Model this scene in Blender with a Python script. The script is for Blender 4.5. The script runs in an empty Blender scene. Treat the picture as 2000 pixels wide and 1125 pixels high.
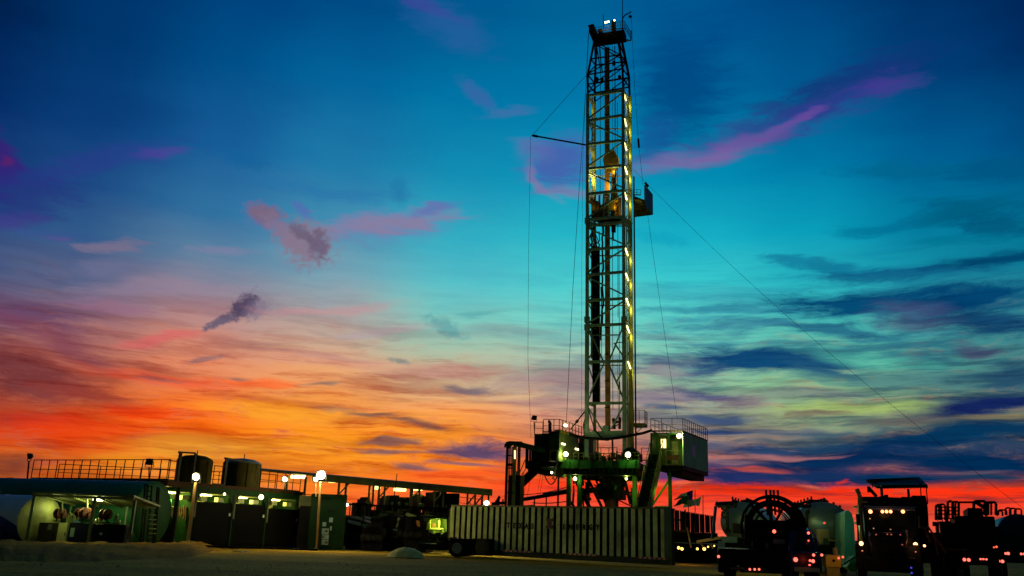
import bpy, math, random
from mathutils import Vector, Matrix, noise as mnoise
random.seed(7)
scene = bpy.context.scene
COL = scene.collection
R = math.radians
# ------------------------------------------------------------------ camera
EYE = 1.45
PITCH, ROLL, F = R(15.7), R(2.0), 1700.0          # F = focal length in units of a 2000 wide frame
r0, u0, fw = Vector((1, 0, 0)), Vector((0, -math.sin(PITCH), math.cos(PITCH))), Vector((0, math.cos(PITCH), math.sin(PITCH)))
rt = r0 * math.cos(ROLL) + u0 * math.sin(ROLL)
up = u0 * math.cos(ROLL) - r0 * math.sin(ROLL)
CP = Vector((0, 0, EYE))
cam = bpy.data.objects.new('camera', bpy.data.cameras.new('camera'))
COL.objects.link(cam)
m = Matrix((rt, up, -fw)).transposed().to_4x4()
m.translation = CP
cam.matrix_world = m
cam.data.sensor_width = 36
cam.data.lens = 36 * F / 2000
cam.data.clip_start = 0.1
cam.data.clip_end = 20000
scene.camera = cam

def ray(px, py):
    return (fw + rt * ((px - 1000) / F) + up * ((562.5 - py) / F)).normalized()
def P(px, py, Y):                       # survey point: sight line meets the vertical plane y = Y
    d = ray(px, py)
    return CP + d * (Y / d.y)
def PL(px, py, o, n):                   # sight line meets plane (o, n)
    d = ray(px, py)
    return CP + d * ((o - CP).dot(n) / d.dot(n))
def azel(px, py):
    d = ray(px, py)
    return math.degrees(math.atan2(d.x, d.y)), math.degrees(math.asin(d.z))
def proj(p):
    d = Vector(p) - CP
    z = d.dot(fw)
    return 1000 + F * d.dot(rt) / z, 562.5 - F * d.dot(up) / z
def lin(c):
    return tuple(((v / 255) / 12.92 if v / 255 <= .04045 else ((v / 255 + .055) / 1.055) ** 2.4) for v in c[:3])

scene.view_settings.view_transform = 'Standard'
scene.view_settings.look = 'None'
scene.view_settings.exposure = 0
scene.render.engine = 'CYCLES'
scene.cycles.use_denoising = True
scene.cycles.max_bounces = 4
scene.cycles.diffuse_bounces = 2
scene.cycles.glossy_bounces = 2
scene.cycles.sample_clamp_indirect = 3
scene.cycles.use_adaptive_sampling = True
scene.cycles.adaptive_threshold = 0.02
scene.cycles.adaptive_min_samples = 8

# ------------------------------------------------------------------ sky
W = bpy.data.worlds.new('World')
scene.world = W
W.use_nodes = True
nt = W.node_tree
nt.nodes.clear()
N = nt.nodes
def nd(t, **kw):
    n = N.new(t)
    for k, v in kw.items(): setattr(n, k, v)
    return n
def lk(a, b): nt.links.new(a, b)
def mth(op, a, b=None, c=None, clamp=False):
    n = nd('ShaderNodeMath', operation=op, use_clamp=clamp)
    for i, v in enumerate((a, b, c)):
        if v is None: continue
        if isinstance(v, (int, float)): n.inputs[i].default_value = v
        else: lk(v, n.inputs[i])
    return n.outputs[0]
def vmul(a, vec):
    n = nd('ShaderNodeVectorMath', operation='MULTIPLY'); lk(a, n.inputs[0]); n.inputs[1].default_value = vec
    return n.outputs[0]
def smooth(x, a, b, lo=0., hi=1.):
    n = nd('ShaderNodeMapRange', interpolation_type='SMOOTHSTEP', clamp=False)
    lk(x, n.inputs[0]); n.inputs[1].default_value = a; n.inputs[2].default_value = b
    n.inputs[3].default_value = lo; n.inputs[4].default_value = hi
    return n.outputs[0]
def mixc(f, a, b):
    n = nd('ShaderNodeMix', data_type='RGBA')
    if isinstance(f, (int, float)): n.inputs[0].default_value = f
    else: lk(f, n.inputs[0])
    for i, v in ((6, a), (7, b)):
        if isinstance(v, tuple): n.inputs[i].default_value = (*v, 1)
        else: lk(v, n.inputs[i])
    return n.outputs[2]
def tint(a, c):
    n = nd('ShaderNodeMix', data_type='RGBA', blend_type='MULTIPLY'); n.inputs[0].default_value = 1
    lk(a, n.inputs[6]); n.inputs[7].default_value = (*c, 1)
    return n.outputs[2]
tc = nd('ShaderNodeTexCoord')
sep = nd('ShaderNodeSeparateXYZ'); lk(tc.outputs['Generated'], sep.inputs[0])
DEG = 180 / math.pi
az = mth('MULTIPLY', mth('ARCTAN2', sep.outputs[0], sep.outputs[1]), DEG)
el = mth('MULTIPLY', mth('ARCSINE', sep.outputs[2]), DEG)
cmb = nd('ShaderNodeCombineXYZ'); lk(az, cmb.inputs[0]); lk(el, cmb.inputs[1])
A0 = cmb.outputs[0]
def noise(vec, scale, detail=4, rough=.55, dist=0.):
    n = nd('ShaderNodeTexNoise'); lk(vec, n.inputs['Vector'])
    n.inputs['Scale'].default_value = scale; n.inputs['Detail'].default_value = detail
    n.inputs['Roughness'].default_value = rough; n.inputs['Distortion'].default_value = dist
    return n
# drifting warp of the dome coordinates, long across the sky and thin up and down
wn = noise(vmul(A0, (.10, .34, 1)), 1.0, 3, .6)
ws = nd('ShaderNodeVectorMath', operation='SUBTRACT'); lk(wn.outputs['Color'], ws.inputs[0]); ws.inputs[1].default_value = (.5, .5, .5)
wa = nd('ShaderNodeVectorMath', operation='MULTIPLY_ADD'); lk(ws.outputs[0], wa.inputs[0]); wa.inputs[1].default_value = (4.2, 2.3, 0); lk(A0, wa.inputs[2])
A1 = wa.outputs[0]
wb = nd('ShaderNodeVectorMath', operation='MULTIPLY_ADD'); lk(ws.outputs[0], wb.inputs[0]); wb.inputs[1].default_value = (2.5, .95, 0); lk(A0, wb.inputs[2])
A2 = wb.outputs[0]
streak = noise(vmul(A2, (.085, .75, 1)), 1.0, 5, .62).outputs['Fac']          # long cirrus streaks
fine = noise(vmul(A1, (.30, 1.5, 1)), 1.0, 7, .72).outputs['Fac']
puff = noise(vmul(A0, (2.0, 2.3, 1)), 1.0, 5, .60, .4).outputs['Fac']            # ragged edges of small clouds

GX = [0, 285, 570, 857, 1143, 1430, 1715, 2000]
GY = [0, 140, 280, 420, 500, 560, 620, 680, 740, 800, 850, 900, 950, 1000]
GRID = {
0:   [(0,38,88),(0,46,106),(12,48,116),(38,66,132),(46,90,138),(72,86,124),(105,78,108),(130,72,86),(140,64,60),(150,56,44),(195,56,28),(220,75,22),(240,130,34),(240,120,40)],
285: [(0,64,124),(0,76,134),(22,84,150),(44,108,160),(82,126,158),(135,125,152),(188,130,124),(220,132,104),(246,118,64),(255,94,18),(255,104,10),(244,160,48),(250,130,30),(250,120,30)],
570: [(0,72,132),(0,94,154),(24,110,168),(60,132,174),(112,150,176),(150,152,166),(196,154,148),(226,162,124),(250,156,82),(255,148,34),(255,150,20),(252,165,46),(255,120,30),(255,110,40)],
857: [(0,86,144),(0,114,166),(0,134,180),(36,162,192),(66,186,202),(92,195,202),(122,200,192),(160,192,170),(214,176,132),(250,164,84),(255,150,36),(255,138,22),(252,104,36),(250,90,50)],
1143:[(0,98,150),(0,120,172),(4,136,182),(12,176,200),(46,196,206),(76,208,208),(112,216,202),(150,208,186),(180,175,158),(206,160,138),(220,132,104),(250,105,50),(255,74,34),(255,96,66)],
1430:[(0,82,144),(0,98,154),(0,124,174),(0,160,192),(24,188,206),(50,200,206),(80,204,196),(104,204,180),(128,182,150),(138,160,140),(130,132,126),(116,98,112),(255,74,34),(255,90,50)],
1715:[(0,60,116),(0,76,136),(0,108,164),(0,142,178),(20,168,188),(36,166,178),(62,176,172),(90,184,160),(120,176,134),(158,180,108),(100,120,112),(50,72,100),(255,52,20),(250,70,34)],
2000:[(0,34,84),(0,54,116),(0,84,142),(0,112,152),(0,128,158),(22,118,148),(50,120,144),(66,124,138),(62,100,124),(80,100,116),(60,90,106),(30,62,92),(150,58,40),(180,60,30)],
}
def table(px, py):
    px = min(max(px, 0), 2000); py = min(max(py, 0), 1000)
    i = max(k for k in range(7) if GX[k] <= px); j = max(k for k in range(len(GY) - 1) if GY[k] <= py)
    tx = (px - GX[i]) / (GX[i+1] - GX[i]); ty = (py - GY[j]) / (GY[j+1] - GY[j])
    c = [0, 0, 0]
    for a, wx in ((i, 1 - tx), (i + 1, tx)):
        for b, wy in ((j, 1 - ty), (j + 1, ty)):
            g = lin(GRID[GX[a]][b])
            for k in range(3): c[k] += wx * wy * g[k]
    return c
def dirpix(a, e):
    a, e = R(a), R(e)
    return proj(CP + Vector((math.sin(a) * math.cos(e), math.cos(a) * math.cos(e), math.sin(e))) * 100)
sep1 = nd('ShaderNodeSeparateXYZ'); lk(A1, sep1.inputs[0])
azw, elw = sep1.outputs[0], sep1.outputs[1]
AZ = [-36 + 8 * k for k in range(10)]
ELS = [0.3, 1.6, 3.0, 4.4, 5.8, 7.5, 9.5, 11.5, 13.5, 16, 19, 23, 28, 33, 38]
EMAX = 40.
elf = mth('DIVIDE', elw, EMAX)
base = None
for k, a in enumerate(AZ):
    cr = nd('ShaderNodeValToRGB'); cr.color_ramp.interpolation = 'EASE' if False else 'LINEAR'
    lk(elf, cr.inputs[0])
    els = cr.color_ramp.elements
    for j, e in enumerate(ELS):
        q = els[j] if j < 2 else els.new(e / EMAX)
        q.position = e / EMAX
        q.color = (*table(*dirpix(a, e)), 1)
    c = cr.outputs[0]
    base = c if base is None else mixc(smooth(azw, AZ[k-1], a), base, c)
# general streakiness, stronger low in the sky
low = smooth(el, 22, 6)
f1 = mth('MULTIPLY', smooth(streak, .40, .64), mth('MULTIPLY_ADD', low, .55, .05))
base = mixc(f1, base, tint(base, (.62, .66, .80)))
f2 = mth('MULTIPLY', smooth(fine, .50, .72), smooth(el, 16, 8, 0., .3))
base = mixc(f2, base, (.95, .42, .22))
f3 = mth('MULTIPLY', mth('MULTIPLY', smooth(streak, .47, .60), smooth(az, 0, 14)), smooth(el, 18, 10, 0., .75))
base = mixc(f3, base, tint(base, (.42, .56, .84)))
f5 = mth('MULTIPLY', mth('MULTIPLY', smooth(fine, .52, .70), smooth(el, 13, 5)), smooth(az, 16, 2, 0., .55))
base = mixc(f5, base, tint(base, (.78, .48, .62)))
fib = noise(vmul(A2, (.16, 2.1, 1)), 1.0, 7, .72).outputs['Fac']
warm = smooth(el, 15, 6)
f6 = mth('MULTIPLY', smooth(fib, .50, .66), warm)
base = mixc(mth('MULTIPLY', f6, .55), base, tint(base, (.80, .50, .56)))
f7 = mth('MULTIPLY', smooth(fib, .50, .36), smooth(el, 14, 7, 0., .6))
base = mixc(f7, base, tint(base, (1.12, 1.22, 1.25)))
edge_l = mth('MULTIPLY', smooth(az, -14, -32), smooth(el, 8, 20, .18, .45))
edge_r = smooth(az, 18, 34, 0., .40)
base = mixc(edge_l, base, tint(base, (.45, .50, .62)))
base = mixc(edge_r, base, tint(base, (.40, .55, .65)))
base = mixc(smooth(el, 12, 26, 0., .5), base, tint(base, (.8, .80, .84)))
CL = []
def reach(c):
    cx, cy, hl, hw, ang, col, alpha, edge = c[:8]
    ca, sa = math.cos(R(ang)), math.sin(R(ang))
    a0, e0 = azel(cx, cy); a1, e1 = azel(cx + ca * hl, cy - sa * hl); a2, e2 = azel(cx - sa * hw, cy - ca * hw)
    k = 1.2 + edge * 1.0
    return a0, e0, (abs(a1 - a0) + abs(a2 - a0)) * k + 2.0, (abs(e1 - e0) + abs(e2 - e0)) * k + 1.0
NCLOUD = 0
def cloud(cx, cy, hl, hw, ang, col, alpha, edge=.7, kind='s', soft=.9):
    """a cloud bank: centre and half sizes given as survey pixels, turned into dome degrees"""
    global cur, NCLOUD, SRC
    if NCLOUD % 14 == 0:      # keeps the shader evaluated bank by bank
        SRC = []
        for A in (A0, A1):
            q = nd('ShaderNodeVectorMath', operation='MULTIPLY_ADD'); lk(cur, q.inputs[0]); q.inputs[1].default_value = (1e-7, 1e-7, 0); lk(A, q.inputs[2])
            SRC.append(q.outputs[0])
    NCLOUD += 1
    a0, e0 = azel(cx, cy)
    ca, sa = math.cos(R(ang)), math.sin(R(ang))
    a1, e1 = azel(cx + ca * hl, cy - sa * hl)
    L = math.hypot(a1 - a0, e1 - e0); th = math.atan2(e1 - e0, a1 - a0)
    a2, e2 = azel(cx - sa * hw, cy - ca * hw)
    Wd = math.hypot(a2 - a0, e2 - e0)
    mp = nd('ShaderNodeMapping', vector_type='TEXTURE')
    src = SRC[1] if kind == 's' else SRC[0]
    lk(src, mp.inputs[0])
    mp.inputs['Location'].default_value = (a0, e0, 0); mp.inputs['Rotation'].default_value = (0, 0, th); mp.inputs['Scale'].default_value = (L, Wd, 1)
    ln = nd('ShaderNodeVectorMath', operation='LENGTH'); lk(mp.outputs[0], ln.inputs[0])
    nz = {'s': fine, 'p': puff, 'w': streak}[kind]
    g = {'s': 2.3, 'p': 1.2, 'w': 1.}[kind]
    v = mth('MULTIPLY_ADD', nz, edge * 2.2 * g, ln.outputs['Value'])
    c0 = 1.12 + edge * (1.3 + 1.1 * (g - 1))
    msk = smooth(v, c0 + .16, c0 - soft, 0., alpha)
    cur = mixc(msk, cur, lin(col))
CL = [
 # ---- upper sky
 (1330,170,110,150,-10,(0,62,124),.75,.3,'s',1.0),
 (1420,60,120,60,20,(0,74,138),.4,.3,'s',1.0),
 (1640,175,190,42,22,(18,52,118),.85,.4,'s',.8),
 (1490,252,140,34,20,(44,66,140),.65,.5,'s',1.1),
 (1620,212,150,32,22,(48,60,142),.6,.5,'s',1.1),
 (1745,165,80,22,14,(74,56,148),.6,.5,'s',1.1),
 (1345,308,150,24,12,(86,86,162),.55,.5,'s',1.1),
 (1450,276,110,15,16,(128,84,160),.5,.4,'s',.8),
 (1340,312,120,16,11,(136,104,160),.5,.4,'s',.8),
 (1560,236,60,9,24,(120,80,164),.55,.4,'s',.9),
 (1290,270,60,40,30,(20,80,150),.6,.4,'s',.9),
 (1095,320,75,55,0,(70,92,172),.85,.4,'s',.9),
 (1060,358,54,12,-48,(138,112,162),.6,.4,'s',.9),
 (1115,378,60,15,-8,(130,114,166),.6,.4,'s',.9),
 (1035,295,50,22,-10,(92,108,172),.6,.4,'s',.9),
 (835,15,80,10,-24,(62,58,150),.7,.4,'s',.9),
 (880,50,100,34,-24,(44,92,160),.5,.4,'s',.9),
 (932,185,46,16,-38,(62,98,166),.6,.5,'p',.9),
 (1000,215,60,10,8,(70,108,168),.55,.5,'s',.9),
 (0,322,40,60,0,(58,26,118),.75,.4,'s',.9),
 (0,318,14,12,0,(110,28,86),.45,.4,'s',.9),
 (60,380,120,50,0,(34,40,120),.55,.4,'s',.9),
 (190,320,160,30,16,(46,52,142),.4,.4,'s',.9),
 (315,298,50,12,8,(80,60,152),.55,.4,'s',.9),
 (20,432,60,22,0,(66,54,134),.6,.4,'s',.9),
 (480,312,50,18,-15,(16,96,152),.55,.6,'p',.9),
 (780,372,16,28,10,(28,108,162),.4,.7,'p',.9),
 (650,380,150,22,-4,(36,112,170),.5,.4,'s',.9),
 (760,443,150,30,7,(110,118,176),.6,.4,'s',.9),
 (750,440,150,22,8,(138,126,160),.85,.5,'s',1.0),
 (862,408,50,10,14,(96,104,176),.6,.4,'s',.9),
 (515,420,36,22,-20,(104,100,160),.8,.7,'p',.8),
 (518,419,34,18,-15,(120,102,126),.95,.7,'p',.7),
 (556,455,52,18,-42,(128,114,142),.9,.7,'p',.8),
 (600,475,52,44,-20,(134,118,140),.95,.7,'p',.8),
 (590,456,30,12,-35,(104,92,118),.8,.8,'p',.8),
 (622,478,18,28,10,(104,92,118),.8,.8,'p',.8),
 (590,410,26,10,-40,(90,100,178),.6,.6,'p',.9),
 (212,487,66,14,2,(120,110,138),.85,.5,'s',.8),
 (122,468,28,7,-5,(96,80,140),.8,.5,'s',.9),
 (110,460,80,14,-6,(56,82,142),.6,.4,'s',.9),
 (200,525,60,12,0,(110,112,146),.6,.4,'s',.9),
 (430,492,70,10,3,(128,128,164),.6,.4,'s',.9),
 (300,560,180,18,2,(150,128,150),.5,.4,'s',.9),
 # ---- left and centre, warm
 (474,600,34,17,42,(86,74,100),1.,.8,'p',.7),
 (430,628,34,8,24,(104,92,114),.95,.8,'p',.7),
 (500,605,26,18,30,(120,110,134),.6,.9,'p',.9),
 (640,602,150,10,2,(206,132,140),.4,.4,'s',.9),
 (320,660,90,10,8,(216,102,100),.75,.4,'s',.9),
 (190,595,100,16,-8,(150,106,134),.6,.4,'s',.9),
 (55,610,110,34,-12,(98,66,104),.75,.4,'s',.9),
 (110,665,120,24,-25,(124,62,82),.65,.4,'s',.9),
 (60,740,130,34,-10,(112,56,62),.8,.4,'s',.9),
 (180,765,110,20,-12,(146,56,48),.75,.4,'s',.9),
 (60,822,110,20,-2,(124,50,46),.8,.4,'s',.9),
 (20,905,60,18,0,(128,70,50),.8,.4,'s',.9),
 (180,842,230,42,-2,(244,58,12),.65,.3,'s',.9),
 (290,800,90,18,-6,(250,66,12),.7,.3,'s',.9),
 (390,878,130,26,-2,(236,170,56),.6,.3,'s',.9),
 (230,905,70,12,0,(236,140,30),.8,.3,'s',.9),
 (620,700,180,14,-4,(226,160,132),.6,.4,'s',.9),
 (330,735,150,14,-6,(240,92,56),.7,.4,'s',.9),
 (500,742,100,12,-3,(255,106,48),.75,.4,'s',.9),
 (540,800,170,18,-2,(255,166,44),.75,.3,'s',.9),
 (400,702,40,5,10,(150,110,110),.8,.7,'p',.9),
 (300,730,50,6,-6,(150,92,86),.7,.6,'s',.9),
 (465,731,34,5,-4,(140,104,96),.75,.6,'s',.9),
 (640,748,44,6,0,(134,112,100),.85,.5,'s',.9),
 (620,690,120,7,-6,(190,140,128),.6,.5,'s',.9),
 (905,752,52,10,-2,(116,104,118),.85,.5,'s',.9),
 (865,722,140,12,-2,(196,136,124),.7,.5,'s',.9),
 (735,807,44,6,-3,(134,100,84),.85,.5,'s',.9),
 (670,795,60,5,-3,(180,130,90),.7,.5,'s',.9),
 (870,795,130,10,0,(246,166,104),.6,.4,'s',.9),
 (810,832,55,9,-16,(120,84,78),.85,.5,'s',.9),
 (760,862,60,8,2,(124,94,92),.85,.5,'s',.9),
 (740,882,60,7,-2,(104,88,100),.8,.5,'s',.9),
 (935,880,115,17,-2,(84,70,108),.95,.5,'s',.9),
 (815,914,55,7,-6,(116,88,98),.85,.5,'s',.9),
 (905,905,90,5,-2,(120,90,110),.8,.5,'s',.9),
 (900,930,120,12,0,(255,92,36),.7,.3,'s',.9),
 (640,900,140,16,0,(255,150,30),.5,.3,'s',.9),
 (870,640,44,16,-24,(94,160,164),.75,.7,'p',.9),
 (940,618,50,8,4,(92,172,174),.7,.6,'s',.9),
 (780,705,22,6,-10,(130,142,136),.8,.6,'p',.9),
 (740,645,110,10,4,(176,160,164),.6,.5,'s',.9),
 (990,650,90,12,0,(126,166,164),.7,.5,'s',.9),
 (1080,745,110,16,0,(168,138,138),.8,.5,'s',.9),
 (1000,770,80,8,0,(236,190,140),.7,.4,'s',.9),
 (1060,780,110,10,0,(196,146,134),.7,.4,'s',.9),
 (1080,880,60,14,0,(120,90,116),.75,.4,'s',.9),
 (1000,912,60,14,0,(220,90,60),.7,.4,'s',.9),
 # ---- right of the mast
 (1290,465,60,14,-10,(10,158,188),.5,.6,'p',.9),
 (1800,330,170,16,4,(0,98,138),.7,.6,'s',.9),
 (1950,325,120,24,4,(0,84,128),.8,.5,'s',.9),
 (1890,410,130,28,4,(0,90,124),.85,.5,'s',.9),
 (1720,440,90,14,8,(0,110,146),.7,.6,'s',.9),
 (1960,440,90,26,0,(0,82,118),.75,.5,'s',.9),
 (1880,465,110,12,2,(0,112,142),.6,.5,'s',.9),
 (1600,515,160,12,-2,(16,120,154),.8,.6,'s',.9),
 (1780,530,190,16,4,(14,92,132),.85,.5,'s',.9),
 (1930,508,130,15,6,(0,66,106),.9,.4,'s',.9),
 (1450,603,200,10,2,(44,132,160),.75,.5,'s',.9),
 (1700,590,220,28,2,(4,76,118),1.,.4,'s',.8),
 (1900,580,160,22,3,(0,66,112),.95,.4,'s',.8),
 (1920,625,120,26,-4,(14,62,106),.9,.4,'s',.9),
 (1790,600,90,18,-4,(66,82,122),.75,.4,'s',.9),
 (1790,625,90,16,-2,(74,86,120),.7,.4,'s',.9),
 (1620,640,150,14,-4,(30,98,132),.85,.5,'s',.9),
 (1450,635,120,10,0,(58,134,156),.8,.5,'s',.9),
 (1300,655,70,9,-4,(96,148,156),.8,.5,'s',.9),
 (1900,675,60,13,-4,(76,80,110),.85,.4,'s',.9),
 (1330,705,110,12,8,(96,110,136),.8,.5,'s',.9),
 (1400,715,80,14,12,(50,76,124),.85,.4,'s',.9),
 (1500,700,160,28,-4,(16,74,118),1.,.35,'s',.7),
 (1600,720,70,12,-16,(30,84,120),.85,.4,'s',.9),
 (1500,745,100,13,0,(146,200,152),.85,.4,'s',.9),
 (1720,700,150,16,-4,(86,190,166),.6,.4,'s',.9),
 (1700,740,200,18,0,(74,130,132),.75,.5,'s',.9),
 (1280,725,70,12,0,(142,134,142),.8,.5,'s',.9),
 (1300,770,100,14,0,(140,122,140),.8,.5,'s',.9),
 (1400,765,60,9,-5,(82,84,126),.9,.4,'s',.9),
 (1460,780,60,14,-5,(128,104,122),.75,.4,'s',.9),
 (1600,770,90,12,-3,(122,130,128),.7,.5,'s',.9),
 (1300,788,60,6,0,(72,92,132),.85,.5,'s',.9),
 (1660,798,190,14,0,(166,190,108),.9,.3,'s',.9),
 (1590,806,70,7,0,(124,108,96),.8,.6,'s',.9),
 (1410,812,60,8,0,(68,88,126),.85,.4,'s',.9),
 (1780,825,120,12,2,(116,110,100),.85,.5,'s',.9),
 (1970,735,60,34,20,(40,84,110),.8,.5,'s',.9),
 (1930,795,130,24,8,(22,40,96),1.,.4,'s',.8),
 (1940,822,90,9,0,(138,124,92),.85,.4,'s',.9),
 (1760,900,330,42,2,(18,58,94),.75,.4,'s',.9),
 (1440,908,170,14,0,(40,66,108),.75,.5,'s',.9),
 (1360,862,90,9,0,(96,100,122),.75,.5,'s',.9),
 (1560,842,150,8,-2,(52,84,112),.75,.5,'s',.9),
 (1480,835,120,6,0,(112,112,124),.8,.5,'s',.9),
 (1420,838,60,7,0,(42,72,120),.9,.4,'s',.9),
 (1860,855,260,18,3,(6,58,94),1.,.3,'s',.8),
 (1640,852,120,10,2,(60,84,100),.8,.4,'s',.9),
 (1500,875,90,9,0,(36,68,108),.95,.4,'s',.9),
 (1650,895,200,26,6,(8,46,88),1.,.3,'s',.8),
 (1900,905,220,24,0,(0,44,84),1.,.3,'s',.8),
 (1600,868,90,7,0,(30,66,100),.85,.5,'s',.9),
 (1290,905,70,10,0,(84,84,120),.7,.5,'s',.9),
 (1740,938,200,13,0,(0,50,88),1.,.3,'s',.8),
 (1930,938,100,12,0,(30,56,86),1.,.3,'s',.8),
 (1880,925,70,5,3,(92,78,96),.85,.5,'s',.9),
 (1450,935,180,19,2,(38,52,104),1.,.3,'s',.8),
 (1600,930,120,16,0,(24,52,96),1.,.3,'s',.8),
 (1300,925,80,20,0,(66,60,112),.9,.3,'s',.9),
 (1320,880,60,10,0,(150,118,124),.8,.4,'s',.9),
 (1560,887,110,6,0,(176,112,114),.9,.4,'s',.9),
 (1480,915,70,6,0,(206,84,74),.95,.4,'s',.9),
 (1400,900,90,7,0,(150,112,122),.8,.4,'s',.9),
 (1500,848,80,6,0,(130,116,112),.8,.4,'s',.9),
]
# red afterglow lying along the horizon on the right, its upper edge broken by cloud
elj = mth('MULTIPLY_ADD', mth('SUBTRACT', fine, .5), 2.6, el)
e_r = (azel(1500, 952)[1] + azel(1900, 955)[1]) / 2
front = smooth(sep.outputs[1], -.25, .55)
gr = mth('MULTIPLY_ADD', mth('SUBTRACT', noise(tc.outputs['Generated'], 900, 1, .5).outputs['Fac'], .5), .10, 1.0)
def nightcol():
    return mixc(smooth(el, 0, 50), (.013, .020, .016), (.004, .020, .030))
def finish(c, isfront=True, lowrow=True, hi=False):
    if isfront:
        if lowrow:
            red = mth('MULTIPLY', smooth(elj, e_r + .28, e_r - .22), smooth(az, -6, 8))
            redc = nd('ShaderNodeValToRGB'); lk(mth('DIVIDE', el, 5.), redc.inputs[0])
            redc.color_ramp.elements[0].position = 0; redc.color_ramp.elements[0].color = (*lin((255, 110, 80)), 1)
            redc.color_ramp.elements[1].position = .6; redc.color_ramp.elements[1].color = (*lin((255, 52, 20)), 1)
            rc_ = mixc(mth('MULTIPLY', smooth(fib, .50, .66), smooth(el, 1.2, 3.0, 0., .6)), redc.outputs[0], lin((150, 60, 66)))
            c = mixc(red, c, rc_)
        c = mixc(front, nightcol(), c)
    if isfront and not hi:
        c = mixc(mth('MULTIPLY', smooth(fib, .50, .68), smooth(el, 19, 8, 0., .42)), c, tint(c, (.72, .66, .74)))
        c = mixc(mth('MULTIPLY', smooth(fine, .54, .68), smooth(el, 19, 8, 0., .35)), c, tint(c, (.80, .62, .66)))
        c = mixc(mth('MULTIPLY', mth('MULTIPLY', smooth(streak, .47, .60), smooth(az, 2, -8)), smooth(el, 16, 8, 0., .50)), c, tint(c, (.74, .44, .46)))
        c = mixc(mth('MULTIPLY', mth('MULTIPLY', smooth(fib, .50, .62), smooth(az, 2, -8)), smooth(el, 14, 6, 0., .40)), c, tint(c, (.86, .52, .40)))
        c = mixc(mth('MULTIPLY', mth('MULTIPLY', smooth(fib, .46, .60), smooth(az, -3, 10)), smooth(el, 20, 13, 0., .5)), c, tint(c, (.52, .62, .74)))
        c = mixc(mth('MULTIPLY', mth('MULTIPLY', smooth(streak, .46, .58), smooth(az, -3, 10)), smooth(el, 18, 12, 0., .45)), c, tint(c, (.45, .58, .74)))
    c = mixc(smooth(el, 36, 60), c, (.006, .026, .048))
    if lowrow: c = mixc(smooth(el, -.6, -2.0), c, (.01, .01, .008))
    bg = nd('ShaderNodeBackground'); lk(c, bg.inputs[0]); lk(gr, bg.inputs[1])
    return bg.outputs[0]
def mixs(f, a, b):
    n = nd('ShaderNodeMixShader'); lk(f, n.inputs[0]); lk(a, n.inputs[1]); lk(b, n.inputs[2])
    return n.outputs[0]
# the dome is evaluated sector by sector: each sector only carries the cloud banks that reach into it
AS = [-400, -22, -11, 0, 11, 21, 400]
ES = [-100, 8.5, 17.5, 200]
rows = []
for r in range(3):
    cols = []
    for k in range(6):
        near = []
        for c in CL:
            a0, e0, ra, re = reach(c)
            if a0 + ra > AS[k] and a0 - ra < AS[k+1] and e0 + re > ES[r] and e0 - re < ES[r+1]: near.append(c)
        if near:
            keep = (nt, N, A0, A1, fine, puff, streak)
            g = bpy.data.node_groups.new('cloud_banks', 'ShaderNodeTree')
            for nm, ty in (('dome', 'Vector'), ('warped', 'Vector'), ('fine', 'Float'), ('puff', 'Float'), ('streak', 'Float'), ('sky', 'Color')):
                g.interface.new_socket(nm, in_out='INPUT', socket_type='NodeSocket' + ty)
            g.interface.new_socket('sky', in_out='OUTPUT', socket_type='NodeSocketColor')
            nt, N = g, g.nodes
            gi = nd('NodeGroupInput')
            A0, A1, fine, puff, streak, cur = [gi.outputs[i] for i in range(6)]
            NCLOUD = 0
            for c in near: cloud(*c)
            go = nd('NodeGroupOutput'); lk(cur, go.inputs[0])
            nt, N, A0, A1, fine, puff, streak = keep
            gn = nd('ShaderNodeGroup', node_tree=g)
            for i, v in enumerate((A0, A1, fine, puff, streak, base)): lk(v, gn.inputs[i])
            cur = gn.outputs[0]
        else: cur = base
        cols.append(finish(cur, True, r == 0, r == 2))
    s = cols[0]
    for k in range(1, 6): s = mixs(mth('GREATER_THAN', az, float(AS[k])), s, cols[k])
    rows.append(s)
s = mixs(mth('GREATER_THAN', el, ES[2]), mixs(mth('GREATER_THAN', el, ES[1]), rows[0], rows[1]), rows[2])
s = mixs(mth('GREATER_THAN', sep.outputs[1], -.25), finish(nightcol(), False), s)
wo = nd('ShaderNodeOutputWorld'); lk(s, wo.inputs[0])
W.cycles.sampling_method = 'MANUAL'
W.cycles.sample_map_resolution = 256
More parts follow.
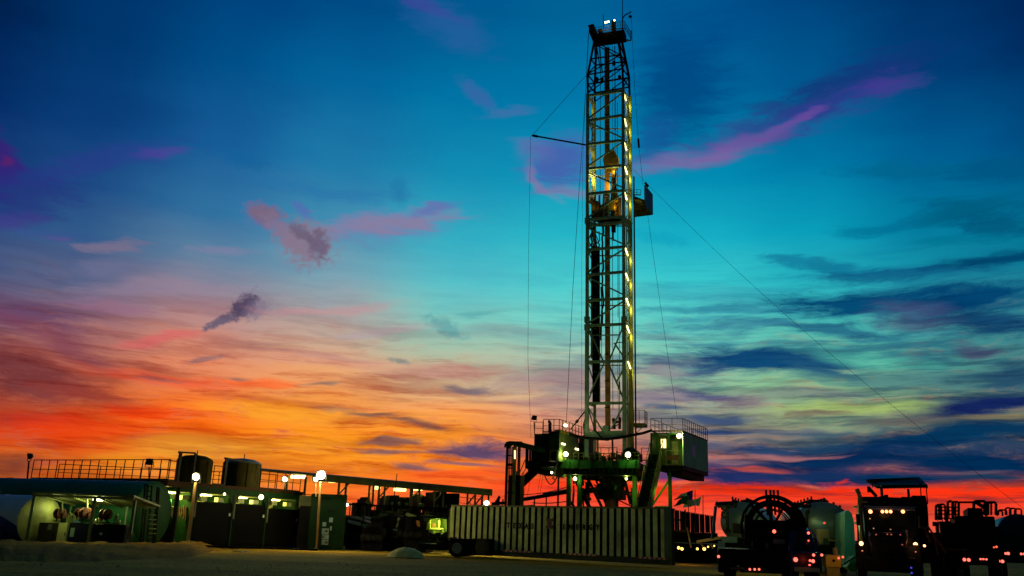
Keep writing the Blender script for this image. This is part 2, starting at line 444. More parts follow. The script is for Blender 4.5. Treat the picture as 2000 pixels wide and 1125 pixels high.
# ------------------------------------------------------------------ materials
_m = {}
def paint(name, col, rough=.6, metal=0., var=.35, scale=1.2, bump=0., dirt=True):
    """painted / bare surface, colour broken up by two sizes of procedural noise"""
    if name in _m: return _m[name]
    M = bpy.data.materials.new(name); M.use_nodes = True
    t = M.node_tree; b = t.nodes['Principled BSDF']
    b.inputs['Roughness'].default_value = rough; b.inputs['Metallic'].default_value = metal
    b.inputs['Specular IOR Level'].default_value = .5 if max(col) > .06 else .12
    tc = t.nodes.new('ShaderNodeTexCoord')
    n1 = t.nodes.new('ShaderNodeTexNoise'); n1.inputs['Scale'].default_value = scale; n1.inputs['Detail'].default_value = 6; n1.inputs['Roughness'].default_value = .65
    t.links.new(tc.outputs['Object'], n1.inputs['Vector'])
    cr = t.nodes.new('ShaderNodeValToRGB')
    cr.color_ramp.elements[0].position = .3; cr.color_ramp.elements[1].position = .7
    cr.color_ramp.elements[0].color = (*[c * (1 - var) for c in col], 1)
    cr.color_ramp.elements[1].color = (*[min(1, c * (1 + var * .5)) for c in col], 1)
    t.links.new(n1.outputs['Fac'], cr.inputs[0]); t.links.new(cr.outputs[0], b.inputs['Base Color'])
    if bump:
        bp = t.nodes.new('ShaderNodeBump'); bp.inputs['Strength'].default_value = bump; bp.inputs['Distance'].default_value = .05
        t.links.new(n1.outputs['Fac'], bp.inputs['Height']); t.links.new(bp.outputs[0], b.inputs['Normal'])
    _m[name] = M
    return M
def glow(name, col, s, back=(.6, .6, .5)):
    if name in _m: return _m[name]
    M = bpy.data.materials.new(name); M.use_nodes = True
    b = M.node_tree.nodes['Principled BSDF']
    b.inputs['Base Color'].default_value = (*back, 1)
    b.inputs['Emission Color'].default_value = (*col, 1); b.inputs['Emission Strength'].default_value = s
    _m[name] = M
    return M
PITCH = paint('soot_black', (.0012, .0012, .0012), .8)
BLACK = paint('black_enamel', (.0035, .0035, .004), .6)
DARK = paint('dark_steel', (.009, .010, .009), .6)
GREEN = paint('green_enamel', (.008, .060, .012), .6)
DGREEN = paint('dark_green_enamel', (.006, .034, .012), .6)
TANKG = paint('tank_green_enamel', (.010, .14, .045), .45, 0, .25, .5)
TANKB = paint('tank_blue_white', (.82, .86, .88), .45, 0, .2, .4)
CREAM = paint('cream_enamel', (.55, .58, .30), .6)
GALV = paint('mast_steel_paint', (.27, .45, .36), .7, .0, .5, .8)
GALVL = paint('yellow_lit_mast_steel', (.52, .54, .24), .6, .0, .3, .8)  # mast steel with the work lights' yellow put into the colour
RAIL = paint('railing_steel', (.05, .035, .02), .6)
OLIVE = paint('olive_pole_paint', (.18, .12, .04), .6)
RUST = paint('rust_brown_steel', (.60, .27, .06), .8, .0, .4, 1.5)
YEL = paint('yellow_machine_enamel', (.50, .30, .03), .55)
RED = paint('red_enamel', (.11, .012, .006), .6)
DRED = paint('dark_red_steel', (.10, .015, .008), .6)
GREY = paint('grey_panel_paint', (.16, .22, .19), .6)
WALLG = paint('pale_grey_green_wall', (.27, .62, .40), .75, 0, .25, .6)
RUBBER = paint('tyre_rubber', (.012, .012, .012), .85)
CHROME = paint('polished_steel', (.55, .56, .58), .22, 1., .1)
ALU = paint('aluminium_wheel', (.42, .45, .45), .35, .8, .2)
STEELT = paint('polished_tank_steel', (.24, .34, .32), .32, .5, .25, .5)
NAVY = paint('navy_enamel', (.010, .015, .06), .5)
TARP = paint('pale_tarpaulin', (.98, .80, .26), .8, 0, .25, 2., .3)
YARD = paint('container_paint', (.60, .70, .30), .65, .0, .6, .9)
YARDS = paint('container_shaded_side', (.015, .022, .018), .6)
PAPER = paint('pale_blue_notice', (.30, .48, .55), .7)
WHITE = paint('white_enamel', (.60, .62, .55), .5)
GLASS = paint('dark_window_glass', (.015, .02, .02), .08)
LAMP_C = (1.0, .93, .50)
L_TUBE = glow('fluorescent_tube_lit', (1., .90, .32), 5)
L_TUBEY = glow('fluorescent_tube_yellow', (.95, 1., .25), 3.0)
L_WIN = glow('window_pane_lit', (1., .75, .25), 3.)
L_RED = glow('red_marker_lens_lit', (1., .10, .05), 2.2, (.4, .02, .02))
L_REDH = glow('red_tail_lens_lit', (1., .13, .09), 2.6, (.4, .02, .02))
L_AMB = glow('amber_marker_lens_lit', (1., .36, .12), 4., (.5, .2, .05))
L_HEAD = glow('headlight_lens_lit', (1., .36, .13), 5.5)
L_YEL = glow('small_yellow_bulb_lit', (1., .55, .10), 4.)
L_CYAN = glow('cyan_bulb_lit', (.45, .9, 1.), 14.)
L_BLUE = glow('blue_bulb_lit', (.15, .12, 1.), 4.)

def hotlens(name, core, edge, s):
    """lit lamp glass: white-hot in the middle, falling off to the yellow rim"""
    M = bpy.data.materials.new(name); M.use_nodes = True; t = M.node_tree; b = t.nodes['Principled BSDF']
    tc = t.nodes.new('ShaderNodeTexCoord'); mp = t.nodes.new('ShaderNodeVectorMath'); mp.operation = 'SUBTRACT'; mp.inputs[1].default_value = (.5, .5, .5)
    ln = t.nodes.new('ShaderNodeVectorMath'); ln.operation = 'LENGTH'; cr = t.nodes.new('ShaderNodeValToRGB')
    t.links.new(tc.outputs['Generated'], mp.inputs[0]); fl = t.nodes.new('ShaderNodeVectorMath'); fl.operation = 'MULTIPLY'; fl.inputs[1].default_value = (1, 0, 1); t.links.new(mp.outputs[0], fl.inputs[0]); t.links.new(fl.outputs[0], ln.inputs[0]); t.links.new(ln.outputs['Value'], cr.inputs[0])
    cr.color_ramp.elements[0].position = .14; cr.color_ramp.elements[0].color = (*core, 1)
    cr.color_ramp.elements[1].position = .56; cr.color_ramp.elements[1].color = (*edge, 1)
    t.links.new(cr.outputs[0], b.inputs['Emission Color']); b.inputs['Emission Strength'].default_value = s
    return M
L_FLOOD = hotlens('floodlight_lens_lit', (1., .95, .62), (.12, .09, .006), 9)
L_FLOODW = hotlens('floodlight_lens_white', (1., 1., .85), (.18, .15, .02), 14)
L_BALL = glow('round_lamp_lit', (1., .93, .45), 6)
def cloth(name, col):
    M = bpy.data.materials.new(name); M.use_nodes = True; t = M.node_tree; t.nodes.remove(t.nodes['Principled BSDF'])
    d = t.nodes.new('ShaderNodeBsdfDiffuse'); tr = t.nodes.new('ShaderNodeBsdfTranslucent'); mx = t.nodes.new('ShaderNodeMixShader')
    nz = t.nodes.new('ShaderNodeTexNoise'); nz.inputs['Scale'].default_value = 3
    hs = t.nodes.new('ShaderNodeMix'); hs.data_type = 'RGBA'; hs.inputs[6].default_value = (*[c * .7 for c in col], 1); hs.inputs[7].default_value = (*col, 1)
    t.links.new(nz.outputs['Fac'], hs.inputs[0])
    for q in (d, tr): t.links.new(hs.outputs[2], q.inputs[0])
    t.links.new(d.outputs[0], mx.inputs[1]); t.links.new(tr.outputs[0], mx.inputs[2]); t.links.new(mx.outputs[0], t.nodes['Material Output'].inputs[0])
    return M
# ------------------------------------------------------------------ objects
WL = {}
def tag(o, label=None, cat=None, group=None, kind=None):
    if label: o['label'] = label
    if cat: o['category'] = cat
    if group: o['group'] = group
    if kind: o['kind'] = kind
    return o
def thing(name, loc, label, cat, group=None):
    o = bpy.data.objects.new(name, None); COL.objects.link(o)
    o.location = loc; o.empty_display_size = .3
    WL[o] = Vector(loc)
    return tag(o, label, cat, group)
class MB:
    def __init__(s): s.v = []; s.f = []; s.mi = []; s.cur = 0
    def add(s, vs, fs):
        b = len(s.v); s.v += [Vector(x) for x in vs]
        for f in fs: s.f.append([b + i for i in f]); s.mi.append(s.cur)
        return s
    def hexa(s, p):                       # p[0:4] one face, p[4:8] the opposite face
        return s.add(p, [(0, 1, 2, 3), (7, 6, 5, 4), (0, 4, 5, 1), (1, 5, 6, 2), (2, 6, 7, 3), (3, 7, 4, 0)])
    def quad(s, *p): return s.add(p, [tuple(range(len(p)))])
    def box(s, x0, x1, y0, y1, z0, z1):
        return s.hexa([(x0, y0, z0), (x1, y0, z0), (x1, y0, z1), (x0, y0, z1), (x0, y1, z0), (x1, y1, z0), (x1, y1, z1), (x0, y1, z1)])
    def _fr(s, p, q, upv=None):
        d = (Vector(q) - Vector(p)).normalized()
        a = Vector(upv) if upv else (Vector((0, 0, 1)) if abs(d.z) < .9 else Vector((0, 1, 0)))
        x = d.cross(a).normalized(); y = x.cross(d).normalized()
        return x, y
    def beam(s, p, q, w, h=None, upv=None):
        h = h or w; p, q = Vector(p), Vector(q); x, y = s._fr(p, q, upv)
        c = [x * (-w / 2) + y * (-h / 2), x * (w / 2) + y * (-h / 2), x * (w / 2) + y * (h / 2), x * (-w / 2) + y * (h / 2)]
        return s.hexa([p + k for k in c] + [q + k for k in c])
    def tube(s, p, q, r, n=8, r2=None, caps=True):
        r2 = r if r2 is None else r2; p, q = Vector(p), Vector(q); x, y = s._fr(p, q)
        ring = [x * math.cos(2 * math.pi * i / n) + y * math.sin(2 * math.pi * i / n) for i in range(n)]
        f = [(i, (i + 1) % n, n + (i + 1) % n, n + i) for i in range(n)]
        if caps: f += [tuple(range(n))[::-1], tuple(range(n, 2 * n))]
        return s.add([p + k * r for k in ring] + [q + k * r2 for k in ring], f)
    def path(s, pts, r, n=6):
        for a, b in zip(pts, pts[1:]): s.tube(a, b, r, n)
        return s
    def lathe(s, p, d, prof, n=20):       # prof: (distance along d, radius)
        p, d = Vector(p), Vector(d).normalized(); x, y = s._fr(p, p + d)
        vs = []
        for t, r in prof:
            for i in range(n):
                a = 2 * math.pi * i / n
                vs.append(p + d * t + (x * math.cos(a) + y * math.sin(a)) * max(r, .0005))
        fs = []
        for j in range(len(prof) - 1):
            for i in range(n): fs.append((j * n + i, j * n + (i + 1) % n, (j + 1) * n + (i + 1) % n, (j + 1) * n + i))
        fs.append(tuple(range(n))[::-1]); fs.append(tuple(range((len(prof) - 1) * n, len(prof) * n)))
        return s.add(vs, fs)
    def prism(s, poly, d):                # planar polygon pushed along d
        n = len(poly); d = Vector(d)
        return s.add([Vector(p) for p in poly] + [Vector(p) + d for p in poly],
                     [tuple(range(n)), tuple(range(n, 2 * n))[::-1]] + [(i, (i + 1) % n, n + (i + 1) % n, n + i) for i in range(n)])
    def build(s, name, mat, parent=None, label=None, smooth=False, bevel=0.):
        me = bpy.data.meshes.new(name)
        o = WL.get(parent, Vector((0, 0, 0))) if parent else Vector((0, 0, 0))
        base = Vector((0, 0, 0))
        if not parent and s.v:
            base = Vector((sum(v.x for v in s.v) / len(s.v), sum(v.y for v in s.v) / len(s.v), min(v.z for v in s.v))); o = base
        me.from_pydata([v - o for v in s.v], [], s.f)
        mats = mat if isinstance(mat, (list, tuple)) else [mat]
        for k in mats: me.materials.append(k)
        if len(mats) > 1:
            for p, i in zip(me.polygons, s.mi): p.material_index = i
        import bmesh
        bm = bmesh.new(); bm.from_mesh(me); bmesh.ops.recalc_face_normals(bm, faces=bm.faces); bm.to_mesh(me); bm.free()
        if smooth:
            for p in me.polygons: p.use_smooth = True
        ob = bpy.data.objects.new(name, me); COL.objects.link(ob)
        if parent: ob.parent = parent; WL[ob] = WL[parent]
        else: ob.location = base; WL[ob] = base
        if smooth:
            em = ob.modifiers.new('edges', 'EDGE_SPLIT'); em.split_angle = R(40)
        if bevel:
            bv = ob.modifiers.new('bevel', 'BEVEL'); bv.width = bevel; bv.segments = 2; bv.limit_method = 'ANGLE'
        if label: ob['label'] = label
        return ob
class Frame:
    """local horizontal frame: u runs along the front (right), v runs away behind it"""
    def __init__(s, o, ang):
        s.o = Vector(o); s.u = Vector((math.cos(R(ang)), -math.sin(R(ang)), 0)); s.v = Vector((math.sin(R(ang)), math.cos(R(ang)), 0))
    def pt(s, px, py, k=0.): return PL(px, py, s.o + s.v * k, s.v)
    def loc(s, a, k, z): q = s.o + s.u * a + s.v * k; return Vector((q.x, q.y, z))
    def ext(s, x0, y0, x1, y1, k0):
        xm, ym = (x0 + x1) / 2, (y0 + y1) / 2
        a0 = (s.pt(x0, ym, k0) - s.o).dot(s.u); a1 = (s.pt(x1, ym, k0) - s.o).dot(s.u)
        z1 = s.pt(xm, y0, k0).z; z0 = s.pt(xm, y1, k0).z
        return a0, a1, z0, z1
    def box(s, m, x0, y0, x1, y1, k0, k1, ground=False):
        a0, a1, z0, z1 = s.ext(x0, y0, x1, y1, k0)
        if ground: z0 = 0
        m.hexa([s.loc(a0, k0, z0), s.loc(a1, k0, z0), s.loc(a1, k0, z1), s.loc(a0, k0, z1), s.loc(a0, k1, z0), s.loc(a1, k1, z0), s.loc(a1, k1, z1), s.loc(a0, k1, z1)])
        return a0, a1, z0, z1
    def lbox(s, m, a0, a1, k0, k1, z0, z1):
        return m.hexa([s.loc(a0, k0, z0), s.loc(a1, k0, z0), s.loc(a1, k0, z1), s.loc(a0, k0, z1), s.loc(a0, k1, z0), s.loc(a1, k1, z0), s.loc(a1, k1, z1), s.loc(a0, k1, z1)])
def G(px, py):                            # a point on the ground
    d = ray(px, py); return CP + d * (-EYE / d.z)
def PZ(px, py, z):
    d = ray(px, py); return CP + d * ((z - EYE) / d.z)
def gz(v, z=0.): return Vector((v[0], v[1], z))
def railing(root, pts, h=1.1, n=None, mat=None, step=1.5, r=.03, mid=True, name='railing'):
    m = MB()
    for a, b in zip(pts, pts[1:]):
        a, b = Vector(a), Vector(b); L = (b - a).length; k = max(1, round(L / step)) if n is None else n
        U = Vector((0, 0, h))
        m.tube(a + U, b + U, r, 6)
        if mid: m.tube(a + U * .52, b + U * .52, r * .8, 6)
        m.beam(a + Vector((0, 0, .06)), b + Vector((0, 0, .06)), .02, .12)
        for i in range(k + 1):
            p = a.lerp(b, i / k); m.tube(p, p + U, r * 1.1, 6)
    return m.build(name, mat or RAIL, root)
def lamp_or_fill_light(root, loc, power, col=(1., .88, .35), rad=.12, spot=None):  # light of a lamp, also added fill lights that have no fitting
    l = bpy.data.lights.new('lamp_or_fill_light', 'SPOT' if spot else 'POINT'); l.energy = power; l.color = col; l.shadow_soft_size = rad
    if spot: l.spot_size = R(spot[1]); l.spot_blend = .6
    o = bpy.data.objects.new('lamp_or_fill_light', l); COL.objects.link(o)
    o.parent = root; o.location = Vector(loc) - WL[root]
    if spot: o.rotation_euler = Vector(spot[0]).to_track_quat('-Z', 'Y').to_euler()
    return o
def floodlight(pos, size, label, lit=True, aim=(0, -1, -.45), lens=None, power=0, col=(1., .88, .35), mount=None, r=.035, group='floodlights around the rig site', mmat=None, tilt=.0):
    """square floodlight: housing, glass lens, yoke and the pole it stands on"""
    pos = Vector(pos); aim = Vector(aim).normalized(); s = size
    base = Vector(mount) if mount else pos - Vector((0, 0, size * 1.1))
    t = thing('floodlight', base, label, 'floodlight', group)
    x = aim.cross(Vector((0, 0, 1))).normalized(); y = x.cross(aim)
    x = (x * math.cos(tilt) + y * math.sin(tilt)); y = x.cross(aim)
    def ring(c, w): return [c + x * a * w + y * b * w for a, b in ((-.5, -.42), (.5, -.42), (.5, .42), (-.5, .42))]
    m = MB(); m.hexa(ring(pos, s) + ring(pos - aim * s * .42, s * .55)); m.build('housing', DARK, t)
    m = MB(); m.lathe(pos + aim * .01, aim, [(0, s * .46), (.03, s * .43)], 18); m.build('lens', (lens or L_FLOOD) if lit else GLASS, t)
    m = MB(); m.beam(pos - x * s * .56 - aim * s * .1, pos + x * s * .56 - aim * s * .1, .03)
    for k in (-1, 1):
        m.beam(pos + x * k * s * .56 - aim * s * .1, pos + x * k * s * .56 - aim * s * .1 - Vector((0, 0, s * .7)), .03)
    m.beam(pos - x * s * .56 - aim * s * .1 - Vector((0, 0, s * .7)), pos + x * s * .56 - aim * s * .1 - Vector((0, 0, s * .7)), .03)
    m.build('yoke', DARK, t)
    m = MB(); m.tube(base, pos - aim * s * .1 - Vector((0, 0, s * .7)), r, 8); m.build('pole', mmat or OLIVE, t)
    if lit and power: lamp_or_fill_light(t, pos + aim * .35, power, col)
    return t
def ball_lamp(pos, r, label, power=0, col=(1., .88, .4), mat=None, mount=None, group='small round work lamps on the rig'):
    pos = Vector(pos)
    base = Vector(mount) if mount else pos + Vector((0, .3, r * 2.5))
    t = thing('work_lamp', pos, label, 'work lamp', group)
    MB().lathe(pos - Vector((0, 0, r)), (0, 0, 1), [(0, .1 * r), (r * .3, .7 * r), (r, r), (r * 1.7, .7 * r), (r * 2, .2 * r)], 12).build('globe', mat or L_BALL, t, smooth=True)
    m = MB(); m.tube(pos + Vector((0, 0, r * .9)), pos + Vector((0, 0, r * 1.7)), r * .6, 10); m.tube(pos + Vector((0, 0, r * 1.6)), base, .025, 6); m.build('bracket', DARK, t)
    if power: lamp_or_fill_light(t, pos - Vector((0, .35, 0)), power, col)
    return t
def tube_lamp(root, a, b, r=.05, mat=None, name='fluorescent_tube'):
    m = MB(); m.tube(a, b, r, 8)
    return m.build(name, mat or L_TUBE, root)
# ------------------------------------------------------------------ the setting
def ground_mat(name, ca, cb, sc, bump, var=1.):
    M = bpy.data.materials.new(name); M.use_nodes = True; t = M.node_tree; b = t.nodes['Principled BSDF']
    b.inputs['Roughness'].default_value = .9; b.inputs['Specular IOR Level'].default_value = .15
    tc = t.nodes.new('ShaderNodeTexCoord')
    n1 = t.nodes.new('ShaderNodeTexNoise'); n1.inputs['Scale'].default_value = .16; n1.inputs['Detail'].default_value = 8; n1.inputs['Roughness'].default_value = .7
    n2 = t.nodes.new('ShaderNodeTexNoise'); n2.inputs['Scale'].default_value = sc; n2.inputs['Detail'].default_value = 5; n2.inputs['Roughness'].default_value = .7
    mp = t.nodes.new('ShaderNodeMapping'); mp.inputs['Scale'].default_value = (.35, 1.6, 1)      # wheel-dragged bands across the yard
    t.links.new(tc.outputs['Object'], mp.inputs[0]); t.links.new(mp.outputs[0], n1.inputs['Vector']); t.links.new(tc.outputs['Object'], n2.inputs['Vector'])
    a = t.nodes.new('ShaderNodeMath'); a.operation = 'MULTIPLY_ADD'; a.inputs[1].default_value = .5
    t.links.new(n2.outputs['Fac'], a.inputs[0])
    h = t.nodes.new('ShaderNodeMath'); h.operation = 'MULTIPLY'; h.inputs[1].default_value = .6
    t.links.new(n1.outputs['Fac'], h.inputs[0]); t.links.new(h.outputs[0], a.inputs[2])
    cr = t.nodes.new('ShaderNodeValToRGB'); cr.color_ramp.elements[0].position = .42; cr.color_ramp.elements[1].position = .68
    cr.color_ramp.elements[0].color = (*ca, 1); cr.color_ramp.elements[1].color = (*cb, 1)
    t.links.new(a.outputs[0], cr.inputs[0]); t.links.new(cr.outputs[0], b.inputs['Base Color'])
    bp = t.nodes.new('ShaderNodeBump'); bp.inputs['Strength'].default_value = bump; bp.inputs['Distance'].default_value = .06
    t.links.new(n2.outputs['Fac'], bp.inputs['Height']); t.links.new(bp.outputs[0], b.inputs['Normal'])
    return M
GM = ground_mat('yard_gravel', (.24, .130, .008), (.78, .46, .036), 5., 1.)
GB = ground_mat('heaped_gravel', (.09, .038, .002), (.60, .30, .016), 9., 1.)
gm = MB()
xs = [-9000, -600, -150] + [-60 + 2 * i for i in range(61)] + [150, 600, 9000]
ys = [-60, 0, 14] + [20 + 1.2 * i for i in range(50)] + [120, 300, 1500, 12000]
for y in ys:
    for x in xs:
        z = 0
        if -62 < x < 62 and 18 < y < 82:
            z = (mnoise.noise(Vector((x * .11, y * .13, 0))) * .05 + mnoise.noise(Vector((x * .6, y * .6, 3))) * .02) - .04
        gm.v.append(Vector((x, y, z)))
for j in range(len(ys) - 1):
    for i in range(len(xs) - 1):
        a = j * len(xs) + i; gm.f.append([a, a + 1, a + 1 + len(xs), a + len(xs)]); gm.mi.append(0)
g = gm.build('ground', GM, None, smooth=True); g.modifiers.clear(); tag(g, kind='structure')
# low berm of pushed-up gravel in front of the tanks
bm_ = MB(); nx, ny = 150, 16
for j in range(ny + 1):
    for i in range(nx + 1):
        px = -420 + (436 + 420) * i / nx
        sq = min(1, max(0, (px - 330) / 106)) ** 2; near, far = G(px, 1093 - 24 * sq + 2.5 * math.sin(px * .013) + 1.5 * mnoise.noise(Vector((px * .06, 0, 0)))), G(px, 1066)
        p = near.lerp(far, j / ny)
        t = j / ny; h = math.sin(math.pi * min(1, t * 1.02)) ** .8 * (.36 if px < 330 else .36 + .12 * math.sin((px - 330) / 100 * math.pi) if px < 430 else .36)
        h *= min(1, max(0, (436 - px) / 70)) ** .8
        h *= 1 + .35 * mnoise.noise(Vector((p.x * .5, p.y * .5, 1)))
        h += .09 * mnoise.noise(Vector((p.x * 2.2, p.y * 2.2, 5))) * min(1, max(0, (436 - px) / 70)) * (1 if 0 < j < ny else 0)
        bm_.v.append(Vector((p.x, p.y, h * 1.05 - .02 if 0 < j < ny else -.06)))
for j in range(ny):
    for i in range(nx):
        a = j * (nx + 1) + i; bm_.f.append([a, a + 1, a + nx + 2, a + nx + 1]); bm_.mi.append(0)
b = bm_.build('gravel_berm', GB, None, smooth=True); b.modifiers.clear(); tag(b, kind='structure')
# distant low land line
hz = MB()
n = 120
for i in range(n + 1):
    a = R(-75 + 150 * i / n); d = 1500
    h = 4 + 5 * (mnoise.noise(Vector((i * .21, 0, 0))) + .5) + 2.5 * mnoise.noise(Vector((i * 1.3, 4, 0)))
    hz.v += [Vector((d * math.sin(a), d * math.cos(a), -3)), Vector((d * math.sin(a), d * math.cos(a), max(1.5, h)))]
for i in range(n): hz.f.append([2 * i, 2 * i + 2, 2 * i + 3, 2 * i + 1]); hz.mi.append(0)
tag(hz.build('distant_treeline', paint('far_dark_scrub', (.012, .012, .008), .9), None), kind='structure')

# loose stones scattered over the yard
random.seed(21)
st_ = MB()
for i in range(1100):
    px, py = random.uniform(-60, 2060), random.uniform(1088, 1135)
    q = G(px, py)
    if q.y > 62: continue
    r = random.uniform(.010, .032) * (1.6 if random.random() < .06 else 1)
    vs = [q + Vector((math.cos(a) * r * random.uniform(.7, 1.2), math.sin(a) * r * random.uniform(.7, 1.2), -.04)) for a in (0, 1.26, 2.5, 3.8, 5.)] + [q + Vector((random.uniform(-.3, .3) * r, random.uniform(-.3, .3) * r, r * .8 - .02))]
    st_.add(vs, [(j, (j + 1) % 5, 5) for j in range(5)])
tag(st_.build('loose_stones', paint('loose_stone', (.62, .42, .10), .9, 0, .6, .8), None), 'small loose stones scattered over the gravel yard', 'stones', kind='stuff')
# ------------------------------------------------------------------ drilling mast
RG = Frame(gz(P(1180, 1000, 78)), 19)
SV = Vector((.88, 1.7, 0))
def rp(px, py, k=0.): return RG.pt(px, py, k)
mast = thing('drilling_mast', rp(1183, 895), 'tall lattice drilling mast of pale steel with work lights up its right side', 'drilling mast')
FL0, FL1 = rp(1146, 893), rp(1148, 183)
FR0, FR1 = rp(1220, 893), rp(1217, 172)
def onleg(a, b, y):                      # point on a leg at image row y on the front plane
    lo, hi = 0., 1.
    for _ in range(30):
        mid = (lo + hi) / 2
        if proj(a.lerp(b, mid))[1] > y: lo = mid
        else: hi = mid
    return a.lerp(b, lo)
def FLy(y): return onleg(FL0, FL1, y)
def FRy(y): return onleg(FR0, FR1, y)
for a, b in ((FL0, FL1), (FR0, FR1)):
    mid = onleg(a, b, 635)
    m = MB(); m.beam(a, mid, .34, .30, upv=RG.v); m.beam(mid, b, .29, .26, upv=RG.v)
    for y in (432, 625, 640):
        q = onleg(a, b, y); m.beam(q - Vector((0, 0, .25)), q + Vector((0, 0, .3)), .46, .42, upv=RG.v)
    m.build('leg', GALV, mast)
for a, b in ((FL0 + SV, FL1 + SV), (FR0 + SV, FR1 + SV)):
    m = MB(); m.beam(a, b, .22 if a.x < FR0.x else .34, .26, upv=RG.v); m.build('leg', GALVL, mast)
girts = [(187, 177), (236, 225), (282, 274), (330, 323), (379, 372), (429, 423), (440, 434), (488, 482), (537, 531), (587, 583), (636, 633), (707, 705), (788, 787)]
for yl, yr in girts:
    a, b = FLy(yl), FRy(yr)
    MB().beam(a, b, .20, .24).build('girt', GALV, mast)
    for p, q in ((a, a + SV), (b, b + SV)):
        MB().beam(p, q, .12, .15).build('side_girt', GALVL, mast)
diag = [((1, 232), (0, 184)), ((0, 238), (1, 270)), ((0, 325), (1, 277)), ((0, 337), (1, 367)), ((0, 425), (1, 377)), ((0, 445), (1, 477)),
        ((0, 531), (1, 487)), ((0, 541), (1, 576)), ((0, 632), (1, 588))]
diag[0] = ((0, 232), (1, 181))
for (s0, y0), (s1, y1) in diag:
    MB().beam(FLy(y0), FRy(y1), .11, .13).build('brace', GALV, mast)
for pts in (((1150, 643), (1178, 705)), ((1216, 640), (1190, 704)), ((1180, 709), (1152, 769)), ((1188, 709), (1217, 777)), ((1151, 799), (1178, 843)), ((1217, 793), (1194, 838)), ((1200, 670), (1218, 697)), ((1205, 745), (1218, 720))):
    MB().beam(rp(*pts[0]), rp(*pts[1]), .14, .14).build('brace', GALV, mast)
MB().beam(rp(1158, 655), rp(1209, 654), .10, .10).build('girt', GALV, mast)
MB().beam(rp(1205, 669), rp(1219, 668), .08, .08).build('girt', GALV, mast)
# zig-zag lacing on both side faces
ylev = [183, 206, 234, 256, 280, 303, 328, 350, 377, 402, 428, 455, 486, 510, 535, 560, 586, 612, 636, 672, 706, 746, 788, 836]
for f in (FLy, FRy):
    for i in range(len(ylev) - 1):
        p, q = f(ylev[i]), f(ylev[i + 1])
        if i % 2: p = p + SV
        else: q = q + SV
        MB().beam(p, q, .08, .09).build('side_brace', GALVL, mast)
# rear face ties
for yl in (236, 330, 429, 488, 587, 706):
    MB().beam(FLy(yl) + SV, FRy(yl) + SV, .10, .10).build('rear_girt', GALVL, mast)
# heavy spreader beam at the foot, with its centre boss
m = MB(); a, b = rp(1148, 850), rp(1220, 848)
m.beam(a, b, .32, .62); m.lathe(rp(1184, 838) - RG.v * .3, RG.v, [(0, .3), (.5, .34)], 16); m.build('foot_beam', GALV, mast)
# guide beam hanging the whole height behind the front face
MB().hexa([rp(1180.5, 92, .9), rp(1190.5, 92, .9), rp(1192.5, 842, .9), rp(1182, 842, .9), rp(1180.5, 92, 1.2), rp(1190.5, 92, 1.2), rp(1192.5, 842, 1.2), rp(1182, 842, 1.2)]).build('guide_beam', RUST, mast)
m = MB()
for y in range(120, 840, 52): m.beam(rp(1180.4, y, .88), rp(1191.6, y, .88), .08, .06)
m.build('guide_beam_bolts', DARK, mast)
# cable tray and ladder up the right rear leg
m = MB(); m.beam(rp(1238, 345, 1.9), rp(1242, 880, 1.9), .13, .14, upv=RG.v); m.build('cable_tray', BLACK, mast)
m = MB(); l0, l1 = rp(1231, 880, 1.5), rp(1226, 185, 1.5)
for s in (-.16, .16): m.tube(l0 + RG.u * s, l1 + RG.u * s, .03, 5)
for i in range(110):
    q = l0.lerp(l1, i / 110); m.tube(q - RG.u * .16, q + RG.u * .16, .018, 4)
m.build('ladder', GALVL, mast)
m = MB(); m.tube(rp(1233, 885, .7), rp(1232, 700, .7), .12, 8); m.tube(rp(1237, 885, .6), rp(1234, 770, .6), .09, 8); m.build('standpipe', paint('yellow_pipe', (.5, .42, .06), .5), mast)
m = MB(); m.beam(rp(1230, 886, 1.1), rp(1227, 190, 1.1), .16, .05, upv=RG.v); m.beam(rp(1226, 886, .8), rp(1223.5, 430, .8), .10, .05, upv=RG.v); m.beam(rp(1234, 886, 1.5), rp(1230, 300, 1.5), .14, .06, upv=RG.v)
m.build('raceway_channels', GALVL, mast)
m = MB(); m.beam(rp(1155, 700, 1.0), rp(1157, 190, 1.0), .14, .05, upv=RG.v); m.beam(rp(1159, 470, 1.2), rp(1160.5, 236, 1.2), .12, .05, upv=RG.v); m.build('left_channels', GALVL, mast)
for y in (215, 300, 405): lamp_or_fill_light(mast, rp(1160, y, .8), 9, (1., .84, .10), .4)  # faint added fill on the left rear steel, no fixtures there
m = MB()
for x0, x1, y0, y1 in ((1176, 1175, 440, 700), (1201, 1203, 90, 300), (1206, 1207, 200, 620), (1173, 1172, 95, 420), (1196, 1197, 470, 800), (1209, 1210, 480, 836)): m.tube(rp(x0, y0, 1.), rp(x1, y1, 1.), .03, 5)
m.build('inner_lines', BLACK, mast)
for x, y, k in ((1166, 160, .6), (1176, 161, .6), (1210, 156, .8), (1199, 128, .6)):
    m = MB(); m.lathe(rp(x, y, k), (0, 0, 1), [(0, .08), (.1, .17), (.45, .17), (.55, .05)], 10); m.tube(rp(x, y - 2, k), rp(x, y - 16, k), .02, 5); m.build('hanging_sheave', BLACK, mast)
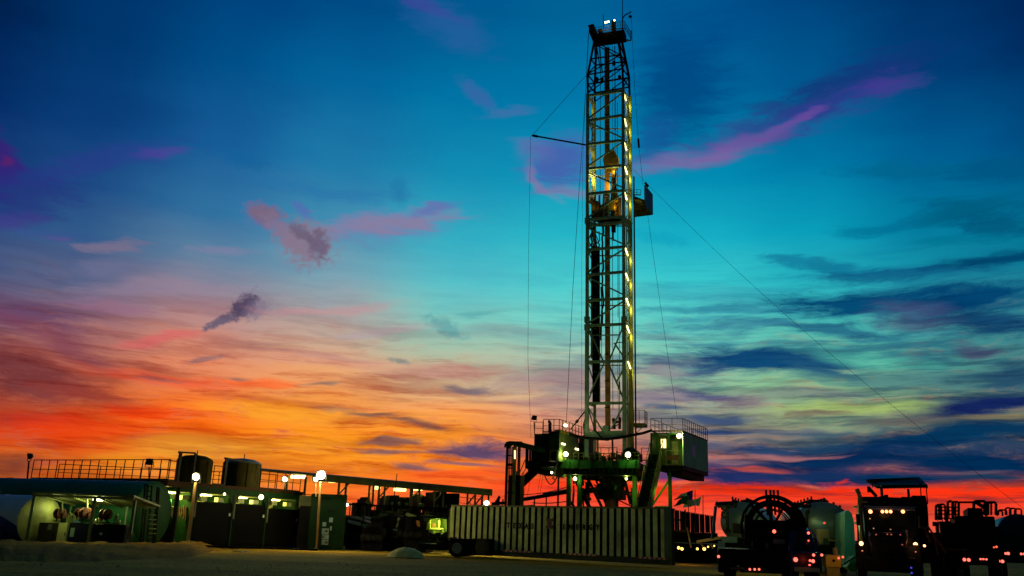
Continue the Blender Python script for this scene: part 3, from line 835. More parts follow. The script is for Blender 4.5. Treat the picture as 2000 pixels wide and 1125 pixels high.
# work lights up the right side
for k, (x, y) in enumerate([(1220.5, 189), (1221.5, 239), (1221.5, 286), (1223, 333), (1222, 383), (1224, 492), (1225, 541), (1226, 590), (1227, 643), (1229, 713)]):
    c = rp(x, y, .25); d = (SV.normalized() * .33 + Vector((0, 0, -.26)))
    t = tube_lamp(mast, c - d, c + d, .06, L_TUBE)
    lamp_or_fill_light(mast, c + SV * .55 + Vector((0, 0, -.5)), 30, (1., .88, .10), .35)
c = rp(1156.5, 341, .25); d = RG.u * .42 + Vector((0, 0, -.22)); tube_lamp(mast, c - d, c + d, .09, L_TUBE)
lamp_or_fill_light(mast, rp(1162, 352, .9), 40, (1., .92, .12), .15)
lamp_or_fill_light(mast, rp(1192, 362, .5), 30, (1., .75, .15), .2)  # added fill below the block, no fitting
lamp_or_fill_light(mast, rp(1200, 335, .2), 20, (1., .75, .15), .2)  # second added fill beside the block, no fitting
# ---- dark crown section
cs = {}
C0 = [FL1, FR1, FL1 + SV, FR1 + SV]
CM = [rp(1148, 146), rp(1216, 134), rp(1148, 146) + SV, rp(1216, 134) + SV]
C1 = [rp(1161, 78), rp(1207, 74), rp(1165, 84, 1.1), rp(1215, 82, 1.1)]
for a, b, c in zip(C0, CM, C1):
    m = MB(); m.beam(a, b, .20, .20); m.beam(b, c, .22, .22); m.build('crown_leg', BLACK, mast)
cb = paint('crown_red_black_steel', (.05, .016, .010), .6)
for i, j in ((0, 1), (0, 2), (1, 3), (2, 3)):
    for lev, w in ((0, .0), (1, 0), (1, .45)):
        if lev == 0: p, q = C0[i].lerp(CM[i], .5), C0[j].lerp(CM[j], .5)
        else: p, q = CM[i].lerp(C1[i], w), CM[j].lerp(C1[j], w)
        MB().beam(p, q, .10, .12).build('crown_girt', cb, mast)
    MB().beam(CM[i].lerp(C1[i], .02), CM[j].lerp(C1[j], .45), .09, .09).build('crown_brace', cb, mast)
    MB().beam(CM[j].lerp(C1[j], .45), CM[i].lerp(C1[i], .95), .09, .09).build('crown_brace', cb, mast)
    MB().beam(C0[i].lerp(CM[i], .02), CM[j].lerp(C1[j], .02), .08, .08).build('crown_brace', cb, mast)
for k in (.3, .62):
    MB().beam(rp(1160 + 14 * k, 82, .6), rp(1170 + 10 * k, 140, 1.), .10).build('crown_brace', cb, mast)
m = MB(); RG.box(m, 1157, 62, 1219, 75, -.3, .9); RG.box(m, 1163, 75, 1210, 81, 0, .7); m.build('crown_block_frame', BLACK, mast)
m = MB()
m.lathe(rp(1156, 56, -.2), RG.v, [(0, .28), (.1, .34), (1.4, .34), (1.5, .28)], 14); RG.box(m, 1150, 48, 1160, 62, -.2, 1.4); m.beam(rp(1148, 51, .3), rp(1158, 48, .3), .14, .10)
for k in range(4): m.lathe(rp(1186 + 4 * k, 76, .4), RG.u, [(0, .5), (.06, .52), (.10, .46), (.14, .52), (.18, .5)], 18)
m.build('sheaves', BLACK, mast)
m = MB(); RG.box(m, 1194, 39, 1201, 62, .2, .8); m.build('crown_winch', BLACK, mast)
m = MB(); RG.box(m, 1168, 56, 1175, 63, .2, .8); m.build('crown_motor', BLACK, mast)
a0 = rp(1161, 60, 0.)
railing(mast, [rp(1161, 63), rp(1193, 59)], h=.55, step=.55, r=.022)
railing(mast, [rp(1203, 58), rp(1220, 56), rp(1232, 76, 2.6)], h=.85, step=.5, r=.022)
m = MB(); m.hexa([rp(1218, 76, .2), rp(1221, 76, .2), rp(1233, 78, 2.6), rp(1221, 80, 2.6), rp(1218, 78, .2), rp(1221, 78, .2), rp(1233, 80, 2.6), rp(1221, 82, 2.6)]); m.beam(rp(1232.5, 60, 2.5), rp(1232.5, 78, 2.5), .12); m.build('crown_walkway', BLACK, mast)
tube_lamp(mast, rp(1181, 44, .1), rp(1190, 42, .1), .09, L_TUBE)
MB().lathe(rp(1200, 40, .1), (0, -1, 0), [(0, .09), (.1, .06)], 8).build('beacon', L_FLOOD, mast)
lamp_or_fill_light(mast, rp(1184, 49, -.4), 25, (1., .8, .2), .1)
MB().tube(rp(1178.5, 58, .3), rp(1178, 28, .3), .035, 6).build('antenna', BLACK, mast)
m = MB(); m.tube(rp(1215.5, 60, .4), rp(1216, -6, .4), .04, 6); m.beam(rp(1216, 36, .4), rp(1216, 58, .4), .12); m.path([rp(1216, 36, .4), rp(1220, 30, .4), rp(1233, 23, .4)], .06); m.tube(rp(1231, 24, .4), rp(1231, 28, .4), .02, 5)
m.lathe(rp(1231, 35, .4), (0, 0, 1), [(0, .05), (.08, .17), (.22, .17), (.32, .05)], 10); m.build('davit', BLACK, mast)
# ---- racking platform hung behind the right legs
zP = PZ(1251.5, 392, 0).z if False else P(1251.5, 392, 78.9).z
A, B_, C_, D_ = PZ(1236, 392, zP), PZ(1251.5, 392, zP), PZ(1274.6, 419.5, zP), PZ(1239.4, 424, zP)
up_ = Vector((0, 0, .12))
m = MB(); m.hexa([A, B_, C_, D_, A + up_, B_ + up_, C_ + up_, D_ + up_])
for k in range(7):
    t = (k + .5) / 7; m.beam(A.lerp(D_, t) - up_ * .5, B_.lerp(C_, t) - up_ * .5, .10, .12)
m.build('racking_platform', paint('platform_underside', (.20, .17, .07), .6), mast)
W1, W2 = B_.lerp(C_, .35), C_
hW = Vector((0, 0, P(1275.2, 380, W2.y).z - W2.z))
m = MB(); n_ = (W2 - W1).cross(Vector((0, 0, 1))).normalized() * .05
m.hexa([W1, W2, W2 + hW, W1 + hW, W1 + n_, W2 + n_, W2 + hW + n_, W1 + hW + n_])
for t in (.02, .5, .98): m.beam(W1.lerp(W2, t) - n_, W1.lerp(W2, t) + hW - n_, .07)
m.build('wind_wall', paint('wind_wall_teal', (.03, .09, .12), .5), mast)
m = MB(); hh = Vector((0, 0, .55)); m.hexa([A, B_.lerp(C_, .3), B_.lerp(C_, .3) + hh, A + hh, A - up_ * 0 + Vector((0, .05, 0)), B_.lerp(C_, .3) + Vector((0, .05, 0)), B_.lerp(C_, .3) + hh + Vector((0, .05, 0)), A + hh + Vector((0, .05, 0))]); m.build('toe_wall', paint('brown_boarding', (.22, .10, .03), .7), mast)
railing(mast, [A + hh, B_ + hh], h=.6, step=.4, r=.02)
m = MB(); z2 = rp(1180, 428, .3).z
m.hexa([RG.loc(-1.3, .3, z2), RG.loc(1.5, .3, z2), RG.loc(1.5, .3, z2 + .1), RG.loc(-1.3, .3, z2 + .1), RG.loc(-.6, 2.2, z2), RG.loc(2.2, 2.2, z2), RG.loc(2.2, 2.2, z2 + .1), RG.loc(-.6, 2.2, z2 + .1)])
m.build('finger_board', DARK, mast)
m = MB()
for k in range(7):
    x = 1156 + k * 7.5 + random.uniform(-1, 1)
    m.beam(rp(x, 382 + random.uniform(-3, 6), .8), rp(x + random.uniform(-2, 2), 427, .8), .10 if k % 2 else .16, .12)
m.beam(rp(1152, 392, .7), rp(1168, 400, 1.4), .2, .5); m.beam(rp(1156, 415, .7), rp(1206, 408, 1.0), .14, .3)
m.beam(rp(1165, 395, .6), rp(1184, 424, .6), .12); m.beam(rp(1210, 395, .6), rp(1192, 420, .6), .12)
RG.box(m, 1157, 393, 1171, 428, 1.0, 1.5); RG.box(m, 1166, 400, 1180, 427, 1.3, 1.8)
for k in range(14):
    xx = random.uniform(1152, 1208); m.beam(rp(xx, random.uniform(384, 400), 1.0), rp(xx + random.uniform(-8, 8), random.uniform(412, 428), 1.1), random.uniform(.06, .14))
m.build('finger_board_gear', paint('brown_black_gear', (.12, .06, .02), .6), mast)
m = MB(); RG.box(m, 1192, 386, 1213, 427, 1.2, 1.4); m.build('brown_board', paint('brown_boarding_inner', (.30, .15, .05), .7), mast)
lamp_or_fill_light(mast, rp(1203, 405, .3), 14, (1., .7, .15), .2)  # added fill for the brown board, no fitting
m = MB()
for x in (1179.5, 1188.5): m.beam(rp(x, 376, .2), rp(x, 425, .2), .12)
for y in (386, 398, 413): m.beam(rp(1179.5, y, .2), rp(1188.5, y, .2), .10)
m.build('finger_board_frame', GALV, mast)
# side stay with turnbuckle and small service platform near the foot
m = MB(); m.tube(rp(1115, 838, -.5), rp(1145, 800), .06, 8); m.tube(rp(1125, 825.5, -.35), rp(1129, 820.5, -.3), .13, 8); m.build('stay', DARK, mast)
q0, q1 = rp(1230, 829, .3), rp(1260, 832, 1.6)
m = MB(); RG.box(m, 1236, 828, 1259, 832, .8, 2.2); m.beam(rp(1239, 850, .9), rp(1256, 833, .9), .06); m.build('service_platform', paint('service_platform_yellow', (.40, .38, .07), .6), mast)
e = rp(1238, 829, .8); e2 = rp(1259, 829, .8); e3 = rp(1259, 829, .8) + RG.v * 1.4
railing(mast, [e, e2, e3], h=1.25, step=.5, r=.022, mat=paint('service_rail_yellow', (.22, .18, .04), .6))

# boom with its stay and hanging line on the left of the mast
bt = thing('stabbing_boom', rp(1143, 283), 'thin dark boom sticking out left from the mast, held by a slanting cable', 'boom')
m = MB(); m.tube(rp(1039, 264.5), rp(1144, 283), .085, 8); m.tube(rp(1041, 264.8), rp(1050, 266.5), .13, 8); m.build('spar', DARK, bt)
MB().tube(rp(1040, 264), rp(1144, 148), .022, 5).build('stay_cable', DARK, bt)
MB().path([rp(1036.5, 266), rp(1032.5, 480), rp(1031, 700), rp(1037, 855)], .016, 5).build('hanging_line', DARK, bt)

# travelling block with top drive and hose inside the mast
tb = thing('travelling_block', rp(1193, 400, .5), 'yellow travelling block hanging high inside the mast above the racking platform', 'travelling block')
m = MB(); o = rp(1192, 318, .5)
m.prism([rp(1181, 300, .45), rp(1190, 292, .45), rp(1199, 292, .45), rp(1208, 308, .45), rp(1208, 318, .45), rp(1204, 330, .45), rp(1199, 336, .45), rp(1186, 336, .45), rp(1180, 326, .45), rp(1177, 312, .45)], RG.v * .35); m.build('block_housing', YEL, tb, bevel=.05)
m = MB(); m.lathe(rp(1199, 314, .38), RG.v, [(0, .40), (.04, .44), (.10, .44)], 20); m.build('block_sheave', YEL, tb)
m = MB(); m.beam(rp(1198, 334, .4), rp(1199, 372, .4), .34, .28, upv=RG.v); RG.box(m, 1194, 345, 1203, 356, .3, .7); RG.box(m, 1193, 368, 1205, 392, .2, .8)
m.beam(rp(1196, 392, .5), rp(1197, 412, .5), .5, .4, upv=RG.v); m.build('top_drive', YEL, tb)
m = MB(); pts = [rp(1201 + 2.2 * math.sin(i * 1.3), 335 + i * 5, .25) for i in range(11)]; m.path(pts, .07); m.build('hose', BLACK, tb)
m = MB()
for x in (1185, 1188, 1196, 1200): m.tube(rp(x, 90, .7), rp(x + .6, 298, .6), .018, 4)
m.build('drilling_line', BLACK, tb)
m = MB(); RG.box(m, 1194, 432, 1201, 452, .4, .8); m.tube(rp(1197, 425, .6), rp(1197, 470, .6), .10, 8); m.lathe(rp(1198, 448, .35), (0, 0, 1), [(0, .1), (.15, .2), (.5, .2), (.6, .1)], 10); m.build('elevator', BLACK, tb)

# stands of drill pipe in the left half of the mast
for k, (x0, x1, y0, y1, kk, lab) in enumerate([(1156.5, 1170.5, 480, 786, .9, 'wide black bundle of drill pipe hung in the left half of the mast')]):
    t = thing('drill_pipe_bundle', rp((x0 + x1) / 2, y1, kk), lab, 'drill pipe')
    m = MB()
    for i in range(6):
        x = x0 + (x1 - x0) * (i + .5) / 6; m.tube(rp(x, y0 + (i % 3) * 2, kk + .12 * (i % 2)), rp(x + .8, y1, kk + .12 * (i % 2)), .075, 7)
    m.build('pipes', BLACK, t)
    m = MB(); m.beam(rp(x1 + .5, y0 - 4, kk - .05), rp(x1 + 1.4, y1 + 4, kk - .05), .07, .07); m.beam(rp(x0 - .5, y0 + 90, kk - .05), rp(x0 + .2, y1 - 60, kk - .05), .05, .05); m.build('edge_rail', GALVL, t)
    m = MB()
    for y in range(495, 780, 21): m.beam(rp(x0 + 3, y, kk - .12), rp(x0 + 8, y, kk - .12), .05, .04)
    m.build('tie_plates', GALV, t)
hs = thing('hose_loops', rp(1160, 480, .3), 'tangled black hoses looped inside the mast just below the racking platform', 'hose')
m = MB()
for k in range(5):
    x = 1152 + 3.2 * k; pts = [rp(x + 5 * math.sin(i * .55 + k), 436 + i * (4.5 + .4 * k), .3 + .1 * k) for i in range(11)]; m.path(pts, .045)
m.path([rp(1170, 452, .2), rp(1171, 470, .2), rp(1166, 476, .2), rp(1163, 462, .2)], .05)
m.build('loop', BLACK, hs)
hg = thing('hanging_hose', rp(1178, 635, .6), 'long black hose hanging beside the brown guide beam in the mast', 'hose')
m = MB(); pts = [rp(1177.5 + 1.2 * math.sin(i * .9) - (2.2 if i % 7 == 3 else 0), 435 + i * 10, .6) for i in range(21)]; m.path(pts, .085); m.path([rp(1174, 560, .6), rp(1175.5, 600, .6), rp(1173.5, 640, .6), rp(1173, 665, .6)], .06); m.build('hose', BLACK, hg)
tg = thing('power_tongs', rp(1208, 838, .2), 'dark red power tongs hanging on a line in the right half of the mast foot', 'tongs')
m = MB(); m.tube(rp(1206, 700, .2), rp(1208, 820, .2), .02, 5); m.tube(rp(1209.5, 745, .2), rp(1211, 770, .2), .07, 6); m.build('hanger', BLACK, tg)
m = MB(); m.beam(rp(1198, 817, .2), rp(1200, 838, .2), .25, .2); m.beam(rp(1200, 826, .2), rp(1211, 823, .2), .2, .2); m.beam(rp(1211, 815, .2), rp(1210, 838, .2), .22, .2); m.beam(rp(1202, 831, .2), rp(1209, 829, .2), .1); m.build('jaws', DRED, tg)

# ------------------------------------------------------------------ wires
def wire(pts, label, r=.02, cat='cable', name='steel_cable', group=None):
    m = MB(); m.path(pts, r, 5); o = m.build(name, DARK, None); tag(o, label, cat, group); return o
end = P(2012, 1003, 60)
def sag(a, b, s, n=24): return [a.lerp(b, i / n) - Vector((0, 0, s * 4 * (i / n) * (1 - i / n))) for i in range(n + 1)]
wire(sag(rp(1236, 330, 1.5), end, 1.2), 'long guy cable running from the mast down to the far right of the yard', .013)
wire([rp(1233, 30, .4), rp(1240, 180, .4), rp(1247, 275, .4), rp(1256, 362, 1.6)], 'cable with a weight hanging from the crown to the racking platform', .018)
m = MB(); m.tube(rp(1246.5, 271, .4), rp(1248, 288, .4), .10, 8); tag(m.build('cable_weight', BLACK, None), 'short black weight clamped on the cable right of the mast', 'weight')
m = MB(); m.tube(rp(1260, 357, 1.2), rp(1266, 364, 1.2), .12, 8); tag(m.build('cable_socket', BLACK, None), 'small black socket on the guy cable above the wind wall', 'cable socket')
wire(sag(rp(1265, 420, 3), rp(1323, 818, 1), .3), 'thin cable hanging from the racking platform down to the right cabin roof', .016)
wire([rp(1150, 62, .3), rp(1146, 140, .2), rp(1140, 240, 0), rp(1131, 370, -.3), rp(1119, 560, -.5), rp(1106, 828, -1)], 'cable running from the crown down to the lamp on the left cabin', .024)
wire([rp(1149, 66, .5), rp(1144, 170, .5), rp(1138, 320, .5), rp(1136, 560, .5), rp(1136, 850, .5)], 'thinnest cable hanging straight down close left of the mast', .014)

# ------------------------------------------------------------------ rig floor and substructure
sub = thing('rig_substructure', gz(rp(1180, 1000)), 'green steel rig floor raised on legs under the drilling mast', 'rig substructure')
m = MB(); RG.box(m, 1086, 898, 1152, 914, -3.0, -2.6); m.build('edge_beam', GREEN, sub)
m = MB(); RG.box(m, 1152, 899, 1208, 914, -2.7, -2.4); m.build('edge_beam', DGREEN, sub)
m = MB(); RG.box(m, 1208, 898, 1249, 914, -3.0, -2.6); m.build('edge_beam', GREEN, sub)
m = MB(); RG.box(m, 1030, 900, 1087, 917, -1.2, -.9); m.build('edge_beam', DGREEN, sub)
m = MB()
for x in (1093, 1111, 1128, 1152, 1160, 1176, 1192, 1208, 1222, 1240): RG.box(m, x, 899, x + 2, 914, -3.06, -2.9)
m.build('web_stiffeners', DGREEN, sub)
m = MB(); RG.box(m, 1031, 903, 1250, 912, -2.4, 7.5); RG.box(m, 1100, 913, 1246, 927, -1.8, 6.5); RG.box(m, 1031, 914, 1105, 921, -.6, 5.5); m.build('floor_deck', BLACK, sub)
m = MB()
for i in range(16):
    x = 1104 + i * 9.2; RG.box(m, x, 914, x + 2.2, 921 + (i * 7 % 5), -2.2, -1.9)
m.build('hangers', DGREEN, sub)
LEGS = [(1106, 1113, 926, GREEN, -1.), (1127, 1135, 935, GREEN, -.5), (1147, 1150, 930, DGREEN, 3.), (1235, 1243, 938, paint('bright_green_leg', (.06, .22, .03), .5), -1.), (1305, 1311, 926, GREEN, -1.5)]
for x0, x1, y0, mt, k in LEGS:
    m = MB(); RG.box(m, x0, y0 - 8, x1, 1010, k, k + .45, True); m.build('leg', mt, sub)
for a, b, k, w in (((1118, 925), (1156, 1000), 1., .30), ((1146, 930), (1180, 1000), 1.5, .22), ((1160, 928), (1192, 1006), 2., .16), ((1218, 930), (1232, 985), 2., .26), ((1140, 960), (1175, 955), 1., .45), ((1165, 990), (1250, 1003), 2., .12), ((1204, 975), (1252, 998), 2., .10), ((1311, 932), (1270, 993), -1.2, .16), ((1278, 990), (1306, 990), -1.2, .14), ((1116, 980), (1122, 992), 1., .2)):
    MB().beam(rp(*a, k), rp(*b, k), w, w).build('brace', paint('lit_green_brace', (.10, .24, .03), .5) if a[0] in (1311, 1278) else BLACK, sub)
m = MB(); m.lathe(rp(1093, 922, -1.8) , RG.v, [(0, .42), (.1, .46), (.8, .46)], 20); m.build('drum_end', paint('olive_drum', (.07, .09, .03), .6), sub)
m = MB(); m.path([rp(1061 + (i * 2.8), 922 + 24 * math.sin(math.pi * i / 11), -1.2) for i in range(12)], .05); m.path([rp(1079 + i * 1.6, 926 + 12 * math.sin(math.pi * i / 6), -1.3) for i in range(7)], .04)
m.build('hose_loop', BLACK, sub)
m = MB(); m.tube(rp(1091, 895, -3.1), rp(1079, 936, -3.1), .05, 6); m.build('diagonal_rod', paint('olive_rod', (.20, .20, .06), .6), sub)
MB().beam(rp(1091, 925, -1), gz(rp(1089, 1000, -1)), .16).build('post', BLACK, sub)
random.seed(11)
m = MB(); m2 = MB()
for i in range(62):
    x = random.uniform(1108, 1246); y = random.uniform(914, 972); k = random.uniform(.5, 4); q = m if i % 5 else m2
    q = MB()
    if i % 3: q.tube(rp(x, y, k), rp(x + random.uniform(-3, 3), min(998, y + random.uniform(8, 44)), k), random.uniform(.03, .10), 6)
    else: q.beam(rp(x, y, k), rp(x + random.uniform(-22, 22), y + random.uniform(-4, 8), k), random.uniform(.06, .16))
    q.build('under_floor_pipe', BLACK if i % 5 else paint('green_under_pipe', (.03, .09, .02), .6), sub)
for y in (924, 930): m.beam(rp(1104, y, .1), rp(1246, y + 1, .1), .10)
for x in (1122, 1141, 1160, 1172, 1214, 1229): RG.box(m, x, 912, x + 5, 934, 0, .6)
m.build('under_floor_frame', BLACK, sub)
m = MB()
for x0, x1, y, k in ((1100, 1150, 893, -2.2), (1150, 1206, 894, -2.0), (1206, 1248, 892, -2.2)):
    m.tube(rp(x0, y - 8, k), rp(x1, y - 8, k), .03, 6); m.tube(rp(x0, y - 2, k), rp(x1, y - 2, k), .025, 6)
    for j in range(6): q = x0 + (x1 - x0) * j / 5; m.tube(rp(q, 899, k), rp(q, y - 8, k), .03, 6)
m.build('railing', paint('floor_rail_olive', (.10, .10, .03), .6), sub)
# railings on the floor
railing(sub, [rp(1158, 898, 6), rp(1205, 898, 6)], h=1.15, step=.9)
railing(sub, [rp(1253, 900, 3), rp(1280, 901, 3)], h=1.15, step=1.3)
for x0, x1, h0 in ((1155, 1171, 886), (1200, 1210, 884), (1172, 1183, 890), (1186, 1199, 892), (1223, 1244, 884), (1138, 1152, 876)):
    m = MB()
    for j in range(6):
        xx = random.uniform(x0, x1 - 3); w = random.uniform(2, 6); yy = random.uniform(h0, 897)
        RG.box(m, xx, yy, xx + w, 899, 1 + j * .25, 1.5 + j * .25)
        if j % 2: m.tube(rp(xx, 898, 1), rp(xx + random.uniform(-3, 3), yy - 6, 1), .05, 6)
    m.build('floor_gear', paint('dark_olive_gear', (.035, .035, .015), .6) if x0 != 1223 else DGREEN, sub)

# left driller's cabin, machinery house ------------------------------------------------
LC = Frame(gz(P(1070, 1000, 77)), 19)
cab = thing('machinery_house', LC.pt(1080, 900, -1), 'dark green cabin with two lit windows on the left of the rig floor', 'cabin')
m = MB(); LC.box(m, 1043, 850, 1061, 900, 0, 5); m.build('left_room', DGREEN, cab)
m = MB(); LC.box(m, 1058, 846, 1073, 900, -.6, 4); m.build('recess', BLACK, cab)
m = MB(); LC.box(m, 1072, 845, 1092, 900, -1.5, 3); m.build('front_room', DGREEN, cab)
p0, p1 = LC.pt(1091.5, 845, -1.5), LC.pt(1091.5, 900, -1.5)
sd = Vector((2.0, 4.2, 0)); zt = LC.pt(1082, 845, -1.5).z; zb = LC.pt(1082, 900, -1.5).z
S = gz(p1); m = MB(); o1 = Vector((0, .1, 0))
m.hexa([gz(S, zb), gz(S + sd, zb), gz(S + sd, zt), gz(S, zt), gz(S + o1 + Vector((-.4, 1.5, 0)), zb), gz(S + sd + Vector((-1.5, 1, 0)), zb), gz(S + sd + Vector((-1.5, 1, 0)), zt), gz(S + Vector((-.4, 1.6, 0)), zt)])
m.build('side_wall', paint('olive_cabin_wall', (.13, .14, .04), .6), cab)
def sidept(t, zz): q = S + sd * t - Vector((-.04 * 4, .0, 0)) * 0; n = Vector((sd.y, -sd.x, 0)).normalized() * .03; return gz(q + n, zz)
hgt = zt - zb
for t0, z0 in ((.10, .60), (.80, .55)):
    m = MB(); m.hexa([sidept(t0, zb + hgt * z0), sidept(t0 + .17, zb + hgt * z0), sidept(t0 + .17, zb + hgt * (z0 + .06)), sidept(t0, zb + hgt * (z0 + .06))] + [sidept(t0, zb + hgt * z0) + Vector((.04, -.02, 0)), sidept(t0 + .17, zb + hgt * z0) + Vector((.04, -.02, 0)), sidept(t0 + .17, zb + hgt * (z0 + .06)) + Vector((.04, -.02, 0)), sidept(t0, zb + hgt * (z0 + .06)) + Vector((.04, -.02, 0))])
    m.build('window', L_WIN if False else glow('cabin_window_lit', (1., .9, .45), 4.), cab)
m = MB(); LC.box(m, 1075, 880, 1089, 897, -1.56, -1.5); m.build('door_recess', BLACK, cab)
m = MB()
for q in ((1074, 879, 1076, 899), (1087, 879, 1090, 899), (1076, 879, 1087, 881)): LC.box(m, *q, -1.64, -1.5)
m.build('door_frame', paint('olive_frame', (.12, .11, .04), .6), cab)
m = MB(); LC.box(m, 1038, 880, 1056, 905, -.8, 1); LC.box(m, 1026, 875, 1031, 914, -.6, -.4); m.build('plant_lockers', BLACK, cab)
rz = LC.pt(1044, 850, 0)
railing(cab, [LC.pt(1044, 850, 0), LC.pt(1060, 850, 0), LC.pt(1060, 848, 3)], h=1.15, step=.55)
railing(cab, [LC.pt(1061, 845, -.6), LC.pt(1092, 845, -1.5), gz(S + sd, zt), gz(S + sd * 2.1, zt)], h=1.15, step=.75)
m = MB(); m.tube(LC.pt(1074.5, 846, -.5), LC.pt(1074.5, 826, -.5), .14, 8); m.tube(LC.pt(1075, 828, -.5), LC.pt(1072, 822, -.5), .13, 8); m.build('exhaust', DARK, cab)
m = MB(); m.hexa([gz(S + sd * .05, zt + .02), gz(S + sd * .5, zt + .02), gz(S + sd * .5, zt + .3), gz(S + sd * .05, zt + .3)] + [gz(S + sd * .05 + Vector((-.5, .3, 0)), zt + .02), gz(S + sd * .5 + Vector((-.5, .3, 0)), zt + .02), gz(S + sd * .5 + Vector((-.5, .3, 0)), zt + .3), gz(S + sd * .05 + Vector((-.5, .3, 0)), zt + .3)]); m.build('roof_vent', YEL, cab)
lamp_or_fill_light(cab, sidept(.45, zb + hgt * .35) + Vector((.5, -.4, 0)), 8, (.9, .95, .2), .2)  # added fill on the cabin side wall, no fitting
# gear between cabin and mast
gr_ = thing('drawworks', rp(1130, 895, 1), 'cluttered dark drawworks machinery between the left cabin and the mast foot', 'machinery')
m = MB()
for k in range(26):
    x = 1112 + random.uniform(0, 34); y = random.uniform(848, 890); w = random.uniform(2, 8)
    RG.box(m, x, y, x + w, min(898, y + random.uniform(8, 40)), 1.5 + random.random() * 2, 4)
RG.box(m, 1117, 868, 1150, 898, 2.2, 4); m.build('housing', paint('black_olive', (.02, .02, .01), .6), gr_)
m = MB(); m.path([rp(1146, 808, .1), rp(1140, 830, .1), rp(1142, 850, .1), rp(1150, 850, .1)], .08)
for k in range(9):
    x = 1116 + k * 3.6; m.tube(rp(x, 855 + random.uniform(0, 20), 1.2), rp(x + 1, 890, 1.2), .06, 6)
m.build('pipes', paint('olive_pipe', (.10, .09, .03), .6), gr_)
m = MB(); m.lathe(rp(1132, 878, 1.0), RG.v, [(0, .5), (.05, .55), (.4, .55)], 18); m.build('drum', BLACK, gr_)
# big hose swinging across the mast foot to the right cabin
bh = MB(); bh.path([rp(1110, 845, -.5), rp(1128, 852, -.6), rp(1150, 856, -.6), rp(1180, 858, -.7), rp(1210, 855, -.7), rp(1235, 850, -.7), rp(1256, 846, -.6), rp(1274, 840, -.5)], .12, 8)
bh.path([rp(1160, 838, -.4), rp(1172, 852, -.5), rp(1184, 860, -.6), rp(1190, 859, -.6)], .07)
tag(bh.build('supply_hose', BLACK, None, smooth=True), 'thick black hose sagging across the mast foot to the right cabin roof', 'hose')
# posts standing between floor and foot beam
for x, mt in ((1168, GALVL), (1197, paint('brown_post', (.12, .07, .03), .6))):
    t = MB(); t.beam(rp(x, 897, 1.5), rp(x - 1, 855, 1.5), .16); t.beam(rp(x, 897, 1.5), rp(x, 884, 1.5), .4, .3)
    tag(t.build('floor_post', mt, None), 'yellowish post on the rig floor left of the guide beam' if x == 1168 else 'brown post on the rig floor right of the guide beam', 'post')
dome = thing('machine_cover', rp(1228, 897, -1), 'dark green domed machine cover behind the bright floodlight right of the mast foot', 'machine cover')
m = MB(); RG.box(m, 1213, 884, 1246, 899, -1.0, 1.2); m.lathe(rp(1229, 889, -1.), RG.v, [(0, .52), (.10, .70), (1.2, .74), (2.2, .7)], 10); m.build('cover', DGREEN, dome, smooth=True)

# right cabin (doghouse) ------------------------------------------------------------
ZT = P(1333, 843, 73.5).z; ZB = P(1333, 909, 73.5).z
K0 = gz(P(1334.5, 875, 73.5)); K1 = gz(PZ(1382, 862, ZT)); 
dl = (K1 - K0)
print('doghouse side length', dl.length, 'height', ZT - ZB)
wd = Vector((-math.cos(R(19)), math.sin(R(19)), 0)) * 2.7
dg = thing('doghouse', gz(K0, ZB), 'pale grey-green box cabin with a roof railing on the right of the rig floor', 'cabin')
def hx(m, A, B, C, D, z0, z1): m.hexa([gz(A, z0), gz(B, z0), gz(C, z0), gz(D, z0), gz(A, z1), gz(B, z1), gz(C, z1), gz(D, z1)])
nn = Vector((dl.y, -dl.x, 0)).normalized()
m = MB(); hx(m, K0, K1, K1 - nn * .08, K0 - nn * .08, ZB, ZT); m.build('side_wall', WALLG, dg)
m = MB(); hx(m, K0 + wd + dl * .12, K1 + wd, K1 - nn * .08, K0 - nn * .08 + dl * .12, ZT - .12, ZT); m.build('roof', DGREEN, dg)
m = MB(); hx(m, K0 + wd - nn*.02, K0 - nn * .081 , K0 + dl * .12 - nn * .081, K0 + wd + dl * .12, ZT - .22, ZT - .10); m.build('roof_edge', GREEN, dg)
m = MB(); hx(m, K0 + wd, K1 + wd, K1 - nn * .02, K0 - nn * .02, ZB - .35, ZB); hx(m, K0 + wd * .6 + dl * .1, K1 + wd * .6, K1 - nn * .4, K0 - nn * .4 + dl * .1, ZB - .8, ZB - .351); m.build('skid_base', BLACK, dg)
m = MB(); R0 = K0 + dl * .16; hx(m, R0 + wd * .97, R0 - nn * .081, R0 + dl * .03 - nn * .081, R0 + wd * .97 + dl * .03, ZB, ZT - .12); m.build('front_wall', paint('dark_green_front', (.03, .06, .02), .6), dg)
m = MB(); hx(m, K0 + wd, K0 + wd * .96, K1 + wd * .96, K1 + wd, ZB, ZT - .13); m.build('left_wall', DGREEN, dg)
m = MB()
for tt in (.0, .55): m.beam(gz(K0 + wd * (1 - tt), ZB), gz(K0 + wd * (1 - tt), ZT - .1), .09)
m.build('porch_posts', DGREEN, dg)
q = R0 + wd * .66 - dl * .012
fr = wd.normalized()
m = MB(); hx(m, q - fr * .0, q + fr * .42, q + fr * .42 + Vector((0, .04, 0)), q + Vector((0, .04, 0)), ZB + 1.55, ZB + 2.3); m.build('window', L_WIN, dg)
q = R0 + wd * .28 - dl * .012
m = MB(); hx(m, q, q + fr * .55, q + fr * .55 + Vector((0, .03, 0)), q + Vector((0, .03, 0)), ZB + .1, ZB + 2.1); m.build('door', paint('olive_door', (.10, .11, .04), .5), dg)
W0, Wd_ = K0 + dl * .33, dl * .17
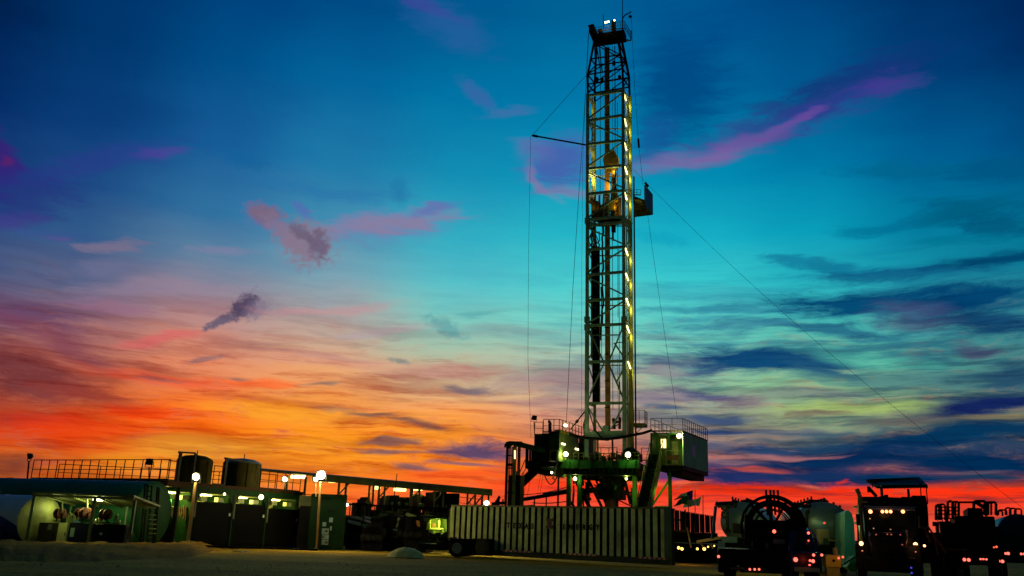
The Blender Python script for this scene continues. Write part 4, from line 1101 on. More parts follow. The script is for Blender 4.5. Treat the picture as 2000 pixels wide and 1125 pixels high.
m = MB(); hx(m, W0 + nn * .012, W0 + Wd_ + nn * .012, W0 + Wd_ - nn * .02, W0 - nn * .02, ZB + (ZT - ZB) * .36, ZB + (ZT - ZB) * .70); m.build('notice_board', paint('blue_notice_board', (.34, .48, .95), .5), dg)
m = MB()
for j in range(5):
    z = ZB + (ZT - ZB) * (.40 + .055 * j); hx(m, W0 + Wd_ * .15 + nn * .020, W0 + Wd_ * (.85 - .1 * (j % 2)) + nn * .020, W0 + Wd_ * .8 + nn * .013, W0 + Wd_ * .15 + nn * .013, z, z + .04)
m.build('notice_lines', paint('notice_lines_white', (.5, .52, .6), .6), dg)
railing(dg, [gz(K0 + wd, ZT), gz(K0, ZT)], h=1.12, n=3, r=.025)
railing(dg, [gz(K0, ZT), gz(K1, ZT)], h=1.12, step=(dl.length / 12), r=.025)
railing(dg, [gz(K0 + wd, ZT), gz(K1 + wd, ZT), gz(K1, ZT)], h=1.12, step=(dl.length / 7), r=.025)
railing(dg, [gz(K0 + wd * .52 - dl * .02, ZB), gz(K0 + wd * .08 - dl * .02, ZB)], h=1.2, n=2, r=.03, mat=paint('porch_rail_olive', (.12, .10, .04), .6), name='porch_railing')
m = MB(); q = K0 - dl * .01; hx(m, q + wd * .5, q + wd * .1, q + wd * .1 + Vector((0, .05, 0)), q + wd * .5 + Vector((0, .05, 0)), ZB + .42, ZB + .85); m.build('porch_panel', RED if False else paint('porch_panel_red', (.22, .05, .03), .6), dg)
fl = K0 + wd * .12
t = floodlight(gz(fl, ZT - .35) - dl * .0, .42, 'bright floodlight under the porch roof of the right cabin', aim=(-.3, -1, -.3), power=130, col=(.9, 1., .2), mount=gz(fl, ZT - .1), lens=L_FLOODW, mmat=DARK)
# stairs from rig floor to ground on the right
st = thing('stairway', gz(rp(1258, 1000, -3)), 'steep green steel stairway from the ground up to the right cabin', 'stairs')
a0, a1 = rp(1270, 888, -2.0), rp(1246, 990, -3.8); b0, b1 = rp(1295, 880, -2.0), rp(1271, 990, -3.8)
for a, b in ((a0, a1), (b0, b1)):
    bb = a + (b - a) * (a.z / (a.z - b.z)); MB().beam(a, bb, .10, .34, upv=(0, 0, 1)).build('stringer', paint('stair_olive_green', (.07, .09, .025), .5), st)
m = MB(); ee = lambda a, b: a + (b - a) * (a.z / (a.z - b.z))
A1_, B1_ = ee(a0, a1), ee(b0, b1)
for i in range(26): m.beam(a0.lerp(A1_, (i + .5) / 26), b0.lerp(B1_, (i + .5) / 26), .28, .04)
m.build('treads', DGREEN, st)
m = MB(); o_ = Vector((0, .16, -.12)); m.hexa([a0 + o_, b0 + o_, B1_ + o_, A1_ + o_] + [q + o_ * 1.3 for q in (a0, b0, B1_, A1_)]); m.build('back_plate', paint('stair_back_green', (.010, .035, .010), .6), st)
for a, b in ((a0, A1_), (b0, B1_)):
    m = MB(); U = Vector((0, 0, 1.0)); m.tube(a + U, b + U, .035, 6); m.tube(a + U * .5, b + U * .5, .025, 6)
    for i in range(7): q = a.lerp(b, i / 6); m.tube(q, q + U, .03, 6)
    m.build('handrail', paint('stair_rail_olive', (.12, .11, .04), .6), st)
# blowout preventer under the floor
bp = thing('blowout_preventer', gz(rp(1192, 1000, 2)), 'massive black blowout preventer stack on a red base under the rig floor', 'blowout preventer')
m = MB(); c = rp(1192, 950, 2)
for (y0, y1, w) in ((918, 930, 18), (929, 942, 22), (941, 956, 20), (955, 975, 23)):
    RG.box(m, 1192 - w, y0, 1192 + w, y1, 1.4, 3.2)
m.lathe(rp(1192, 974, 2.2), (0, 0, 1), [(0, .7), (.5, .95), (1.2, 1.0), (2.0, .8), (3.2, .7)], 20); m.build('stack', BLACK, bp)
m = MB()
for y in (936, 948, 964):
    m.tube(rp(1166, y, 1.6), rp(1216, y, 1.6), .18, 8); m.lathe(rp(1214, y, 1.6), RG.u, [(0, .3), (.1, .3)], 12)
m.build('ram_arms', BLACK, bp)
m = MB(); m.lathe(gz(rp(1195, 990, 2.2)), (0, 0, 1), [(0, .6), (rp(1195, 974, 2.2).z, .6)], 20); m.build('spool', DRED, bp, smooth=True)
# vertical pipe rack tower at left + crossover pipes -------------------------------------
tw = thing('flowline_tower', gz(P(1000, 1000, 74)), 'tall narrow pipe tower in green steel left of the rig', 'pipe tower')
TF = Frame(gz(P(1000, 1000, 74)), 19)
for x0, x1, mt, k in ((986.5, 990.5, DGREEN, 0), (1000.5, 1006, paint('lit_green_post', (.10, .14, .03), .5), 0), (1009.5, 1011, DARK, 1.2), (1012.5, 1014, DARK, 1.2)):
    m = MB(); TF.box(m, x0, 868, x1, 1000, k, k + .2, True); m.build('post', mt, tw)
m = MB()
for x in (992.5, 994.5, 997, 998.8): TF.box(m, x, 872, x + .8, 1000, .3, .4, True)
m.build('pipes', BLACK, tw)
m = MB(); TF.box(m, 993, 928, 1015.5, 1000, .5, 1.6, True); TF.box(m, 1006, 920, 1008, 930, .3, 1.); TF.box(m, 991, 905, 1001, 910, .2, .6); m.build('valve_cabinet', BLACK, tw)
m = MB(); m.path([TF.pt(988, 874), TF.pt(989, 867), TF.pt(994, 865), TF.pt(1020, 866, .5)], .16, 8); m.path([TF.pt(994, 876, .1), TF.pt(996, 869, .1), TF.pt(1003, 866, .1)], .14, 8); m.path([TF.pt(1003, 866), TF.pt(1012, 866), TF.pt(1062, 878, 2)], .16, 8); m.build('goose_neck', DGREEN, tw, smooth=True)
m = MB(); m.beam(TF.pt(1008, 868, .3), TF.pt(1064, 881, 2), .34, .3); m.build('trough', GREEN, tw)
m = MB()
for y in (890, 914, 940, 962): m.beam(TF.pt(988, y), TF.pt(1003, y), .10)
m.build('rungs', DGREEN, tw)
m = MB(); m.tube(TF.pt(1005.5, 880, -.1), TF.pt(1005.5, 896, -.1), .05, 8); m.build('tube_light', L_TUBEY, tw)
# slanting stair from left deck down to the tower
s2 = thing('left_stairway', rp(1012, 952, -1), 'dark slanting gangway with handrail from the left deck down to the pipe tower', 'gangway')
s2.name = 'gangway'
a, b = rp(1044, 920, -1), rp(1010, 952, -1)
m = MB(); m.beam(a, b, .9, .55); m.build('ramp', BLACK, s2)
m = MB(); U = Vector((0, 0, .9))
m.tube(a + U * 1.1 - RG.u * .9, b + U * .9, .04, 6); m.tube(a + U * .6 - RG.u * .6, b + U * .5, .03, 6)
for i in range(4): q = a.lerp(b, i / 3); m.tube(q, q + U, .035, 6)
m.build('handrail', DGREEN, s2)
# deck side plant box left
m = MB(); RG.box(m, 1026, 874, 1062, 915, -.9, -.5)
lft = thing('pipe_rack', rp(1045, 915, -1), 'black rack of upright tanks and pipes on the left edge of the rig floor', 'pipe rack')
m = MB()
for x, w in ((1027, 2), (1033, 3), (1037.5, 2)): RG.box(m, x, 876, x + w, 914, -1.3, -1.1)
RG.box(m, 1040, 882, 1056, 914, -1.1, .4); RG.box(m, 1026, 903, 1060, 915, -1.35, -.5); m.build('frame', BLACK, lft)
m = MB()
for x in (1059, 1062, 1066): m.tube(rp(x, 914, -1.4), rp(x, 878, -1.4), .09, 8)
m.build('pipes', paint('olive_green_pipe', (.05, .07, .02), .5), lft)

# conveyor-like slanting pipe between tower and legs, seen against the sky
cv = thing('catwalk_ramp', gz(P(1050, 1000, 84)), 'long slanting pipe chute low behind the rig with cables above it', 'pipe chute')
q0, q1 = P(1012, 977, 84), P(1108, 961, 88)
m = MB(); m.beam(q0, q1, .4, .32); m.build('chute', DARK, cv)
m = MB(); m.beam(P(1062, 966, 85.6), P(1106, 958, 87.7), .3, .25); m.build('trough', GREEN, cv)
for (x, y) in ((1044, 972), (1067, 968), (1051, 990)):
    MB().beam(P(x, y, 85), gz(P(x, 1000, 85)), .12).build('post', BLACK, cv)
m = MB(); m.path(sag(P(1012, 966, 84), P(1108, 951, 86), .2, 8), .04); m.path(sag(P(1040, 982, 84), P(1108, 979, 86), .1, 8), .05); m.path(sag(P(1012, 987, 84), P(1045, 986, 84), .05, 4), .05)
for x in (1030, 1037, 1056, 1061): m.tube(P(x, 925, 84.5), P(x - 8, 975, 84.5), .015, 4)
m.build('lines', DARK, cv)
m = MB(); m.lathe(gz(P(1043, 1000, 70)), (0, 0, 1), [(0, .35), (2.9, .35), (3.3, .2), (3.5, .05)], 14); tag(m.build('gas_bottle', paint('grey_blue_bottle', (.25, .30, .28), .4), None, smooth=True), 'pale grey cylinder standing just behind the long container', 'gas cylinder')
m = MB(); m.lathe(gz(P(1132, 1000, 72)), (0, 0, 1), [(0, .35), (2.9, .35), (3.3, .15)], 14); tag(m.build('blue_cylinder', paint('blue_cylinder_paint', (.08, .25, .40), .4), None, smooth=True), 'blue cylinder showing over the container beside a green leg', 'gas cylinder')

# floodlights of the rig
floodlight(rp(1104.5, 831, -1.2), .34, 'yellow floodlight on a post above the left cabin roof', aim=(0, -1, -.1), power=40, mount=rp(1103, 900, -1.2), r=.06)
floodlight(rp(1105, 887, -3.2), .46, 'large white floodlight at the front edge of the rig floor left of the mast', aim=(0, -1, -.25), power=75, col=(.7, 1., .2), mount=rp(1105, 899, -3.2), lens=L_FLOODW, tilt=.15)
floodlight(rp(1226.5, 888, -3.2), .50, 'large white floodlight at the front edge of the rig floor right of the mast', aim=(0, -1, -.25), power=75, col=(.7, 1., .2), mount=rp(1226.5, 899, -3.2), lens=L_FLOODW, tilt=.15)
floodlight(P(1043.5, 816, 76.5), .5, 'unlit floodlight on a thin pole above the left end of the left cabin', lit=False, aim=(.5, -1, -.4), mount=P(1044, 850, 76.5), r=.03)
ball_lamp(rp(1077.5, 923, -1.3), .11, 'tiny lamp under the left deck near the hanging hose loops', 8)
ball_lamp(rp(1123, 935, -.8), .17, 'round lamp under the rig floor left of the blowout preventer', 50, (.7, 1., .15))
ball_lamp(rp(1223, 935, .5), .12, 'greenish lamp under the rig floor right of the blowout preventer', 45, (.6, 1., .1), L_TUBEY)
lamp_or_fill_light(sub, rp(1245, 955, -2.5), 35, (.4, 1., .05), .3)  # added green fill under the floor, no fitting
lamp_or_fill_light(sub, rp(1300, 960, -2.5), 30, (.5, 1., .05), .3)  # added green fill by the far right leg, no fitting
lamp_or_fill_light(sub, rp(1165, 905, -5), 20, (.5, 1., .1), .4)  # added fill in front of the floor edge, no fitting
# ------------------------------------------------------------------ long ribbed container with lettering
g0, g1 = G(877, 1083.5), G(1306, 1108)
dd = (g1 - g0); LEN = dd.length
CU = dd.normalized(); CV = Vector((-CU.y, CU.x, 0))
CF = Frame(g0, 0); CF.u = CU; CF.v = CV
HC = (CF.pt(1090, 989.5).z + CF.pt(1290, 992).z) / 2
print('container length', LEN, 'height', HC, 'Y', g0.y, g1.y)
ct = thing('ribbed_container', gz(g0 + dd / 2), 'long grey-green steel container with deep vertical ribs and black lettering TEXAS ENERGY', 'container')
def cl(a, k, z): return CF.loc(a, k, z)
NR = 34; pitch = LEN / NR; dp = .38
m = MB(); pr = []
for i in range(NR):
    a = i * pitch
    jit = [0, .012, -.010, .018, -.006][i * 7 % 5]
    pr += [(a, jit), (a + pitch * (.60 + jit), -jit * .8), (a + pitch * .66, dp), (a + pitch * .92, dp)]
pr.append((LEN, 0))
ZL, ZH = .42, HC - .04
n = len(pr)
m.v = [cl(a, k, ZL) for a, k in pr] + [cl(a, k, ZH) for a, k in pr]
m.f = [[i, i + 1, n + i + 1, n + i] for i in range(n - 1)]; m.mi = [0] * (n - 1)
for j in range(n - 1):
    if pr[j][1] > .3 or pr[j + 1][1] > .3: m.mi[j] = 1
m.build('ribbed_wall', [YARD, paint('rib_recess', (.022, .032, .024), .8)], ct)  # shade of the recesses put into their darker colour
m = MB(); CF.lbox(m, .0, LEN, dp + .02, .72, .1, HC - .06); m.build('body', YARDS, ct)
m = MB(); CF.lbox(m, -.03, LEN + .03, -.04, .12, .10, .40); m.build('bottom_rail', paint('container_rail', (.05, .06, .035), .6), ct)
m = MB(); CF.lbox(m, -.03, LEN + .03, -.02, .10, HC - .06, HC + .04); m.build('top_rail', paint('container_top_rail', (.14, .15, .07), .6), ct)
m = MB(); CF.lbox(m, LEN - .22, LEN + .04, -.03, .3, .1, HC + .05); m.build('corner_post', paint('container_corner', (.07, .10, .07), .6), ct)
for i, (xa, xb) in enumerate(((983, 1041), (1108, 1168), (1245, 1305))):
    a = (CF.pt(xa, 1086) - g0).dot(CU); b = (CF.pt(xb, 1090) - g0).dot(CU); k = 13
    r_ = MB()
    for j in range(k):
        x0 = a + (b - a) * j / k; x1 = a + (b - a) * (j + 1) / k
        r_.cur = j % 2
        CF.lbox(r_, x0, x1, -.056, -.045, .37, .45 + (.02 if False else 0))
    CF.lbox(r_, a, b, -.046, -.041, .36, .46)
    r_.build('reflective_tape', [paint('tape_red', (.45, .02, .02), .4), paint('tape_white', (.6, .58, .5), .4)], ct)
def letter(ch, px, py, hpx, mat, parent, name='lettering'):
    c = bpy.data.curves.new('t', 'FONT'); c.body = ch; c.size = 1; c.align_x = 'CENTER'; c.align_y = 'CENTER'; c.extrude = .02; c.offset = .035
    ob = bpy.data.objects.new('t', c); COL.objects.link(ob)
    dg_ = bpy.context.evaluated_depsgraph_get(); me = bpy.data.meshes.new_from_object(ob.evaluated_get(dg_))
    bpy.data.objects.remove(ob)
    z = CF.pt(px, py).z; a = (CF.pt(px, py) - g0).dot(CU)
    s = (CF.pt(px, py - hpx / 2).z - CF.pt(px, py + hpx / 2).z) / .72
    mm = MB(); mm.add([cl(a + v.co.x * s * .85, -.012 - v.co.z * .3, z + v.co.y * s) for v in me.vertices], [tuple(p.vertices) for p in me.polygons])
    return mm
LT = MB()
def rib(px, n0=0): return round(((CF.pt(px, 1028) - g0).dot(CU) - pitch * .29) / pitch) + n0
def ribx(i, py):                          # letters are painted one to a rib
    return proj(cl((i + .29) * pitch, 0, CF.pt(1090, py).z))[0]
iT, iE = rib(998), rib(1099.5)
for (ch, x, y), ri in zip((('T', 998, 1026.5), ('E', 1009.5, 1027.2), ('X', 1021, 1027.5), ('A', 1034, 1028), ('S', 1048.5, 1028.3), ('E', 1099.5, 1029.5), ('N', 1113, 1029.8), ('E', 1126, 1030), ('R', 1139, 1030.2), ('G', 1152.5, 1030.4), ('Y', 1165.5, 1030.6)), [iT + j for j in range(5)] + [iE + j for j in range(6)]):
    q = letter(ch, ribx(ri, y), y, 10.6, BLACK, ct); LT.add(q.v, [tuple(f) for f in q.f])
LT.build('lettering', BLACK, ct)
EM = MB(); c_ = (1073, 1021)
def ep(x, y, k=-.012): return CF.pt(x, y, k)
EM.cur = 0
for poly in ([(1066, 1011), (1070, 1014), (1072, 1011.5), (1075, 1013), (1078, 1013), (1082.5, 1010), (1081, 1017), (1078, 1019), (1077, 1024), (1079, 1027), (1068, 1027), (1070, 1023), (1068, 1019)],
             [(1065, 1026.5), (1081, 1026.5), (1079.5, 1033), (1067, 1032.5)]):
    EM.prism([ep(x, y) for x, y in poly], CV * .02)
EM.build('emblem', paint('dark_red_emblem', (.09, .008, .012), .6), ct)
# square fan guard standing against its left end, and the tail of a low trailer in front
fn = thing('fan_housing', cl((CF.pt(941, 1068) - g0).dot(CU), -.5, 0), 'square black housing with a fan against the left part of the ribbed container', 'fan')
m = MB(); a0, a1, z0, z1 = CF.ext(925.5, 1052, 957, 1085, -.35); 
for q in ((a0, a1, z1 - .1, z1), (a0, a1, z0, z0 + .1), (a0, a0 + .12, z0, z1), (a1 - .12, a1, z0, z1)): CF.lbox(m, q[0], q[1], -.45, -.05, q[2], q[3])
CF.lbox(m, a0, a1, -.2, -.05, z0, z1); m.build('frame', BLACK, fn)
m = MB(); cc = cl((a0 + a1) / 2, -.42, (z0 + z1) / 2)
for k in range(9):
    t = 2 * math.pi * k / 9; d = CU * math.cos(t) + Vector((0, 0, 1)) * math.sin(t); e = CU * math.cos(t + .5) + Vector((0, 0, 1)) * math.sin(t + .5)
    m.quad(cc, cc + d * .42, cc + e * .44 + CV * .08)
m.build('blades', paint('fan_blade_grey', (.20, .24, .16), .5), fn)
m = MB(); m.lathe(cc - CV * .0, CV, [(0, .48), (.16, .5), (.16, .46), (.02, .45)], 24); m.build('shroud', DARK, fn)

tr = thing('low_trailer', gz(P(893, 1085, 52)), 'black low trailer tail with a pale-rimmed wheel standing left of the ribbed container', 'trailer')
TR = Frame(gz(P(893, 1085, 52)), 8)
m = MB(); TR.box(m, 872, 1052, 915, 1066, .0, 2.2); TR.box(m, 818, 1062, 874, 1074, .5, 2.); TR.box(m, 906, 1060, 915, 1086, .0, 2.2); TR.box(m, 871, 1056, 876, 1070, 0, 2.2)
m.prism([TR.pt(850, 1064), TR.pt(878, 1050), TR.pt(878, 1056), TR.pt(852, 1070)], TR.v * 1.5); m.build('body', BLACK, tr)
def wheel(root, c, ax, r, w, rim=None, nm='wheel'):
    c = Vector(c); ax = Vector(ax).normalized()
    t = MB(); t.lathe(c - ax * w / 2, ax, [(0, r * .62), (.02, r * .92), (w * .25, r), (w * .75, r), (w - .02, r * .92), (w, r * .62)], 28)
    ty = t.build(nm, RUBBER, root, smooth=True)
    t = MB(); t.lathe(c - ax * (w / 2 + .012), ax, [(0, r * .58), (.03, r * .60), (.05, r * .5), (.10, r * .30), (.06, r * .24), (.02, r * .2)], 24); t.build('rim', rim or ALU, ty, smooth=True)
    t = MB(); x, y = t._fr(c, c + ax)
    for k in range(10):
        a = 2 * math.pi * k / 10; q = c - ax * (w / 2 + .02) + (x * math.cos(a) + y * math.sin(a)) * r * .42
        t.lathe(q, -ax, [(0, .03), (.03, .025)], 6)
    t.build('wheel_nuts', DARK, ty)
    return ty
wc = TR.pt(893, 1076, -.02); zr = .50
wheel(tr, Vector((wc.x, wc.y, .50)), -TR.v * -1, .50, .30)
wheel(tr, Vector((wc.x, wc.y, .50)) + TR.v * 1.9, TR.v, .50, .30)
for x in (879, 889, 898, 908):
    m = MB(); TR.box(m, x, 1049, x + 3, 1051.7, -.03, .05); m.build('marker_or_reflection', paint('unlit_red_lens', (.25, .03, .02), .4), tr)
m = MB(); TR.box(m, 876, 1052, 879, 1056, -.04, 0); m.build('reflector', paint('amber_reflector', (.5, .42, .05), .4), tr)
# tarpaulin-covered mound
tp = MB(); c0 = G(789, 1089); n1, n2 = 28, 10
w_ = (G(821, 1089) - G(758, 1089)).length / 2 * .80
for j in range(n2 + 1):
    for i in range(n1 + 1):
        x = -1 + 2 * i / n1; y = -1 + 2 * j / n2
        rr = max(abs(x) * .96, (x * x + y * y) ** .5 if abs(y) > .2 else abs(x))
        h = max(0, 1 - rr ** 2.1) ** .55 * .78 * (1 - .10 * abs(x + .1)) + .07 * mnoise.noise(Vector((x * 3, y * 3, 2))) * (1 - rr)
        h += .05 * abs(math.sin(x * 9 + y * 2)) * max(0, 1 - rr)
        tp.v.append(Vector((c0.x + x * w_, c0.y + .9 + y * .9, max(-.02, h * .62))))
for j in range(n2):
    for i in range(n1): a = j * (n1 + 1) + i; tp.f.append([a, a + 1, a + n1 + 2, a + n1 + 1]); tp.mi.append(0)
o = tp.build('tarpaulin_mound', TARP, None, smooth=True); tag(o, 'pale rumpled tarpaulin mound lying on the gravel in front of the dark machinery', 'tarpaulin')

# flags
def flag(pole_px, top, bot, pts, label, polelabel_Y, cols):
    Y = polelabel_Y
    t = thing('flag', gz(P(pole_px, 1000, Y)), label, 'flag', 'flags flying beyond the ribbed container')
    m = MB(); m.tube(gz(P(pole_px, 1000, Y)), P(pole_px + 1.5, top, Y), .035, 6); m.build('pole', OLIVE, t)
    # cloth: rows x cols patch between upper edge and lower edge polylines, rippled
    up, lo = pts; NU = 14; NV = 6
    m = MB(); 
    def ev(poly, s):
        s *= len(poly) - 1; i = min(int(s), len(poly) - 2); f = s - i
        return poly[i][0] * (1 - f) + poly[i + 1][0] * f, poly[i][1] * (1 - f) + poly[i + 1][1] * f
    for j in range(NV + 1):
        for i in range(NU + 1):
            a, b = ev(up, i / NU), ev(lo, i / NU); v = j / NV
            q = P(a[0] + (b[0] - a[0]) * v, a[1] + (b[1] - a[1]) * v, Y)
            q.y += .25 * math.sin(i * .9 + j * .3) * (i / NU)
            m.v.append(q)
    for j in range(NV):
        for i in range(NU):
            k = j * (NU + 1) + i; m.f.append([k, k + 1, k + NU + 2, k + NU + 1]); m.mi.append(cols(i / NU, j / NV))
    return t, m
FB = cloth('flag_blue', (.05, .04, .40)); FW = cloth('flag_white', (.52, .80, .55)); FR_ = cloth('flag_red', (.30, .05, .02)); FG = cloth('flag_green', (.02, .12, .03))
t, m = flag(1356, 956, 1000, ([(1353.5, 957), (1342, 961), (1330, 965), (1316, 976)], [(1352.5, 979), (1343, 979), (1333, 972), (1318, 977)]), 'flag with blue, white and red fields flying from the middle pole', 78, lambda u, v: 0 if u < .33 else (1 if v < .5 else 2))
m.build('cloth', [FB, FW, FR_], t)
t, m = flag(1343, 966, 1000, ([(1343, 968), (1336, 969), (1326, 977), (1316, 988)], [(1343, 986), (1333, 984), (1326, 987), (1315, 989)]), 'dark green flag flying lowest from the left pole', 76, lambda u, v: 0)
m.build('cloth', [FG], t)
t, m = flag(1371.5, 967, 1000, ([(1370, 969), (1362, 974), (1350, 976), (1340, 977)], [(1366, 989), (1358, 987), (1348, 990), (1335, 991)]), 'plain pale flag flying from the right pole', 77, lambda u, v: 0)
m.build('cloth', [FW], t)

# slatted trailer side right of the container
sl = thing('slatted_trailer', gz(P(1350, 1080, 58)), 'dark slatted trailer body with yellow bulbs below it, right of the ribbed container', 'trailer')
SF = Frame(gz(P(1308, 1080, 57)), -14)
m = MB(); SF.box(m, 1306, 1040, 1402, 1060, .1, 2.4); SF.box(m, 1306, 1062, 1402, 1100, .3, 2.4, True); m.build('body', BLACK, sl)
m = MB()
for i in range(26):
    x = 1308 + i * 3.5; y0 = 994 + i * .55; SF.box(m, x, y0, x + 1.7, 1042, .05, .12)
SF.box(m, 1307, 993, 1318, 996, .0, .1); SF.box(m, 1310, 1014, 1341, 1017, .0, .1); m.build('slats', DARK, sl)
m = MB()
for i in range(9): x = 1310 + i * 10; SF.box(m, x, 996 + i * 1.6, x + 6, 1040, .5, .6)
m.build('inner_panels', BLACK, sl)
m = MB()
for x0, x1, y0, y1 in ((1307, 1309.5, 995, 1038), (1338, 1340, 995, 1038), (1307, 1340, 1035, 1039), (1322, 1324, 996, 1036)): SF.box(m, x0, y0, x1, y1, -.05, .04)
m.build('gate_frame', paint('brown_gate_frame', (.12, .075, .03), .6), sl)
m = MB(); m.tube(P(1398, 988, 50), P(1391, 1052, 50), .09, 8); m.tube(P(1398, 987, 50), P(1401, 980, 50), .07, 8); m.build('side_post', paint('blue_side_post', (.02, .09, .22), .5), sl)
for i, (x, y, s) in enumerate(((1310, 1072, 2.), (1325.5, 1070, 3), (1332, 1072, 3), (1362, 1072, 2.5), (1375.5, 1072, 3.4), (1383, 1068, 1.8), (1395, 1066, 1.6))):
    m = MB(); m.lathe(P(x, y, 55.), (0, -1, 0), [(0, .03 * s), (.05, .022 * s)], 8); m.build('bulb', L_YEL, sl)
m = MB(); m.path([P(1342, 1030, 55), P(1346, 1050, 55), P(1350, 1070, 55)], .05); m.path([P(1369, 1062, 55), P(1376, 1070, 55)], .06); m.beam(P(1362, 1058, 55), P(1410, 1050, 53), .14); m.path([P(1388, 1062, 55), P(1393, 1072, 55)], .05)
m.build('hand_rails', paint('olive_yellow_rail', (.30, .24, .07), .6), sl)
lamp_or_fill_light(sl, P(1345, 1075, 54), 12, (1., .6, .15), .2)
# ------------------------------------------------------------------ tanks at the far left
def htank(name, c0, c1, r, mat, label, capmat, dome0=0., dome1=.22, parts=None):
    c0, c1 = Vector(c0), Vector(c1); d = (c1 - c0); L = d.length; d.normalize()
    t = thing(name, gz((c0 + c1) / 2), label, 'tank')
    pr = [(-dome0, .02), (-dome0 * .85, r * .55), (-dome0 * .4, r * .85), (0, r), (L * .33, r), (L * .331, r + .02), (L * .336, r + .02), (L * .337, r), (L * .66, r), (L * .661, r + .02), (L * .666, r + .02), (L * .667, r), (L, r)]
    MB().lathe(c0, d, pr, 40).build('shell', mat, t, smooth=True)
    MB().lathe(c1, d, [(-.001, r * .998), (dome1 * .2, r * .97), (dome1 * .6, r * .75), (dome1 * .9, r * .4), (dome1, .02)], 40).build('end_cap', capmat, t, smooth=True)
    m = MB()
    for k in (.12, .5, .88):
        q = c0 + d * L * k; x = d.cross(Vector((0, 0, 1))).normalized()
        m.hexa([gz(q - x * r * .8 - d * .12, 0), gz(q + x * r * .8 - d * .12, 0), gz(q + x * r * .8 + d * .12, 0), gz(q - x * r * .8 + d * .12, 0), gz(q - x * r * .9 - d * .12, c0.z - r * .5), gz(q + x * r * .9 - d * .12, c0.z - r * .5), gz(q + x * r * .9 + d * .12, c0.z - r * .5), gz(q - x * r * .9 + d * .12, c0.z - r * .5)])
    m.build('saddles', DARK, t)
    return t, d
YG = 49.
c1 = P(298, 1003, YG); rG = P(298, 940, YG).z - c1.z
nG = Vector((.975, -.22, 0)).normalized()
Lg = 14.0
gt, dG = htank('green_fuel_tank', c1 - nG * Lg, c1, rG, TANKG, 'large dark green horizontal tank behind the open shelter at the left', paint('tank_cap_green', (.004, .050, .012), .6), .9)
# painted number on its side
c = bpy.data.curves.new('t', 'FONT'); c.body = '0'; c.size = .42; c.extrude = .01
ob = bpy.data.objects.new('t', c); COL.objects.link(ob); me = bpy.data.meshes.new_from_object(ob.evaluated_get(bpy.context.evaluated_depsgraph_get())); bpy.data.objects.remove(ob)
q = P(26, 966, YG + 1.4); m = MB()
sdn = Vector((nG.y, -nG.x, 0)) * 1
sdn = -Vector((-nG.y, nG.x, 0))
cc = c1 - nG * Lg * .93; zc = q.z - c1.z; off = math.sqrt(max(.1, rG ** 2 - (zc) ** 2)) + .05
ax = (q - c1).dot(nG); base = c1 + nG * ax + sdn * off
m.add([gz(base + nG * v.co.x + sdn * (v.co.z), q.z - .15 + v.co.y) for v in me.vertices], [tuple(p.vertices) for p in me.polygons]); m.build('painted_number', WHITE, gt)
# ladder, pipes and red-white placard by the cap
m = MB()
for x in (283, 288, 296, 307, 311):
    m.tube(gz(P(x, 1000, 47.3)), P(x + 1, 945 + (x - 283) * .25, 47.3), .05, 6)
for i in range(12): y = 950 + i * 9.5; m.tube(P(288.5, y, 47.3), P(296.5, y, 47.3), .025, 5)
m.build('ladder', BLACK, gt)
pl_ = gz(P(294, 986, 47.1), 0); LF = Frame(P(294, 986, 47.1), 0)
m = MB(); LF.box(m, 284, 980, 304, 992, 0, .04); m.build('placard', paint('placard_white', (.35, .30, .26), .6), gt)
m = MB(); LF.box(m, 286, 982, 302, 984, -.02, 0)
for i in range(6): LF.box(m, 286.5 + i * 2.7, 986, 288.3 + i * 2.7, 990, -.02, 0)
m.build('placard_lettering', paint('placard_red', (.35, .03, .03), .6), gt)
m = MB()
for i in range(5): LF.box(m, 291, 1005 + i * 9, 301, 1006.6 + i * 9, -.2, .1)
m.build('steps', paint('olive_steps', (.16, .16, .06), .6), gt)

YB = 45.
c1 = P(77, 1016, YB); rB = (P(77, 966, YB).z - P(77, 1064, YB).z) / 2; c1.z = max(c1.z, rB + .05)
nB = Vector((.90, -.43, 0)).normalized()
bt_, dB = htank('blue_water_tank', c1 - nB * 8, c1, rB, TANKB, 'pale blue horizontal tank with a yellow-lit end cap at the left edge', paint('cap_yellow_lit', (.40, .42, .20), .5), .3, .12)  # shelter light's yellow put into the cap colour
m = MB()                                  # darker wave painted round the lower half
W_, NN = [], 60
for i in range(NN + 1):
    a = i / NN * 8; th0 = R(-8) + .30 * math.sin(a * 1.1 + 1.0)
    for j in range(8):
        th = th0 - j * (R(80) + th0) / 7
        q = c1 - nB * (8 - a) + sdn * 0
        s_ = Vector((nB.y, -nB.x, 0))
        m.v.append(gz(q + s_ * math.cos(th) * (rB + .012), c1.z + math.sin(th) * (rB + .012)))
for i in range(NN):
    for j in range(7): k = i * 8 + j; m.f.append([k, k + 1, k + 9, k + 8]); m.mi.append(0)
m.build('painted_wave', paint('wave_blue', (.01, .06, .38), .4), bt_, smooth=True)

